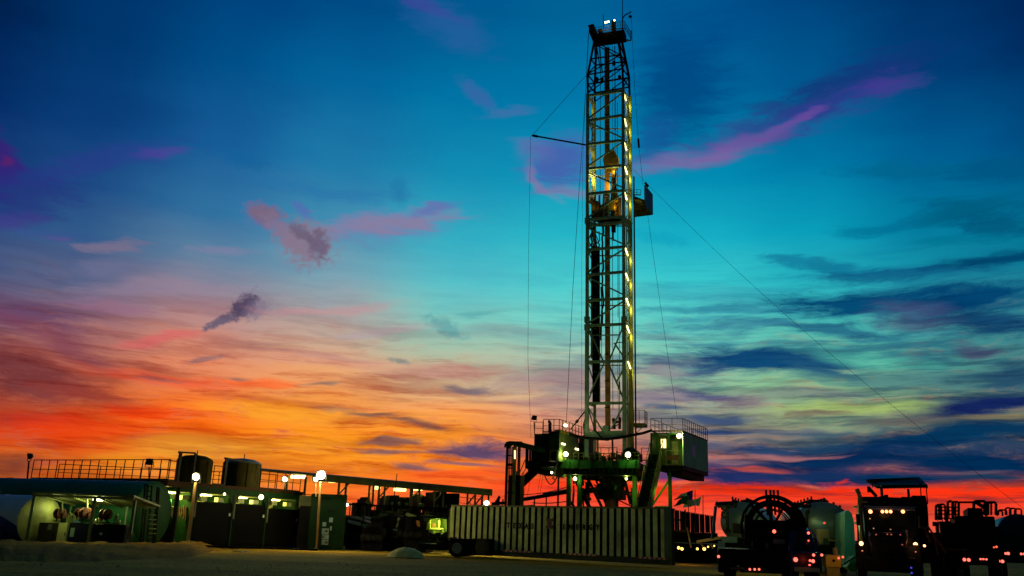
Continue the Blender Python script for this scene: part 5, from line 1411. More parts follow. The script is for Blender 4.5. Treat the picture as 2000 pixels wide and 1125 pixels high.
# ------------------------------------------------------------------ open shelter with hose reels
SY = 43.6
SH = Frame(gz(P(180, 1060, SY)), -2)
sh = thing('open_shelter', gz(P(165, 1060, SY)), 'low open-sided shelter roof on posts over hose reels in front of the green tank', 'shelter')
zr = SH.pt(170, 966, 0).z
a0 = (SH.pt(62, 966, 0) - SH.o).dot(SH.u); a1 = (SH.pt(262, 970, 0) - SH.o).dot(SH.u)
m = MB(); m.hexa([SH.loc(a0, 0, zr - .03), SH.loc(a1, 0, zr - .03), SH.loc(a1 + .15, 3.4, zr - .42), SH.loc(a0 + .3, 3.4, zr - .42), SH.loc(a0, 0, zr + .06), SH.loc(a1, 0, zr + .06), SH.loc(a1 + .15, 3.4, zr - .33), SH.loc(a0 + .3, 3.4, zr - .33)])
m.build('roof', paint('shelter_roof', (.17, .20, .11), .5), sh)
for x, k in ((65, .1), (184, .1), (263, .6), (70, 3.2), (140, 3.2), (250, 3.2)):
    m = MB(); q = SH.pt(x, 985, k); m.beam(gz(q), gz(q, zr - .05 - k * .13), .13 if k < 1 else .08); m.build('post', paint('shelter_post', (.14, .20, .09), .5), sh)
m = MB(); m.beam(SH.loc(a0, .06, zr - .12), SH.loc(a1, .06, zr - .12), .08, .12)
for k in range(4): aa = a0 + (a1 - a0) * (k + .5) / 4; m.beam(SH.loc(aa, .1, zr - .1), SH.loc(aa + .1, 3.3, zr - .50), .07, .09)
m.build('rafters', paint('shelter_rafter', (.20, .22, .09), .6), sh)
c_ = SH.pt(193, 976, 1.2); tube_lamp(sh, c_ - Vector((.28, 0, 0)), c_ + Vector((.28, 0, 0)), .05, glow('shelter_tube_lit', (1., .95, .6), 25))
lamp_or_fill_light(sh, c_ + Vector((0, -.2, -.25)), 70, (.85, .95, .25), .15)
lamp_or_fill_light(sh, SH.pt(108, 990, 1.6), 12, (.85, .95, .25), .2)  # added spill near the tank cap, no second tube
def reel(px, py, k, r, label):
    c = SH.pt(px, py, k); t = thing('hose_reel', c - Vector((0, 0, r + .12)), label, 'hose reel', 'red hose reels under the shelter')
    ax = (SH.u * .75 - SH.v * .5).normalized()
    m = MB()
    for s in (-.16, .16):
        m.lathe(c + ax * s, ax, [(0, r * .72), (.0, r), (.025, r), (.025, r * .72)], 24)
        for j in range(3):
            x, y = m._fr(c, c + ax); a = j * math.pi / 3; d = (x * math.cos(a) + y * math.sin(a)) * r; m.beam(c + ax * s - d, c + ax * s + d, .03)
    m.build('flanges', RED, t)
    m = MB()
    for j in range(6): m.lathe(c + ax * (-.13 + j * .045), ax, [(0, r * .60), (.022, r * .66), (.045, r * .60)], 20)
    m.build('coiled_hose', paint('hose_brown_black', (.06, .02, .015), .6), t)
    m = MB()
    for s in (-.2, .22): m.beam(c + ax * s, c + ax * s - Vector((0, 0, r + .12)), .05)
    m.beam(c + ax * -.25 - Vector((0, 0, r + .1)), c + ax * .25 - Vector((0, 0, r + .1)), .3, .04); m.build('stand', BLACK, t)
    m = MB(); m.tube(c + ax * .2, c + ax * .34, .02, 6); m.tube(c + ax * .33, c + ax * .33 + Vector((0, 0, .18)), .02, 6); m.build('crank', DARK, t)
reel(117, 1003, 1.2, .26, 'hose reel at the left end of the shelter, above the grey lockers')
reel(156, 1001, 1.6, .22, 'hose reel set furthest back in the middle of the shelter')
reel(167, 1002, .9, .27, 'hose reel just left of the middle shelter post')
reel(206, 1005, .9, .27, 'hose reel right of the middle shelter post')
# cabinets under it
def cabinet(x0, x1, y0, k0, k1, mat, label, name='cabinet', door=None, sheet=None, grp=None):
    q = SH.pt((x0 + x1) / 2, 1030, k0); t = thing(name, gz(q), label, 'cabinet', grp)
    m = MB(); a_, b_, z0, z1 = SH.ext(x0, y0, x1, 1066, k0); SH.lbox(m, a_, b_, k0, k1, 0, z1); m.build('body', mat, t, bevel=.02)
    m = MB(); w = b_ - a_
    n_ = max(1, round(w / .8))
    for i in range(n_): SH.lbox(m, a_ + w * (i + .05) / n_, a_ + w * (i + .95) / n_, k0 - .025, k0 - .002, .12, z1 - .08)
    m.build('door', door or mat, t)
    m = MB()
    for i in range(n_): SH.lbox(m, a_ + w * (i + .82) / n_, a_ + w * (i + .88) / n_, k0 - .06, k0 - .026, z1 * .5, z1 * .62)
    m.build('handle', DARK, t)
    if sheet:
        m = MB(); SH.box(m, *sheet, k0 - .04, k0 - .027); m.build('notice', PAPER if sheet[0] > 100 else paint('grey_notice', (.25, .25, .22), .6), t)
    return t, (a_, b_, z1)
cabinet(73, 110, 1021, .8, 1.8, paint('grey_brown_locker', (.05, .045, .03), .5), 'dark grey-brown lockers at the left end of the shelter', 'locker', sheet=(93, 1024, 101, 1035))
t, (a_, b_, z1) = cabinet(111, 130, 1021, .3, 1.4, paint('pale_yellow_cabinet', (.55, .56, .30), .5), 'bright pale yellow cabinet standing in the shelter', 'bright_cabinet')
t.name = 'cabinet'
lamp_or_fill_light(t, SH.loc((a_ + b_) / 2, -.4, z1 + .3), 7, (.85, 1., .2), .1)  # added fill over the cabinet, no fitting
cabinet(131, 176, 1021, .5, 1.6, NAVY, 'black double cabinet left of the middle shelter post', sheet=(137, 1031, 145, 1049))
cabinet(187, 243, 1024, .5, 1.6, BLACK, 'black triple cabinet right of the middle shelter post', sheet=(194, 1040, 200, 1045))
g_ = thing('pump_fittings', SH.pt(140, 1021, 1.0), 'clutter of pale valves and pipes on top of the cabinets in the shelter', 'valves')
m = MB()
for (x, y0) in ((131, 1008), (134, 1004), (139, 1006), (143, 1010), (150, 1013), (186, 1017), (193, 1014), (200, 1018), (224, 1010), (229, 1007), (233, 1019)):
    q0 = SH.pt(x, 1022, 1.); q1 = SH.pt(x + random.uniform(-1, 1), y0, 1.); m.tube(q0, q1, .045, 8); m.lathe(q1, SH.u, [(0, .05), (.02, .09), (.05, .09), (.07, .04)], 10)
m.beam(SH.pt(130, 1022, 1.), SH.pt(235, 1024, 1.), .08); m.path([SH.pt(131, 1008, 1.), SH.pt(138, 1004, 1.), SH.pt(146, 1008, 1.), SH.pt(148, 1020, 1.)], .05)
m.build('valves', paint('pale_valve_metal', (.42, .45, .25), .4, .3), g_)
m = MB(); SH.box(m, 142, 1016, 150, 1021, .8, 1.2); SH.box(m, 147, 1017, 156, 1021, .7, .9); m.build('control_box', paint('light_blue_box', (.12, .30, .60), .5), g_)
m = MB(); m.tube(SH.pt(170.5, 975, 1.), SH.pt(170.5, 1000, 1.), .035, 6); m.tube(SH.pt(122, 980, 1.), SH.pt(122, 1000, 1.), .03, 6); m.build('drop_pipe', paint('pale_yellow_pipe', (.5, .5, .25), .5), g_)
hm = thing('hose_heap', SH.pt(250, 1040, .4), 'hoses and fittings hanging at the right end of the shelter', 'hoses')
m = MB()
for k in range(5): m.path([SH.pt(246 + k * 2.4 + 2 * math.sin(i * 1.1 + k), 1030 + i * 6, .2 + .1 * k) for i in range(7)], .035)
m.build('hoses', paint('olive_hose', (.10, .10, .05), .6), hm)

# ------------------------------------------------------------------ row of engine sheds with a walkway on top
zA = P(330, 940, 50.5).z
A_ = P(58, 937, 53); A_.z = zA
pts = [gz(PZ(60, 936.5, zA), zA), gz(PZ(328, 939, zA), zA)]
B0 = PZ(330, 940, zA); B1 = PZ(588, 962, zA)
print('shed row', pts[0], B0, B1, zA)
MU = (gz(B1) - gz(B0)).normalized(); MV = Vector((-MU.y, MU.x, 0)); MF = Frame(gz(B0), 0); MF.u = MU; MF.v = MV
ML = (gz(B1) - gz(B0)).length
row = thing('walkway', gz(pts[0]), 'long overhead steel walkway with railings running above the green tank', 'walkway')
wu = (pts[1] - pts[0]).normalized(); wv = Vector((-wu.y, wu.x, 0))
m = MB(); m.hexa([pts[0], pts[1], pts[1] + wv * 1.6, pts[0] + wv * 1.6] + [q - Vector((0, 0, .3)) for q in (pts[0], pts[1], pts[1] + wv * 1.6, pts[0] + wv * 1.6)]); m.build('deck', paint('walkway_brown', (.05, .02, .006), .7), row)
railing(row, [pts[0], pts[1]], h=1.17, step=.72, r=.028)
railing(row, [pts[0] + wv * 1.5 + wu * .4, pts[0].lerp(pts[1], .93) + wv * 10], h=1.05, step=1.25, r=.026)
m = MB()
for t in (.05, .35, .7, .97):
    q = pts[0].lerp(pts[1], t) + wv * 1.2; m.beam(gz(q), gz(q, zA - .3), .2)
m.build('support', BLACK, row)
# shed roof beam
bays = [(330, 374, .0), (376, 451, 1.), (453, 517, 1.), (519, 582, 1.)]
for k, (x0, x1, _) in enumerate(bays):
    a_, b_, z0, z1 = MF.ext(x0, 945, x1, 1070, 0)
    lab = ['open green engine shed bay with hanging hoses, nearest the green tank', 'first black-fronted engine shed, under the left roof tank', 'second black-fronted engine shed, under the right roof tank', 'third black-fronted engine shed, furthest right of the row'][k]
    t = thing('engine_shed', MF.loc((a_ + b_) / 2, 0, 0), lab, 'shed', 'engine sheds in a row')
    m = MB(); MF.lbox(m, a_ - .02, b_ + .12, -.12, 3.0, zA - .50, zA - .02); m.build('roof', paint('shed_roof_green', (.010, .045, .012), .7), t)
    m = MB(); MF.lbox(m, a_ + .05, b_ - .05, .02, 2.2, zA - .54, zA - .502); m.build('soffit', CREAM, t)
    m = MB(); MF.lbox(m, a_ - .02, b_ + .12, -.16, -.12, zA - .14, zA + .04); m.build('kick_plate', paint('walkway_brown', (.05, .02, .006), .7), t)
    m = MB(); MF.lbox(m, a_, b_, 2.2, 2.3, 0, zA - .5); m.build('back_wall', CREAM, t)
    m = MB(); MF.lbox(m, b_ - .04, b_ + .08, -.1, 2.2, 0, zA - .5)
    a2 = MF.loc(b_ + .02, -.1, zA - .5); m.prism([a2, a2 - MU * .45, a2 - Vector((0, 0, .75))], MV * .1); m.prism([a2, a2 + MU * .45, a2 - Vector((0, 0, .75))], MV * .1)
    m.build('side_post', DGREEN, t)
    for j in range(2):
        m = MB(); q = a_ + (b_ - a_) * (.3 + .45 * j); MF.lbox(m, q - .25, q + .25, .2, .5, zA - .95, zA - .7); m.build('duct', CREAM, t)
    if k:
        zt = zA - (1.0 if k < 3 else 1.15)
        m = MB(); MF.lbox(m, a_ + .12, b_ - .05, -.04, .1, .25, zt); MF.lbox(m, a_ + .05, b_ - .05, .1, 2.1, 0, zt - .2); m.build('front_panel', PITCH, t)
        m = MB()
        for i in range(10): z = .5 + i * (zt - .8) / 10; MF.lbox(m, a_ + .2, b_ - .15, -.07, -.05, z, z + .05)
        m.build('louvres', PITCH, t)
        m = MB(); MF.lbox(m, a_ + .0, a_ + .1, -.1, 0, zt - .9, zA - .5); m.build('corner_strip', paint('olive_strip', (.12, .11, .04), .6), t)
        MB_ = MB(); MF.lbox(MB_, b_ - .3, b_ - .18, -.14, -.08, zt - .75, zt - .58); MB_.build('switch_box', WHITE, t)
    else:
        m = MB(); MF.lbox(m, a_ + .1, b_ - .4, 1.2, 2.1, 0, zA - 1.8); m.build('engine', BLACK, t)
        m = MB()
        for i in range(9): x = x0 + 4 + i * 4.2; m.path([MF.pt(x, 988 + 2 * (i % 3), .4), MF.pt(x + 1, 1000, .4), MF.pt(x - 1, 1008 + i % 4 * 3, .4)], .05)
        m.build('hoses', paint('pinkish_brown_hose', (.22, .10, .05), .6), t)
        m = MB(); MF.lbox(m, a_ + .2, a_ + .9, .9, 1.1, zA - 1.8, zA - .9); m.build('green_panel', paint('bright_green_panel', (.05, .35, .08), .5), t)
    c_ = MF.loc(a_ + (b_ - a_) * .55, 1.0, zA - .58); dd_ = MU * .6; tube_lamp(t, c_ - dd_, c_ + dd_, .045, L_TUBE)
    lamp_or_fill_light(t, c_ - Vector((0, .4, .16)), 200 if k < 3 else 110, (1., .85, .15), .2)
rr = thing('roof_railing', MF.loc(0, 0, zA), 'brown railing along the top of the engine shed row', 'railing')
for x0, x1 in ((414, 438), (507, 586)):
    a_, b_, _, _ = MF.ext(x0, 945, x1, 960, .1); railing(rr, [MF.loc(a_, .1, zA), MF.loc(b_, .1, zA)], h=1.15, step=.8, r=.026)
railing(rr, [MF.loc(-.1, .1, zA), MF.loc(.5, .1, zA)], h=1.15, step=.6, r=.026)
# two upright tanks on the roof
for k, (x0, x1, yt, lab) in enumerate(((350, 413, 894, 'upright round tank with a domed lid on the shed roof, left of the pair'), (443, 506, 900, 'upright round tank with a bluish domed lid on the shed roof, right of the pair'))):
    a_, b_, _, _ = MF.ext(x0, 900, x1, 945, 1.4); r_ = (b_ - a_) / 2 * .82; cx = (a_ + b_) / 2 - .06
    t = thing('roof_tank', MF.loc(cx, 1.5, zA), lab, 'tank', 'upright tanks on the shed roof')
    zt = MF.pt((x0 + x1) / 2, yt + 6, 1.5).z
    MB().lathe(MF.loc(cx, 1.5, zA), (0, 0, 1), [(0, r_), (zt - zA, r_)], 36).build('shell', paint('olive_tank', (.055, .045, .010), .9, 0, .4, .8), t, smooth=True)
    MB().lathe(MF.loc(cx, 1.5, zt), (0, 0, 1), [(0, r_ * 1.01), (.12, r_ * .93), (.28, r_ * .6), (.36, .05)], 36).build('lid', paint('lid_paint', (.14, .17, .13), .35) if k else paint('olive_tank', (.08, .08, .03), .5), t, smooth=True)
    m = MB()
    for i in range(7):
        an = math.pi * (1 + i / 6); q = MF.loc(cx + math.cos(an) * (r_ + .02), 1.5 + math.sin(an) * (r_ + .02), zA); m.tube(q, gz(q, zt), .018, 5)
    m.build('ribs', DARK, t)
    xa, xb, ya = ((345, 378, 881) if k == 0 else (437, 466, 893))
    m = MB(); p_, q_, _, _ = MF.ext(xa, 900, xb, 940, .2)
    zf = MF.pt(xa, ya, .2).z
    MF.lbox(m, p_, p_ + .17, .1, .22, zA, zf)
    if k == 0: MF.lbox(m, q_ - .12, q_, .1, .2, zA + .0, zf)
    m.beam(MF.loc(p_, .25, zf - .04), MF.loc(q_ + (.35 if k else 0), .25, zf - (.08 if k else -.02)), .1); m.build('lifting_frame', RAIL, t)
    m = MB(); q = MF.loc(cx + .1, 1.5, zt + .25); m.tube(q, q + Vector((.0, 0, .38)), .03, 6); q = MF.loc(cx - r_ * .7, 1.5, zt + .1); m.tube(q, q + Vector((0, 0, .16)), .06, 6); q = MF.loc(cx + r_ * .75, 1.5, zt + .1); m.tube(q, q + Vector((0, 0, .22)), .05, 6); m.build('vent', DARK, t)

# green block container with notices right of the sheds
E0 = B1 - Vector((0, 0, zA)); GF = Frame(gz(P(585, 1080, 59)), -12)
gc = thing('green_container', gz(P(640, 1080, 59)), 'tall dark green container with pale blue notices on its side', 'container')
m = MB(); GF.box(m, 604, 965, 674, 1080, 0, 4, True); m.build('body', paint('container_green', (.006, .030, .010), .6), gc)
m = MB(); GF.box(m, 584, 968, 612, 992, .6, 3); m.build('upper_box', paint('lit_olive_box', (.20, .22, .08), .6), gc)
m = MB(); GF.box(m, 582, 988, 606, 1080, .2, 3, True); m.build('lower_box', BLACK, gc)
m = MB()
for i in range(9): x = 608 + i * 7.2; GF.box(m, x, 969, x + 1.2, 1078, -.04, 0)
m.build('ribs', DGREEN, gc)
for x0, y0, x1, y1 in ((630, 1020, 637, 1028), (643, 1011, 650, 1020), (628.5, 1032, 642, 1044), (628.5, 1045, 635, 1053), (635.5, 1045, 642, 1053), (628, 1054, 641, 1064), (644.5, 1028, 648, 1036), (633, 1082, 640, 1086)):
    m = MB(); GF.box(m, x0, y0, x1, y1, -.08, -.05); m.build('notice', PAPER, gc)
for x0, y0, x1, y1 in ((635, 1035, 640, 1040), (629, 1047, 633, 1051), (635, 1057, 640, 1062)):
    m = MB(); GF.box(m, x0, y0, x1, y1, -.10, -.08); m.build('notice_mark', paint('brown_notice_mark', (.10, .08, .03), .6), gc)
for q in ((640, 997, 656, 999), (618, 972, 646, 974.5)): m = MB(); GF.box(m, *q, -.08, -.04); m.build('trim', BLACK, gc)

# long shed roof over the shaker walkway
r0_ = P(508, 915.5, 67); r1_ = P(960, 957, 86)
zS = r0_.z; r1_ = PZ(962, 956, zS * .93)
print('shaker roof', r0_, r1_)
SU = gz(r1_ - r0_).normalized(); SVv = Vector((-SU.y, SU.x, 0)); Ls = gz(r1_ - r0_).length
ss = thing('shaker_shed', gz(r0_), 'very long low-pitched shed roof on posts over the mud tank walkway', 'shed')
SS = Frame(gz(r0_), 0); SS.u = SU; SS.v = SVv
slope = (r1_.z - r0_.z) / Ls
def sl_(a, k, dz=0): return gz(SS.o + SU * a + SVv * k, zS + slope * a + dz)
m = MB(); m.hexa([sl_(0, 0, -.12), sl_(Ls, 0, -.30), sl_(Ls, 5, -.2), sl_(0, 5, .25), sl_(0, 0, .0), sl_(Ls, 0, .02), sl_(Ls, 5, .12), sl_(0, 5, .4)]); m.build('roof', paint('shed_roof_olive', (.12, .12, .05), .5), ss)
m = MB(); m.hexa([sl_(Ls * .2, .0, -.55), sl_(Ls, 0, -.55), sl_(Ls, .12, -.55), sl_(Ls * .2, .12, -.55), sl_(Ls * .2, 0, -.12), sl_(Ls, 0, -.30), sl_(Ls, .12, -.30), sl_(Ls * .2, .12, -.12)]); m.build('fascia', paint('olive_fascia', (.16, .16, .06), .5), ss)
zD = 3.25
postx = [560, 596, 626, 662, 676, 722, 730, 741, 752, 803, 806, 820, 850, 867, 914, 929, 943, 955]
for x in postx:
    q = SS.pt(x, 950, .1); a = (q - SS.o).dot(SU)
    m = MB(); m.beam(gz(q, zD - .2), sl_(a, .1, -.3), .16)
    if x in (662, 741, 803, 850, 914, 929): 
        top = sl_(a, .1, -.35); m.beam(top + SU * 1.0, gz(q, top.z - 1.1), .10); 
    m.build('post', paint('olive_shed_post', (.13, .12, .045), .6), ss)
for x0, x1, y in ((569, 596, 931), (642, 655, 939), (732, 742, 952.5), (770, 792, 956), (805, 824, 954.5)):
    tube_lamp(ss, SS.pt(x0, y, .6), SS.pt(x1, y + .8, .6), .13, L_TUBE if x0 < 600 else L_TUBEY)
for x, y, pw in ((582, 940, 60), (650, 948, 40), (740, 960, 50), (782, 962, 70), (815, 962, 60), (860, 965, 40)): lamp_or_fill_light(ss, SS.pt(x, y, 1.2), pw, (.95, .9, .2), .25)
# mud tank walkway below with dense railing and pipework
mt = thing('mud_tank_walkway', gz(SS.pt(700, 1000, .2)), 'dark raised mud tank deck with dense railing and pipework under the long shed roof', 'walkway')
def dk(px, k): q = SS.pt(px, 980, k); return (q - SS.o).dot(SU)
aa, ab = dk(590, 0), dk(978, 0)
m = MB(); SS.lbox(m, aa, ab, 0, 6, zD - 1.35, zD - 1.0); SS.lbox(m, dk(676, 0), ab, 3.4, 6, .0, zD - 1.0); SS.lbox(m, aa, ab, -.1, .0, zD - .12, zD + .02); m.build('deck', BLACK, mt)
m = MB(); SS.lbox(m, aa, ab, -.12, 0, zD - 1.05, zD - .9)
i = 0; a = aa
while a < ab:
    m.beam(SS.loc(a, 0, zD - 1.), SS.loc(a, 0, zD), .07 if i % 3 else .14); a += random.uniform(.35, .9); i += 1
m.build('rail_posts', paint('dark_olive_rail', (.06, .06, .03), .6), mt)
m = MB(); random.seed(3)
for k in range(70):
    a = random.uniform(dk(705, 0), ab - .5); w = random.uniform(.12, .8)
    SS.lbox(m, a, a + w, .3 + random.random(), 1.8, zD - 1.0, zD - 1.0 + random.uniform(.3, 1.15))
m.build('pipework', DARK, mt)
m = MB()
for k in range(26):
    a = random.uniform(dk(735, 0), ab - .5); z = zD - random.uniform(.1, .9); m.tube(SS.loc(a, .1, z), SS.loc(a + random.uniform(.3, 1.6), .1, z), .06, 6); m.tube(SS.loc(a, .1, z), SS.loc(a, .1, z - .4), .06, 6)
m.build('pipes', paint('olive_grey_pipe', (.12, .13, .06), .5), mt)
railing(mt, [SS.loc(dk(560, 0), 2.5, zD - .6), SS.loc(dk(700, 0), 2.5, zD - .6)], h=1.2, step=1.)
railing(mt, [SS.loc(dk(893, 0), -.3, zD), SS.loc(dk(936, 0), -.3, zD - .1)], h=1.0, step=1.2, mat=paint('olive_rail', (.14, .12, .05), .6))
for x0, x1, y0 in ((758, 800, 966), (820, 828, 962), (845, 897, 960), (716, 722, 970)):
    a, b = dk(x0, 1), dk(x1, 1); z1 = SS.pt((x0 + x1) / 2, y0, 1.).z
    t = thing('shale_shaker', SS.loc((a + b) / 2, 1., zD), {758: 'group of small dark shakers on the mud tank deck, middle of the long shed', 820: 'narrow dark machine on the mud tank deck by a shed post', 845: 'large black box machine at the right part of the long shed', 716: 'slim dark control column at the left of the mud tank deck'}[x0], 'machine')
    m = MB(); SS.lbox(m, a, b, 1., 2.8, zD - .2, zD + (z1 - zD) * .7); 
    for j in range(4): p_ = a + (b - a) * j / 4; SS.lbox(m, p_ + .05, p_ + (b - a) / 4 - .05, .9, 2.4, zD - .2, zD + (z1 - zD) * random.uniform(.75, 1.))
    m.build('housing', BLACK, t)
    m = MB()
    for j in range(3): p_ = a + (b - a) * (j + .5) / 3; m.lathe(SS.loc(p_, .85, zD + .2), SS.v, [(0, .12), (.1, .16)], 10)
    m.build('motor', paint('teal_grey_motor', (.07, .13, .10), .5), t)
m = MB(); m.tube(P(770, 968, 66), P(775.5, 925, 66), .03, 6); tag(m.build('whip_antenna', BLACK, None), 'thin leaning whip antenna above the long shed roof', 'antenna')
# dark machinery below the deck
dk_items = [(676, 706, 1018, 63, 'white pipe bundle lying on a dark skid beside the green container', 'pipe_skid'), (706, 748, 1020, 60, 'low black pump skid left of the tall pump with the teal plate', 'pump_skid'), (742, 790, 1000, 61, 'black mud pump with a teal plate on its front', 'mud_pump'), (790, 834, 1004, 60, 'black mud pump with orange fittings left of the lit pump room', 'mud_pump')]
for x0, x1, y0, Y, lab, nm in dk_items:
    FR2 = Frame(gz(P((x0 + x1) / 2, 1080, Y)), 5)
    t = thing(nm, gz(P((x0 + x1) / 2, 1080, Y)), lab, 'pump' if 'pump' in nm else 'pipes')
    m = MB(); a_, b_, z0, z1 = FR2.ext(x0, y0, x1, 1070, 0); FR2.lbox(m, a_, b_, 0, 3, 0, z1 * .7)
    for j in range(7): p_ = random.uniform(a_, b_ - .5); FR2.lbox(m, p_, p_ + random.uniform(.3, .8), -.1, 2, z1 * .5, z1 * random.uniform(.75, 1.))
    m.build('body', BLACK, t)
    m = MB()
    for j in range(4): p_ = a_ + (b_ - a_) * (j + .5) / 4; m.lathe(FR2.loc(p_, -.12, z1 * .45), -FR2.v, [(0, .22), (.12, .22), (.14, .1)], 14)
    m.build('flanges', DARK, t)
    m = MB()
    if x0 == 676:
        for (xa, ya, xb, yb, r_) in ((680, 1018, 704, 1024, .12), (695, 1010, 708, 1015, .09), (684, 1009, 700, 1013, .08), (712, 1010, 724, 1013, .08), (711, 1016, 724, 1020, .09), (706, 1028, 718, 1030, .06)): m.tube(P(xa, ya, Y - .6), P(xb, yb, Y - .6), r_, 10)
        m.build('pipes', paint('pale_grey_pipe', (.30, .34, .30), .5), t)
    elif x0 == 742:
        FR2.box(m, 767, 1033, 776, 1050, -.2, -.1); m.build('plate', paint('teal_plate', (.04, .14, .10), .5), t)
        m = MB(); m.path([P(776, 1017, Y - .4), P(780, 1012, Y - .4), P(777, 1024, Y - .4), P(775, 1030, Y - .4)], .07); m.build('pipe', paint('grey_olive_pipe', (.14, .18, .10), .5), t)
    elif x0 == 790:
        m.path([P(813, 1018, Y - .4), P(818, 1019, Y - .4), P(816, 1026, Y - .4), P(820, 1027, Y - .4)], .09); m.build('fitting', paint('orange_fitting', (.45, .16, .05), .6), t)
        m = MB(); m.prism([P(792, 1003, Y - .5), P(796, 1001, Y - .5), P(814, 1008, Y - .5), P(800, 1009, Y - .5), P(792, 1007, Y - .5)], (0, .3, 0)); m.prism([P(826, 1005, Y - .5), P(838, 1005, Y - .5), P(868, 1010, Y - .5), P(860, 1012, Y - .5), P(840, 1009, Y - .5)], (0, .3, 0)); m.build('canvas_cover', paint('olive_canvas', (.20, .21, .10), .8), t)
    else:
        FR2.box(m, 738, 1004, 756, 1007, -.1, 0); m.tube(P(708, 1026, Y), P(745, 1026, Y), .08, 8); m.build('manifold', DGREEN, t)
# lit pump room
pr_ = thing('pump_room', gz(P(850, 1080, 58)), 'small pump room with a brightly lit yellow-green back wall and pipes, left of the ribbed container', 'pump room')
PF = Frame(gz(P(850, 1080, 58)), 4)
m = MB(); m.prism([PF.pt(830, 1056, 1.6), PF.pt(834, 1028, 1.6), PF.pt(840, 1014, 1.6), PF.pt(872, 1012, 1.6), PF.pt(872, 1062, 1.6), PF.pt(830, 1062, 1.6)], PF.v * .1); m.build('back_wall', paint('yellow_green_wall', (.24, .32, .05), .6), pr_)
m = MB(); PF.box(m, 826, 1008, 876, 1013, -.1, 1.6); PF.box(m, 872.5, 1010, 875, 1060, -.1, 1.6); m.build('roof', DGREEN, pr_)
m = MB(); PF.box(m, 876.2, 992, 878.8, 1082, -.2, .1, True); m.build('corner_post', paint('pale_corner_post', (.32, .33, .14), .6), pr_)
m = MB(); m.path([PF.pt(840, 1034, 1.), PF.pt(866, 1034, 1.), PF.pt(867, 1042, 1.)], .10, 8); m.tube(PF.pt(858, 1016, 1.), PF.pt(858, 1034, 1.), .07, 8); m.tube(PF.pt(840, 1016, 1.), PF.pt(840, 1034, 1.), .06, 8); m.tube(PF.pt(848, 1034, 1.), PF.pt(848, 1046, 1.), .08, 8)
m.build('pipes', paint('lime_pipe', (.40, .46, .12), .4), pr_)
m = MB(); PF.box(m, 843, 1022, 851, 1032, 1.2, 1.4); m.build('control_panel', paint('orange_brown_panel', (.35, .17, .05), .6), pr_)
m = MB()
for k in range(9):
    x = 834 + k * 4.4; m.lathe(PF.pt(x, 1050 - 3 * (k % 3), .5), -PF.v, [(0, .16), (.1, .19), (.2, .12)], 12); m.tube(PF.pt(x, 1048, .6), PF.pt(x + 1, 1064, .6), .06, 6)
PF.box(m, 820, 1056, 878, 1066, .2, 1.4); m.build('pumps', paint('black_green_pump', (.02, .03, .01), .5), pr_)
m = MB(); PF.box(m, 822, 1034, 837, 1058, .0, .8); m.build('cabinet', BLACK, pr_)
lamp_or_fill_light(pr_, PF.pt(856, 1020, .7), 55, (.8, 1., .15), .15)

# floodlights and lamps on the left
def polelamp(px, py, bx, by, Y, size, label, **k):
    return floodlight(P(px, py, Y), size, label, mount=gz(P(bx, by, Y)), r=k.pop('r', .07), **k)
polelamp(383, 931, 365, 1070, 47.5, .46, 'bright yellow floodlight on a brown pole in front of the first engine shed', power=90, aim=(-.25, -1, -.3), mmat=paint('brown_pole', (.30, .16, .05), .6), r=.085)
polelamp(627, 928, 617.5, 1078, 56.5, .60, 'very bright white floodlight on the tall pole beside the green container', power=420, col=(1., .86, .42), aim=(.1, -1, -.2), mmat=paint('brown_pole', (.30, .16, .05), .6), lens=L_FLOODW)
floodlight(P(617, 936, 57), .34, 'smaller floodlight hung just left of the very bright one', mount=P(617, 970, 57), power=60, aim=(-.2, -1, -.2))
floodlight(P(556.5, 936, 61), .38, 'yellow floodlight standing behind the railing at the end of the engine sheds', mount=P(557.5, 962, 61), power=120, aim=(0, -1, -.15))
floodlight(P(950.5, 982.5, 60), .36, 'yellow floodlight on top of the left end of the ribbed container', mount=P(951, 992, 60), power=520, aim=(0, -1, -.1), col=(.95, .95, .25))
floodlight(P(57, 891, 52.5), .42, 'unlit floodlight tipped up on a leaning pole at the far left end of the walkway', lit=False, aim=(-.8, -1, -.5), mount=P(53, 938, 52.5), r=.05, mmat=DARK)
floodlight(P(292, 902, 50.5), .42, 'unlit square floodlight on a pole behind the right part of the walkway', lit=False, aim=(0, -1, -.1), mount=P(291, 939, 50.5), r=.04, mmat=DARK)
ball_lamp(P(510, 971, 49.6), .14, 'round lamp under the roof of the third engine shed', 20, mount=P(510, 966, 50.2), group='small round work lamps at the sheds')
ball_lamp(P(438.5, 965, 48.3), .07, 'small round lamp under the roof of the first black-fronted shed', 10, mount=P(438.5, 961, 49), group='small round work lamps at the sheds')
ball_lamp(P(677.5, 986, 60), .10, 'small cyan-white lamp at the right edge of the green container', 10, (.5, .9, 1.), L_CYAN, mount=P(675, 984, 60.2), group='small round work lamps at the sheds')
m = MB(); m.tube(gz(P(660.5, 1060, 60)), P(666, 965, 60), .06, 8); tag(m.build('brown_pole', paint('brown_pole', (.30, .16, .05), .6), None), 'thin brown pole against the right side of the green container', 'pole')
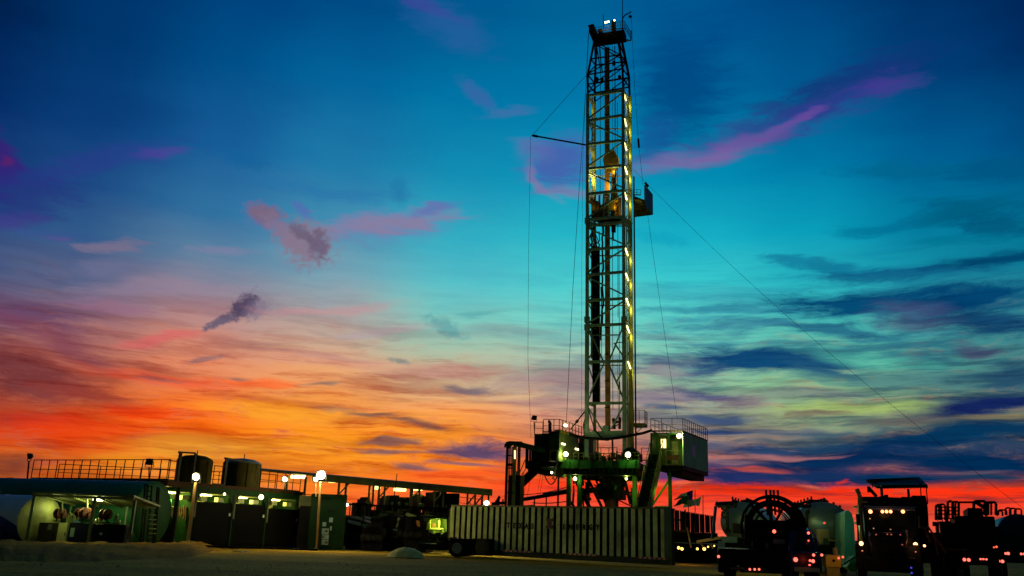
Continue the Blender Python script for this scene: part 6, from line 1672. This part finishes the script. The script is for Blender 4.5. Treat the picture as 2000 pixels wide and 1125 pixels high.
# skid base lines under the black sheds
sk = thing('drainage_skid', gz(P(520, 1082, 50)), 'low dark skid rails with a pale hose in front of the black sheds', 'skid')
m = MB(); KF = Frame(gz(P(480, 1082, 49)), -8)
KF.box(m, 380, 1068, 620, 1072, 0, .3); KF.box(m, 430, 1080, 640, 1084, 0, .3)
m.build('rails', BLACK, sk)
m = MB(); m.path([G(455, 1078) + Vector((0, 0, .06)), G(470, 1080) + Vector((0, 0, .05)), G(484, 1079) + Vector((0, 0, .06))], .035); KF.box(m, 490, 1080.5, 535, 1081.5, -.03, 0); m.build('hose', paint('grey_green_hose', (.20, .24, .18), .6), sk)
# distant rig clutter seen over the container's left end
fr_ = thing('distant_pipe_rack', gz(P(975, 1000, 95)), 'small far-off jumble of pipe racks against the red sky left of the pipe tower', 'pipe rack')
m = MB()
for x, y in ((966, 978), (970, 973), (975, 968), (979, 975), (985, 966), (962, 985)): m.beam(gz(P(x, 1000, 95)), P(x + random.uniform(-1, 4), y, 95), .16)
m.beam(P(960, 984, 95), P(988, 982, 95), .3); m.beam(P(967, 985, 95), P(976, 970, 95), .3); m.build('frame', BLACK, fr_)
# ------------------------------------------------------------------ vehicles on the right
def lens(root, px, py, Y, r, mat, name='tail_light', d=(0, -1, 0)):
    c = P(px, py, Y); ry = r * Y / F * .72
    m = MB(); m.lathe(c, d, [(0, ry * 1.15), (.02, ry * 1.1), (.05, ry * .8), (.06, .01)], 12)
    return m.build(name, mat, root)
def tanker(name, px0, px1, ytop, ybot, Y, L, ang, label, capx):
    """horizontal road tanker: shell, domed end facing the viewer, walkway and fittings on top"""
    c = P((px0 + px1) / 2, (ytop + ybot) / 2, Y); r = (P(px0, ytop, Y).z - P(px0, ybot, Y).z) / 2
    c.z = P((px0 + px1) / 2, ytop, Y).z - r
    d = Vector((math.sin(R(ang)), math.cos(R(ang)), 0))
    t = thing(name, gz(c), label, 'tanker')
    half = abs(P(px1, 1000, Y).x - P(px0, 1000, Y).x) / 2
    x = Vector((d.y, -d.x, 0))
    def ring(q, s, n=36): return [q + x * half * s * math.cos(2 * math.pi * i / n) + Vector((0, 0, r * s * math.sin(2 * math.pi * i / n))) for i in range(n)]
    m = MB(); n = 36; rings = [ring(c - d * .35, .05), ring(c - d * .33, .35), ring(c - d * .24, .68), ring(c - d * .10, .9), ring(c, 1.)]
    vs = [v for q in rings for v in q]
    m.add(vs, [(j * n + i, j * n + (i + 1) % n, (j + 1) * n + (i + 1) % n, (j + 1) * n + i) for j in range(4) for i in range(n)]); m.build('end_cap', STEELT, t, smooth=True)
    m = MB(); ks = [0, .02, .3, .301, .31, .311, .6, .601, .61, .611, 1.]; rs = [1, 1, 1, 1.015, 1.015, 1, 1, 1.015, 1.015, 1, 1]
    vs = [v for k, s in zip(ks, rs) for v in ring(c + d * (.001 + L * k), s)]
    m.add(vs, [(j * n + i, j * n + (i + 1) % n, (j + 1) * n + (i + 1) % n, (j + 1) * n + i) for j in range(len(ks) - 1) for i in range(n)]); m.build('shell', STEELT, t, smooth=True)
    m = MB(); random.seed(int(px0))
    for k in range(16):
        q = c + d * (.1 + L * k / 16 * .9) + Vector((0, 0, r)); m.tube(q - x * .5, q - x * .5 + Vector((0, 0, .12 + .14 * (k % 3 == 0))), .05, 6); m.tube(q + x * .2, q + x * .2 + Vector((0, 0, .12 + .1 * (k % 2))), .07, 6)
    m.beam(c + d * .1 - x * .5 + Vector((0, 0, r + .1)), c + d * L * .9 - x * .5 + Vector((0, 0, r + .1)), .06)
    m.lathe(c + d * L * .3 + Vector((0, 0, r - .05)), (0, 0, 1), [(0, .3), (.2, .3), (.25, .2)], 14)
    for k in range(9):
        xx = -.9 * half + k * half * .22; q = c + d * .05 + x * xx + Vector((0, 0, r * math.sqrt(max(0, 1 - (xx / half) ** 2)))); m.lathe(q, (0, 0, 1), [(0, .06), (.07, .07), (.1, .03)], 8)
    m.build('top_fittings', BLACK, t)
    m = MB(); m.hexa([gz(c - x * half * .8 - d * .2, .75), gz(c + x * half * .8 - d * .2, .75), gz(c + x * half * .8 + d * L, .75), gz(c - x * half * .8 + d * L, .75)] + [gz(c - x * half * .8 - d * .2, c.z - r * .7), gz(c + x * half * .8 - d * .2, c.z - r * .7), gz(c + x * half * .8 + d * L, c.z - r * .7), gz(c - x * half * .8 + d * L, c.z - r * .7)]); m.build('chassis', BLACK, t)
    for s in (-1, 1):
        for k in (.8, 2.1): wheel(t, gz(c + x * s * half * .72 + d * k, .52), x * -s, .52, .28)
    return t, c, d, x, r, half
t, c, d, x, r, half = tanker('vacuum_tanker', 1408, 1494, 980, 1062, 47, 7, 22, 'polished steel tanker with valves along its top, left of the big hose reel', 0)
m = MB(); m.path([P(1399, 986, 44.5), P(1404, 983, 44.5), P(1440, 981, 44.5)], .07, 8); m.tube(P(1420, 985, 44.5), P(1421, 1036, 44.5), .08, 8)
for k in range(8): m.lathe(P(1404 + k * 4.6, 984.5, 44.3), (0, 0, -1), [(0, .06), (.1, .09), (.2, .03)], 8)
for y in (992, 1006): m.lathe(P(1413, y, 44.4), (0, -1, 0), [(0, .12), (.1, .16), (.2, .1)], 10)
m.build('loading_pipes', BLACK, t)
m = MB(); MFX = Frame(P(1440, 1040, 44.2), 8); MFX.box(m, 1432, 1022, 1450, 1042, 0, .4); MFX.box(m, 1416, 1034, 1428, 1040, 0, .4); m.build('pump_box', BLACK, t)
m = MB(); MFX.box(m, 1411, 1048, 1440, 1060, .1, .6); m.build('tool_box', paint('blue_grey_box', (.08, .13, .16), .5), t)
m = MB(); MFX.box(m, 1415, 1070, 1446, 1073, -.2, .3); MFX.box(m, 1476, 1042, 1503, 1044, -.2, .1); m.build('bumper', paint('olive_bumper', (.12, .13, .06), .5), t)
lamp_or_fill_light(t, P(1425, 1000, 43.5), 40, (.6, .7, .2), .4)  # added fill on the left tanker, no fitting
t, c, d, x, r, half = tanker('vacuum_tanker', 1556, 1660, 980, 1064, 46, 8, 11, 'polished steel tanker between the big hose reel and the pump truck', 0)
m = MB()
for k in range(9): m.lathe(P(1550 + k * 4, 984 + (k % 2), 44), (0, 0, -1), [(0, .05), (.1, .08), (.2, .03)], 8)
m.tube(P(1576, 1000, 43.6), P(1575, 1030, 43.6), .09, 8); m.tube(P(1576, 1001, 43.6), P(1581, 998, 43.6), .09, 8); m.tube(P(1644, 1008, 43.6), P(1645, 1045, 43.6), .06, 8); m.path([P(1540, 984, 44), P(1552, 983, 44), P(1570, 986, 44)], .06); m.build('loading_pipes', BLACK, t)
m = MB(); T2 = Frame(P(1610, 1050, 43), 0); T2.box(m, 1600, 1034, 1621, 1064, 0, .4); m.build('pump_cover', paint('tan_pump_cover', (.20, .15, .06), .6), t, bevel=.06)
m = MB(); T2.box(m, 1609, 1051, 1617, 1064, -.06, 0); m.build('gauge_panel', paint('dark_teal_panel', (.02, .06, .05), .4), t)
m = MB(); T2.box(m, 1622, 1054, 1640, 1057, -.3, 0); m.tube(P(1633, 1068, 42.7), P(1633, 1084, 42.7), .05, 8); m.build('hand_rail', paint('tan_rail', (.25, .18, .06), .6), t)
lamp_or_fill_light(t, P(1588, 1002, 42.5), 25, (.7, .7, .2), .4)  # added fill on the right tanker, no fitting
lamp_or_fill_light(t, P(1652, 1020, 39.), 24, (.4, 1., .6), .4)  # added to brighten the sea-green body, no fitting
for px in (1653.5, 1661): lens(t, px, 1042, 42, 1.6, glow('cyan_marker_lit', (.3, .8, 1.), 4.), 'marker_or_reflection')
# pale green tank end beside the pump truck
pg = thing('green_tank_trailer', gz(P(1655, 1080, 41)), 'pale sea-green tank body squeezed between the tanker and the pump truck', 'tank trailer')
m = MB(); q = P(1652, 1030, 41.2)
m.prism([P(1650, 1104, 41), P(1650, 1000, 41), P(1656, 996, 41), P(1664, 1003, 41), P(1668, 1020, 41), P(1670, 1056, 41), P(1672, 1104, 41)], (1.2, 4.5, 0)); m.build('body', paint('sea_green_paint', (.10, .34, .24), .4), pg)
m = MB(); m.prism([P(1654, 1108, 39.5), P(1665, 1088, 39.5), P(1671, 1086, 39.5), P(1674, 1115, 39.5), P(1669, 1118, 39.5)], (.1, .8, 0)); m.build('fender', paint('sea_green_fender', (.06, .26, .12), .4), pg)
m = MB(); m.beam(P(1648, 1102, 39.4), P(1672, 1086, 39.4), .06); m.build('support_rod', DARK, pg)
m = MB(); m.path([P(1668, 990, 39.5), P(1676, 990, 39.5), P(1676, 1020, 39.5), P(1668, 1022, 39.5)], .05); m.build('mirror_arm', paint('olive_mirror_arm', (.2, .2, .08), .5), pg)

# hose reel on a trailer
RY = 36.0
hr = thing('reel_trailer', gz(P(1490, 1100, RY)), 'black trailer carrying a huge upright hose reel, seen from behind', 'trailer')
RFm = Frame(gz(P(1490, 1100, RY)), 13)
rc = RFm.pt(1509, 1030, 1.2); rr_ = RFm.pt(1509, 968, 1.2).z - rc.z
rax = RFm.v * -1
def ringm(m, c, ax, r0, r1, w, n=48): m.lathe(c - ax * w / 2, ax, [(0, r1), (0, r0), (w, r0), (w, r1), (w - .001, r1)], n)
for k, s in enumerate((-.55, .55)):
    m = MB(); x_, y_ = m._fr(rc, rc + rax); cR = rc + RFm.v * s
    n = 48
    for i in range(n):
        a, b = 2 * math.pi * i / n, 2 * math.pi * (i + 1) / n
        m.beam(cR + (x_ * math.cos(a) + y_ * math.sin(a)) * rr_ * .97, cR + (x_ * math.cos(b) + y_ * math.sin(b)) * rr_ * .97, .10, .10, upv=rax)
        m.beam(cR + (x_ * math.cos(a) + y_ * math.sin(a)) * rr_ * .55, cR + (x_ * math.cos(b) + y_ * math.sin(b)) * rr_ * .55, .05, .05, upv=rax)
    for i in range(10):
        a = 2 * math.pi * i / 10 + .2; m.beam(cR + (x_ * math.cos(a) + y_ * math.sin(a)) * rr_ * .1, cR + (x_ * math.cos(a) + y_ * math.sin(a)) * rr_ * .96, .06, .06)
    m.build('reel_rim', BLACK, hr)
m = MB()
for i in range(48):
    a, b = 2 * math.pi * i / 48, 2 * math.pi * (i + 1) / 48
    for j in range(6):
        for rq in (.72, .80):
            cR = rc + RFm.v * (-.45 + .18 * j); m.tube(cR + (x_ * math.cos(a) + y_ * math.sin(a)) * rr_ * rq, cR + (x_ * math.cos(b) + y_ * math.sin(b)) * rr_ * rq, .07, 5, caps=False)
m.build('coiled_hose', BLACK, hr)
m = MB()
for xx in (1496, 1504.5, 1511, 1519): m.tube(RFm.pt(xx, 957, .2), RFm.pt(xx + 3.5, 1006, .2), .045, 6)
m.build('rods', BLACK, hr)
m = MB(); m.beam(RFm.pt(1545, 990, .1), RFm.pt(1562, 1020, .1), .4, .35); m.beam(RFm.pt(1548, 990, .0), RFm.pt(1556, 1012, .0), .05); m.beam(RFm.pt(1458, 1005, .3), RFm.pt(1456, 1068, .3), .14); m.beam(RFm.pt(1562, 1015, .3), RFm.pt(1570, 1060, .3), .18); RFm.box(m, 1468, 1016, 1552, 1074, .75, 1.6); RFm.box(m, 1470, 1040, 1552, 1074, .2, .75); m.build('reel_frame', BLACK, hr)
m = MB(); RFm.box(m, 1405, 1074, 1560, 1106, -.4, 5); RFm.box(m, 1403, 1072, 1412, 1118, -.45, 5); RFm.box(m, 1445, 1102, 1552, 1120, -.4, -.1); m.build('bed', BLACK, hr)
for xx in (1425, 1540):
    for kk in (.6, 1.9): q = RFm.pt(xx, 1110, kk); wheel(hr, gz(q, .5), -RFm.u if xx < 1500 else RFm.u, .5, .5)
lens(hr, 1403.5, 1087, RY - .6, 3.2, L_REDH)
for xx in (1464.5, 1474, 1482.5): lens(hr, xx, 1112, RY - .6, 2.6, L_REDH)
lens(hr, 1512, 1038, RY - .6, 4.2, L_REDH, 'brake_light')
m = MB(); RFm.box(m, 1424, 1107, 1455, 1113, -.47, -.44); m.build('number_plate', paint('dim_plate', (.05, .055, .05), .6), hr)
m = MB()
for i in range(9): RFm.box(m, 1426 + i * 3.1, 1108.5, 1428 + i * 3.1, 1111.5, -.49, -.475)
m.build('plate_marks', paint('plate_mark_grey', (.20, .22, .2), .6), hr)
m = MB(); RFm.box(m, 1510, 1053, 1533, 1062, .1, .16); m.prism([RFm.pt(1494, 1062, .1), RFm.pt(1500, 1060, .1), RFm.pt(1502, 1070, .1), RFm.pt(1496, 1072, .1)], RFm.v * .05); m.build('pale_panels', paint('grey_pale_panel', (.14, .17, .17), .5), hr)

# pickup seen from behind right of it
pk = thing('pickup_truck', gz(P(1580, 1100, 34)), 'dark blue pickup truck seen from behind with its red tail lights lit', 'pickup truck')
PK = Frame(gz(P(1560, 1100, 34)), 14)
a0, a1, _, _ = PK.ext(1543, 1060, 1604, 1080, 0)
z = lambda y: PK.pt(1575, y, 0).z
m = MB()
prof = [(0, .45), (0, z(1078)), (1.7, z(1078)), (2.0, z(1034)), (2.5, z(1030)), (3.6, z(1031)), (4.3, z(1060)), (5.4, z(1070)), (5.6, .6), (5.5, .45)]
def body(m, a0, a1, prof, tum=.0):
    L_, R_ = [], []
    for k, zz in prof:
        t_ = tum * max(0, zz - z(1072)); L_.append(PK.loc(a0 + t_, k, zz)); R_.append(PK.loc(a1 - t_, k, zz))
    n = len(prof); m.add(L_ + R_, [tuple(range(n)), tuple(range(n, 2 * n))[::-1]] + [(i, (i + 1) % n, n + (i + 1) % n, n + i) for i in range(n)])
body(m, a0, a1, prof, .22); m.build('body', paint('dark_blue_car_paint', (.008, .02, .10), .2, .3), pk, bevel=.06)
m = MB(); zz0, zz1 = z(1072), z(1040); tt = .22
m.hexa([PK.loc(a0 + .25, 1.66, zz0), PK.loc(a1 - .25, 1.66, zz0), PK.loc(a1 - .42, 1.90, zz1), PK.loc(a0 + .42, 1.90, zz1), PK.loc(a0 + .25, 1.75, zz0), PK.loc(a1 - .25, 1.75, zz0), PK.loc(a1 - .42, 2.0, zz1), PK.loc(a0 + .42, 2.0, zz1)]); m.build('rear_window', GLASS, pk)
m = MB(); PK.lbox(m, a0 + .1, a1 - .1, -.15, -.01, .42, .58); m.build('bumper', CHROME, pk)
m = MB(); PK.lbox(m, a0 + .2, a1 - .2, -.03, -.005, .65, z(1080)); m.build('tailgate', paint('dark_tailgate', (.02, .008, .02), .25, .2), pk)
for s in (a0 + .2, a1 - .2):
    for k in (1.0, 4.4): wheel(pk, PK.loc(s, k, .4), PK.u * (-1 if s < (a0 + a1) / 2 else 1) * -1, .4, .26)
for px, py, r_ in ((1554, 1093, 5.), (1589, 1084, 3.2), (1582, 1095, 2.6), (1588, 1096, 4.), (1581, 1103.5, 2.), (1605, 1084, 3.)): lens(pk, px, py, 33.6, r_, L_REDH)
lens(pk, 1579, 1041, 35.2, 3.2, L_REDH, 'brake_light')
lens(pk, 1579, 1056, 34.6, 2., L_RED, 'marker_or_reflection')  # red reflection on the bodywork drawn as a glowing lens
m = MB(); m.path([P(1579, 1032, 33.9), P(1586, 1038, 33.9), P(1593, 1048, 33.9), P(1600, 1066, 33.9)], .03); m.build('roof_edge_trim', paint('bright_blue_trim', (.05, .15, .7), .2, .2), pk)
lamp_or_fill_light(pk, P(1575, 1094, 33.2), 4, (1., .1, .05), .1)
# yellow box
yb = thing('yellow_box', gz(P(1628, 1100, 37)), 'bright yellow square box with a round black boss standing beside the pickup', 'box')
YF = Frame(gz(P(1628, 1100, 37)), 6)
m = MB(); a0, a1, z0, z1 = YF.ext(1613, 1084, 1643, 1108, 0); YF.lbox(m, a0, a1, 0, .6, max(.0, z0), z1); m.build('body', YEL, yb, bevel=.03)
m = MB(); m.lathe(YF.pt(1628.5, 1095, -.001), -YF.v, [(0, .06), (.03, .05)], 14); m.build('boss', BLACK, yb)
m = MB(); YF.box(m, 1630, 1070, 1636, 1084, .2, .5); YF.lbox(m, a0 + .05, a1 - .05, .1, .5, 0, max(.05, z0)); m.build('stand', paint('tan_stand', (.3, .22, .07), .6), yb)
lamp_or_fill_light(yb, P(1620, 1092, 35.8), 8, (1., .7, .2), .1)  # added fill on the box face, no fitting
for q in ((1638, 1090), (1646, 1088)): lens(yb, q[0], q[1], 36.8, 2.6, L_RED, 'red_lamp')

# pump truck facing the camera
TY = 38.0
pt_ = thing('pump_truck', gz(P(1742, 1110, TY)), 'big black truck facing the viewer with five amber roof lights and a rear canopy', 'truck')
TF_ = Frame(gz(P(1742, 1110, TY)), 20)
def tb_(m, x0, y0, x1, y1, k0, k1, **k): return TF_.box(m, x0, y0, x1, y1, k0, k1, **k)
m = MB(); tb_(m, 1687, 990, 1791, 1074, .0, 2.0); m.build('cab', paint('dark_cab_paint', (.010, .012, .025), .3), pt_, bevel=.12)
m = MB(); tb_(m, 1693, 992.5, 1786, 996, -.10, 0); tb_(m, 1689, 989, 1790, 991.5, -.04, .3); m.build('roof_visor', paint('blue_grey_visor', (.20, .25, .42), .25, .4), pt_, bevel=.01)
m = MB(); tb_(m, 1700, 1003, 1774, 1031, -.03, .02); m.build('windshield', GLASS, pt_)
m = MB(); tb_(m, 1731, 1003, 1733, 1031, -.06, -.031); tb_(m, 1698, 1001, 1776, 1003, -.05, 0); m.build('window_frame', BLACK, pt_)
m = MB()
hp = [(1698, 1044), (1703, 1040), (1760, 1040), (1768, 1036), (1772, 1050), (1770, 1082), (1700, 1082)]
m.prism([TF_.pt(x_, y_, -1.5) for x_, y_ in hp], TF_.v * 1.5); m.build('hood', paint('dark_hood_paint', (.012, .010, .02), .25, .2), pt_, bevel=.05)
m = MB(); tb_(m, 1704, 1048, 1760, 1090, -1.56, -1.5)
m.build('grille', DARK, pt_)
m = MB()
for i in range(12): tb_(m, 1706 + i * 4.5, 1049, 1707 + i * 4.5, 1088, -1.60, -1.56)
m.build('grille_bars', paint('dark_grille_bar', (.03, .03, .05), .3, .5), pt_)
m = MB(); m.prism([TF_.pt(x_, y_, -.2) for x_, y_ in ((1764, 1042), (1770, 1034), (1773, 1036), (1772, 1056), (1768, 1066))], TF_.v * -.03); m.prism([TF_.pt(x_, y_, -.2) for x_, y_ in ((1696, 1036), (1700, 1042), (1701, 1052), (1697, 1046))], TF_.v * -.03); m.build('fender_trim', paint('pale_lilac_trim', (.30, .25, .36), .25, .3), pt_)
m = MB(); tb_(m, 1672, 1060, 1700, 1115, -1.2, .2); tb_(m, 1770, 1064, 1800, 1115, -1.2, .2); tb_(m, 1690, 1088, 1790, 1118, -1.8, -1.4); m.build('fenders', BLACK, pt_, bevel=.06)
for px_ in (1682, 1790):
    wheel(pt_, gz(TF_.pt(px_, 1110, -.6), .52), TF_.u * (-1 if px_ < 1700 else 1) * -1, .52, .32)
    wheel(pt_, gz(TF_.pt(px_, 1110, 5.), .52), TF_.u * (-1 if px_ < 1700 else 1) * -1, .52, .5)
for px_, w_ in ((1700, 3.6), (1723.5, 3.), (1731.5, 3.), (1739.5, 3.), (1763.5, 3.4)):
    c = TF_.pt(px_, 999.2, -.08); s = w_ * .017
    m = MB(); m.lathe(c, -TF_.v, [(0, s * 1.3), (.04, s * 1.2), (.09, s * .5)], 12); m.build('roof_light', L_AMB, pt_)
for px_, py_, r_ in ((1682, 1061.5, 4.8), (1788, 1063.5, 4.8), (1805.5, 1066, 2.8)):
    lens(pt_, px_, py_, TY - 1.3, r_, L_HEAD, 'headlight')
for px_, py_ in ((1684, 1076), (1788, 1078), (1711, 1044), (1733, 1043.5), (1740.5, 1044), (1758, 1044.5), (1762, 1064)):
    lens(pt_, px_, py_, TY - 1.75, 1.5, glow('dim_red_reflector', (1., .12, .06), .45), 'marker_or_reflection')
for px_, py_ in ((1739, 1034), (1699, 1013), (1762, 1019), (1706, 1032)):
    lens(pt_, px_, py_, TY - .15, 1.4, glow('dim_amber_glint', (1., .45, .1), .45), 'cab_glint')  # glints on the cab drawn as faintly glowing discs, no lamps
m = MB(); m.path([TF_.pt(1684, 1062, .3), TF_.pt(1679.5, 1000, .3)], .10, 10); m.path([TF_.pt(1679.5, 1000, .3), TF_.pt(1678.5, 966, .3), TF_.pt(1673, 955, .3)], .10, 10); m.build('exhaust_stack', paint('stack_metal', (.30, .26, .10), .3, .6), pt_, smooth=True)
m = MB(); m.tube(TF_.pt(1794, 1008, .4), TF_.pt(1795, 1032, .4), .05, 8); m.tube(TF_.pt(1799, 1008, .4), TF_.pt(1801, 1032, .4), .05, 8); m.build('side_rail', paint('olive_side_rail', (.18, .17, .06), .5), pt_)
for q in ((1672, 1004, 1680, 1026), (1797, 1008, 1804, 1030)): m = MB(); tb_(m, *q, -.3, -.15); m.build('mirror', BLACK, pt_)
m = MB(); m.prism([TF_.pt(x_, y_, 2.2) for x_, y_ in ((1680, 990), (1681, 970), (1715, 970), (1732, 968), (1736, 971), (1760, 972), (1762, 970), (1780, 971), (1783, 968), (1808, 968), (1812, 990), (1815, 1040), (1816, 1100), (1682, 1100))], TF_.v * 6); tb_(m, 1728, 966, 1735, 972, 2.3, 3); tb_(m, 1783, 968, 1808, 980, 2.1, 4); m.build('pump_unit', BLACK, pt_)
m = MB(); tb_(m, 1682, 978.5, 1695, 982, 2.1, 2.18); m.build('red_panel', paint('dull_red_panel', (.35, .07, .05), .5), pt_)
m = MB(); m.beam(TF_.pt(1697, 953, 2.6), TF_.pt(1712, 970, 2.6), .14); tb_(m, 1694, 950, 1700, 961, 2.5, 2.8); tb_(m, 1720, 951, 1725, 970, 2.6, 3); tb_(m, 1773, 955, 1777, 970, 3, 3.4); m.build('mast_posts', BLACK, pt_)
Zc = P(1795, 933, 41).z
c0_, c1_, c2_, c3_ = P(1721, 953, 39.6), P(1809, 951.5, 39.6), P(1795, 932.5, 39.6), P(1698, 936, 39.6)
e0, e1 = P(1722, 952, 39.4), P(1811, 951, 39.4)
m = MB()
A4 = [P(1721, 950.5, 39.4), P(1811, 949.5, 39.4)]
rid = [P(1701, 938, 42.5), P(1795, 934, 42.5)]
fr4 = [P(1697.5, 942, 44.5), P(1797, 941, 44.5)]
m.hexa([A4[0], A4[1], rid[1], rid[0]] + [q + Vector((0, 0, .06)) for q in (A4[0], A4[1], rid[1], rid[0])]); m.prism([rid[0], rid[1], fr4[1], fr4[0]], (0, 0, .06)); m.beam(A4[0], A4[1], .1, .14)
m.prism([P(1697, 936, 41), P(1700, 941, 41), P(1717, 950, 39.5), P(1721, 953.5, 39.5), P(1811, 952, 39.5), P(1810, 949, 39.5), P(1796, 933, 41)], (0, .4, 0))
m.build('canopy', BLACK, pt_)
for (x0, y0, x1, y1) in ((1704, 944, 1704.5, 952), (1797.5, 945, 1799, 970), (1809, 952, 1812, 985)): m = MB(); m.tube(TF_.pt(x0, y0, 1.8), TF_.pt(x1, y1, 1.8), .025, 6); m.build('stay_rod', DARK, pt_)
m = MB()
for i in range(15): q = A4[0].lerp(A4[1], i / 14); m.tube(q, q - Vector((0, 0, .1)), .02, 5)
m.beam(A4[0], A4[1], .03); m.build('canopy_fringe', DARK, pt_)
lens(pt_, 1803.5, 976.5, 39.8, 2.2, L_BLUE, 'blue_lamp')
m = MB(); m.beam(P(1812, 1028, 37), P(1848, 1080, 37), .06); m.beam(P(1823, 1040, 37), P(1832, 1084, 37), .04); m.beam(P(1806, 1030, 37), P(1816, 1060, 37), .05); m.build('ladder_rails', paint('dark_red_rail', (.14, .03, .015), .5), pt_)
lamp_or_fill_light(pt_, P(1682, 1063, 36.2), 6, (1., .5, .2), .1); lamp_or_fill_light(pt_, P(1788, 1065, 36.2), 6, (1., .5, .2), .1)
lamp_or_fill_light(pt_, P(1731, 1001, 37.2), 3, (1., .35, .1), .2)
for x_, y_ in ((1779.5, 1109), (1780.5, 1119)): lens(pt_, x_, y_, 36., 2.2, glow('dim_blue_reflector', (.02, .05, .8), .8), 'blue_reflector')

# hooped trailer at the right
hp_ = thing('hooped_trailer', gz(P(1890, 1100, 40)), 'black trailer with rounded tubular hoops and rails on its roof and paired red tail lights', 'trailer')
HF = Frame(gz(P(1890, 1100, 40)), 24)
m = MB(); HF.box(m, 1872, 1008, 1948, 1104, 0, 6); HF.box(m, 1862, 1022, 1874, 1100, .4, 6); HF.box(m, 1890, 992, 1920, 1010, .5, 4); m.build('body', BLACK, hp_, bevel=.05)
def hoop(m, x0, x1, y0, y1, k, r=.05):
    m = MB(); m.path([HF.pt(x0, y1, k), HF.pt(x0, y0 + 3, k), HF.pt(x0 + 2, y0, k), HF.pt(x1 - 2, y0, k), HF.pt(x1, y0 + 3, k), HF.pt(x1, y1, k)], r, 6); m.build('hoop', BLACK, hp_)
m = MB()
hoop(m, 1828, 1838, 986, 1016, .3, .06); hoop(m, 1834, 1846, 985, 1016, .8); hoop(m, 1851, 1861, 979, 1012, .3, .06); hoop(m, 1860, 1872, 980, 1010, .2); hoop(m, 1866, 1873, 980, 1012, .9); hoop(m, 1872, 1902, 981, 1010, .4); hoop(m, 1902, 1926, 979, 1008, .2, .07); hoop(m, 1922, 1936, 981, 1006, .3); hoop(m, 1930, 1945, 981, 1006, .5, .06); hoop(m, 1936, 1946, 981, 1006, .1)
m.beam(HF.pt(1903, 979, .1), HF.pt(1930, 996, .1), .16); m.build('loading_arm', BLACK, hp_)
m = MB()
for y_ in (990, 997, 1004, 1012): m.tube(HF.pt(1828, y_, .5), HF.pt(1874, y_ + 1, .5), .035, 6)
for x_ in (1831, 1840, 1848, 1855, 1865): HF.box(m, x_, 990, x_ + 1.4, 1040, .5, .6)
HF.box(m, 1850, 1000, 1856, 1100, .6, 1.2, True); HF.box(m, 1840, 1020, 1864, 1100, 1.4, 3, True); m.build('front_frame', BLACK, hp_)
m = MB(); HF.box(m, 1822, 1019, 1830, 1027, .2, 1); HF.box(m, 1815, 1040, 1840, 1100, .6, 2, True); m.build('coupling_gear', DRED if False else paint('near_black_red', (.03, .008, .005), .6), hp_)
for s in (1880, 1942):
    for k in (1., 2.3): wheel(hp_, gz(HF.pt(s, 1100, k), .5), HF.u * (-1 if s < 1900 else 1) * -1, .5, .5)
for px_, py_, r_ in ((1883.5, 1093, 3.8), (1892, 1093.5, 3.8), (1915, 1092, 2.1), (1920.5, 1092, 2.1), (1926.5, 1092.5, 2.1), (1950.5, 1096, 3.6), (1958, 1096.5, 3.6)): lens(hp_, px_, py_, 39.7, r_, L_REDH)
m = MB(); HF.box(m, 1848, 1072, 1888, 1074, -.2, 0); HF.box(m, 1857, 1105, 1864, 1107, -.3, -.2); m.build('trim_strip', paint('olive_trim', (.12, .12, .04), .6), hp_)
m = MB(); HF.box(m, 1873, 1112, 1883, 1126, -.3, -.2); m.build('mud_flap', paint('teal_mud_flap', (.03, .10, .09), .6), hp_)
# rightmost tank trailer
rt_ = thing('tank_trailer', gz(P(1985, 1090, 46)), 'dark bluish tank trailer with guard rails on its roof at the right edge', 'tank trailer')
c = P(1985, 1040, 46); RT = Frame(gz(c), 26)
rz_ = RT.pt(1985, 1003, 0).z; r_ = 1.05
MB().lathe(Vector((c.x + .2, c.y, rz_ - r_)), (.45, 1, 0), [(0, .1), (.1, .7), (.3, .98), (.45, r_), (8, r_)], 32).build('shell', paint('dark_blue_tank', (.015, .035, .06), .35, .3), rt_, smooth=True)
m = MB()
def hoop2(x0, x1, y0, y1, k): MB().path([RT.pt(x0, y1, k), RT.pt(x0, y0 + 2, k), RT.pt(x0 + 2, y0, k), RT.pt(x1 - 2, y0, k), RT.pt(x1, y0 + 2, k), RT.pt(x1, y1, k)], .05, 6).build('guard_hoop', BLACK, rt_)
hoop2(1950, 1966, 996, 1006, 1); hoop2(1964, 1974, 992, 1006, .8); hoop2(1972, 1984, 993, 1006, .9); hoop2(1982, 1995, 994, 1006, 1); hoop2(1948, 1958, 998, 1008, .6)
m = MB(); RT.box(m, 1946, 1030, 2040, 1100, .3, 8); m.build('chassis', BLACK, rt_)
for px_, py_, q in ((1964, 1081, 2.6), (1969, 1081, 3.4), (1994.5, 1082, 2.6), (2001, 1082, 3.), (1941, 1069, 1.6), (1946, 1068, 2.2)): lens(rt_, px_, py_, 39.5, q, L_REDH if py_ > 1070 else L_RED)
for s in (1955, 2030):
    for k in (1., 2.3): wheel(rt_, gz(RT.pt(s, 1100, k), .5), RT.u * (-1 if s < 1980 else 1) * -1, .5, .5)
# gate frames behind
gf = thing('pipe_gate', gz(P(1858, 1060, 55)), 'dark upright pipe frames against the red glow between the pump truck and the hooped trailer', 'pipe frame')
m = MB()
for x_, y_ in ((1830, 1020), (1838, 1018), (1846, 1019), (1858, 1020)): m.beam(gz(P(x_, 1060, 55)), P(x_, y_, 55), .16)
m.beam(P(1828, 1021, 55), P(1862, 1019, 55), .1); m.build('frame', DRED, gf)
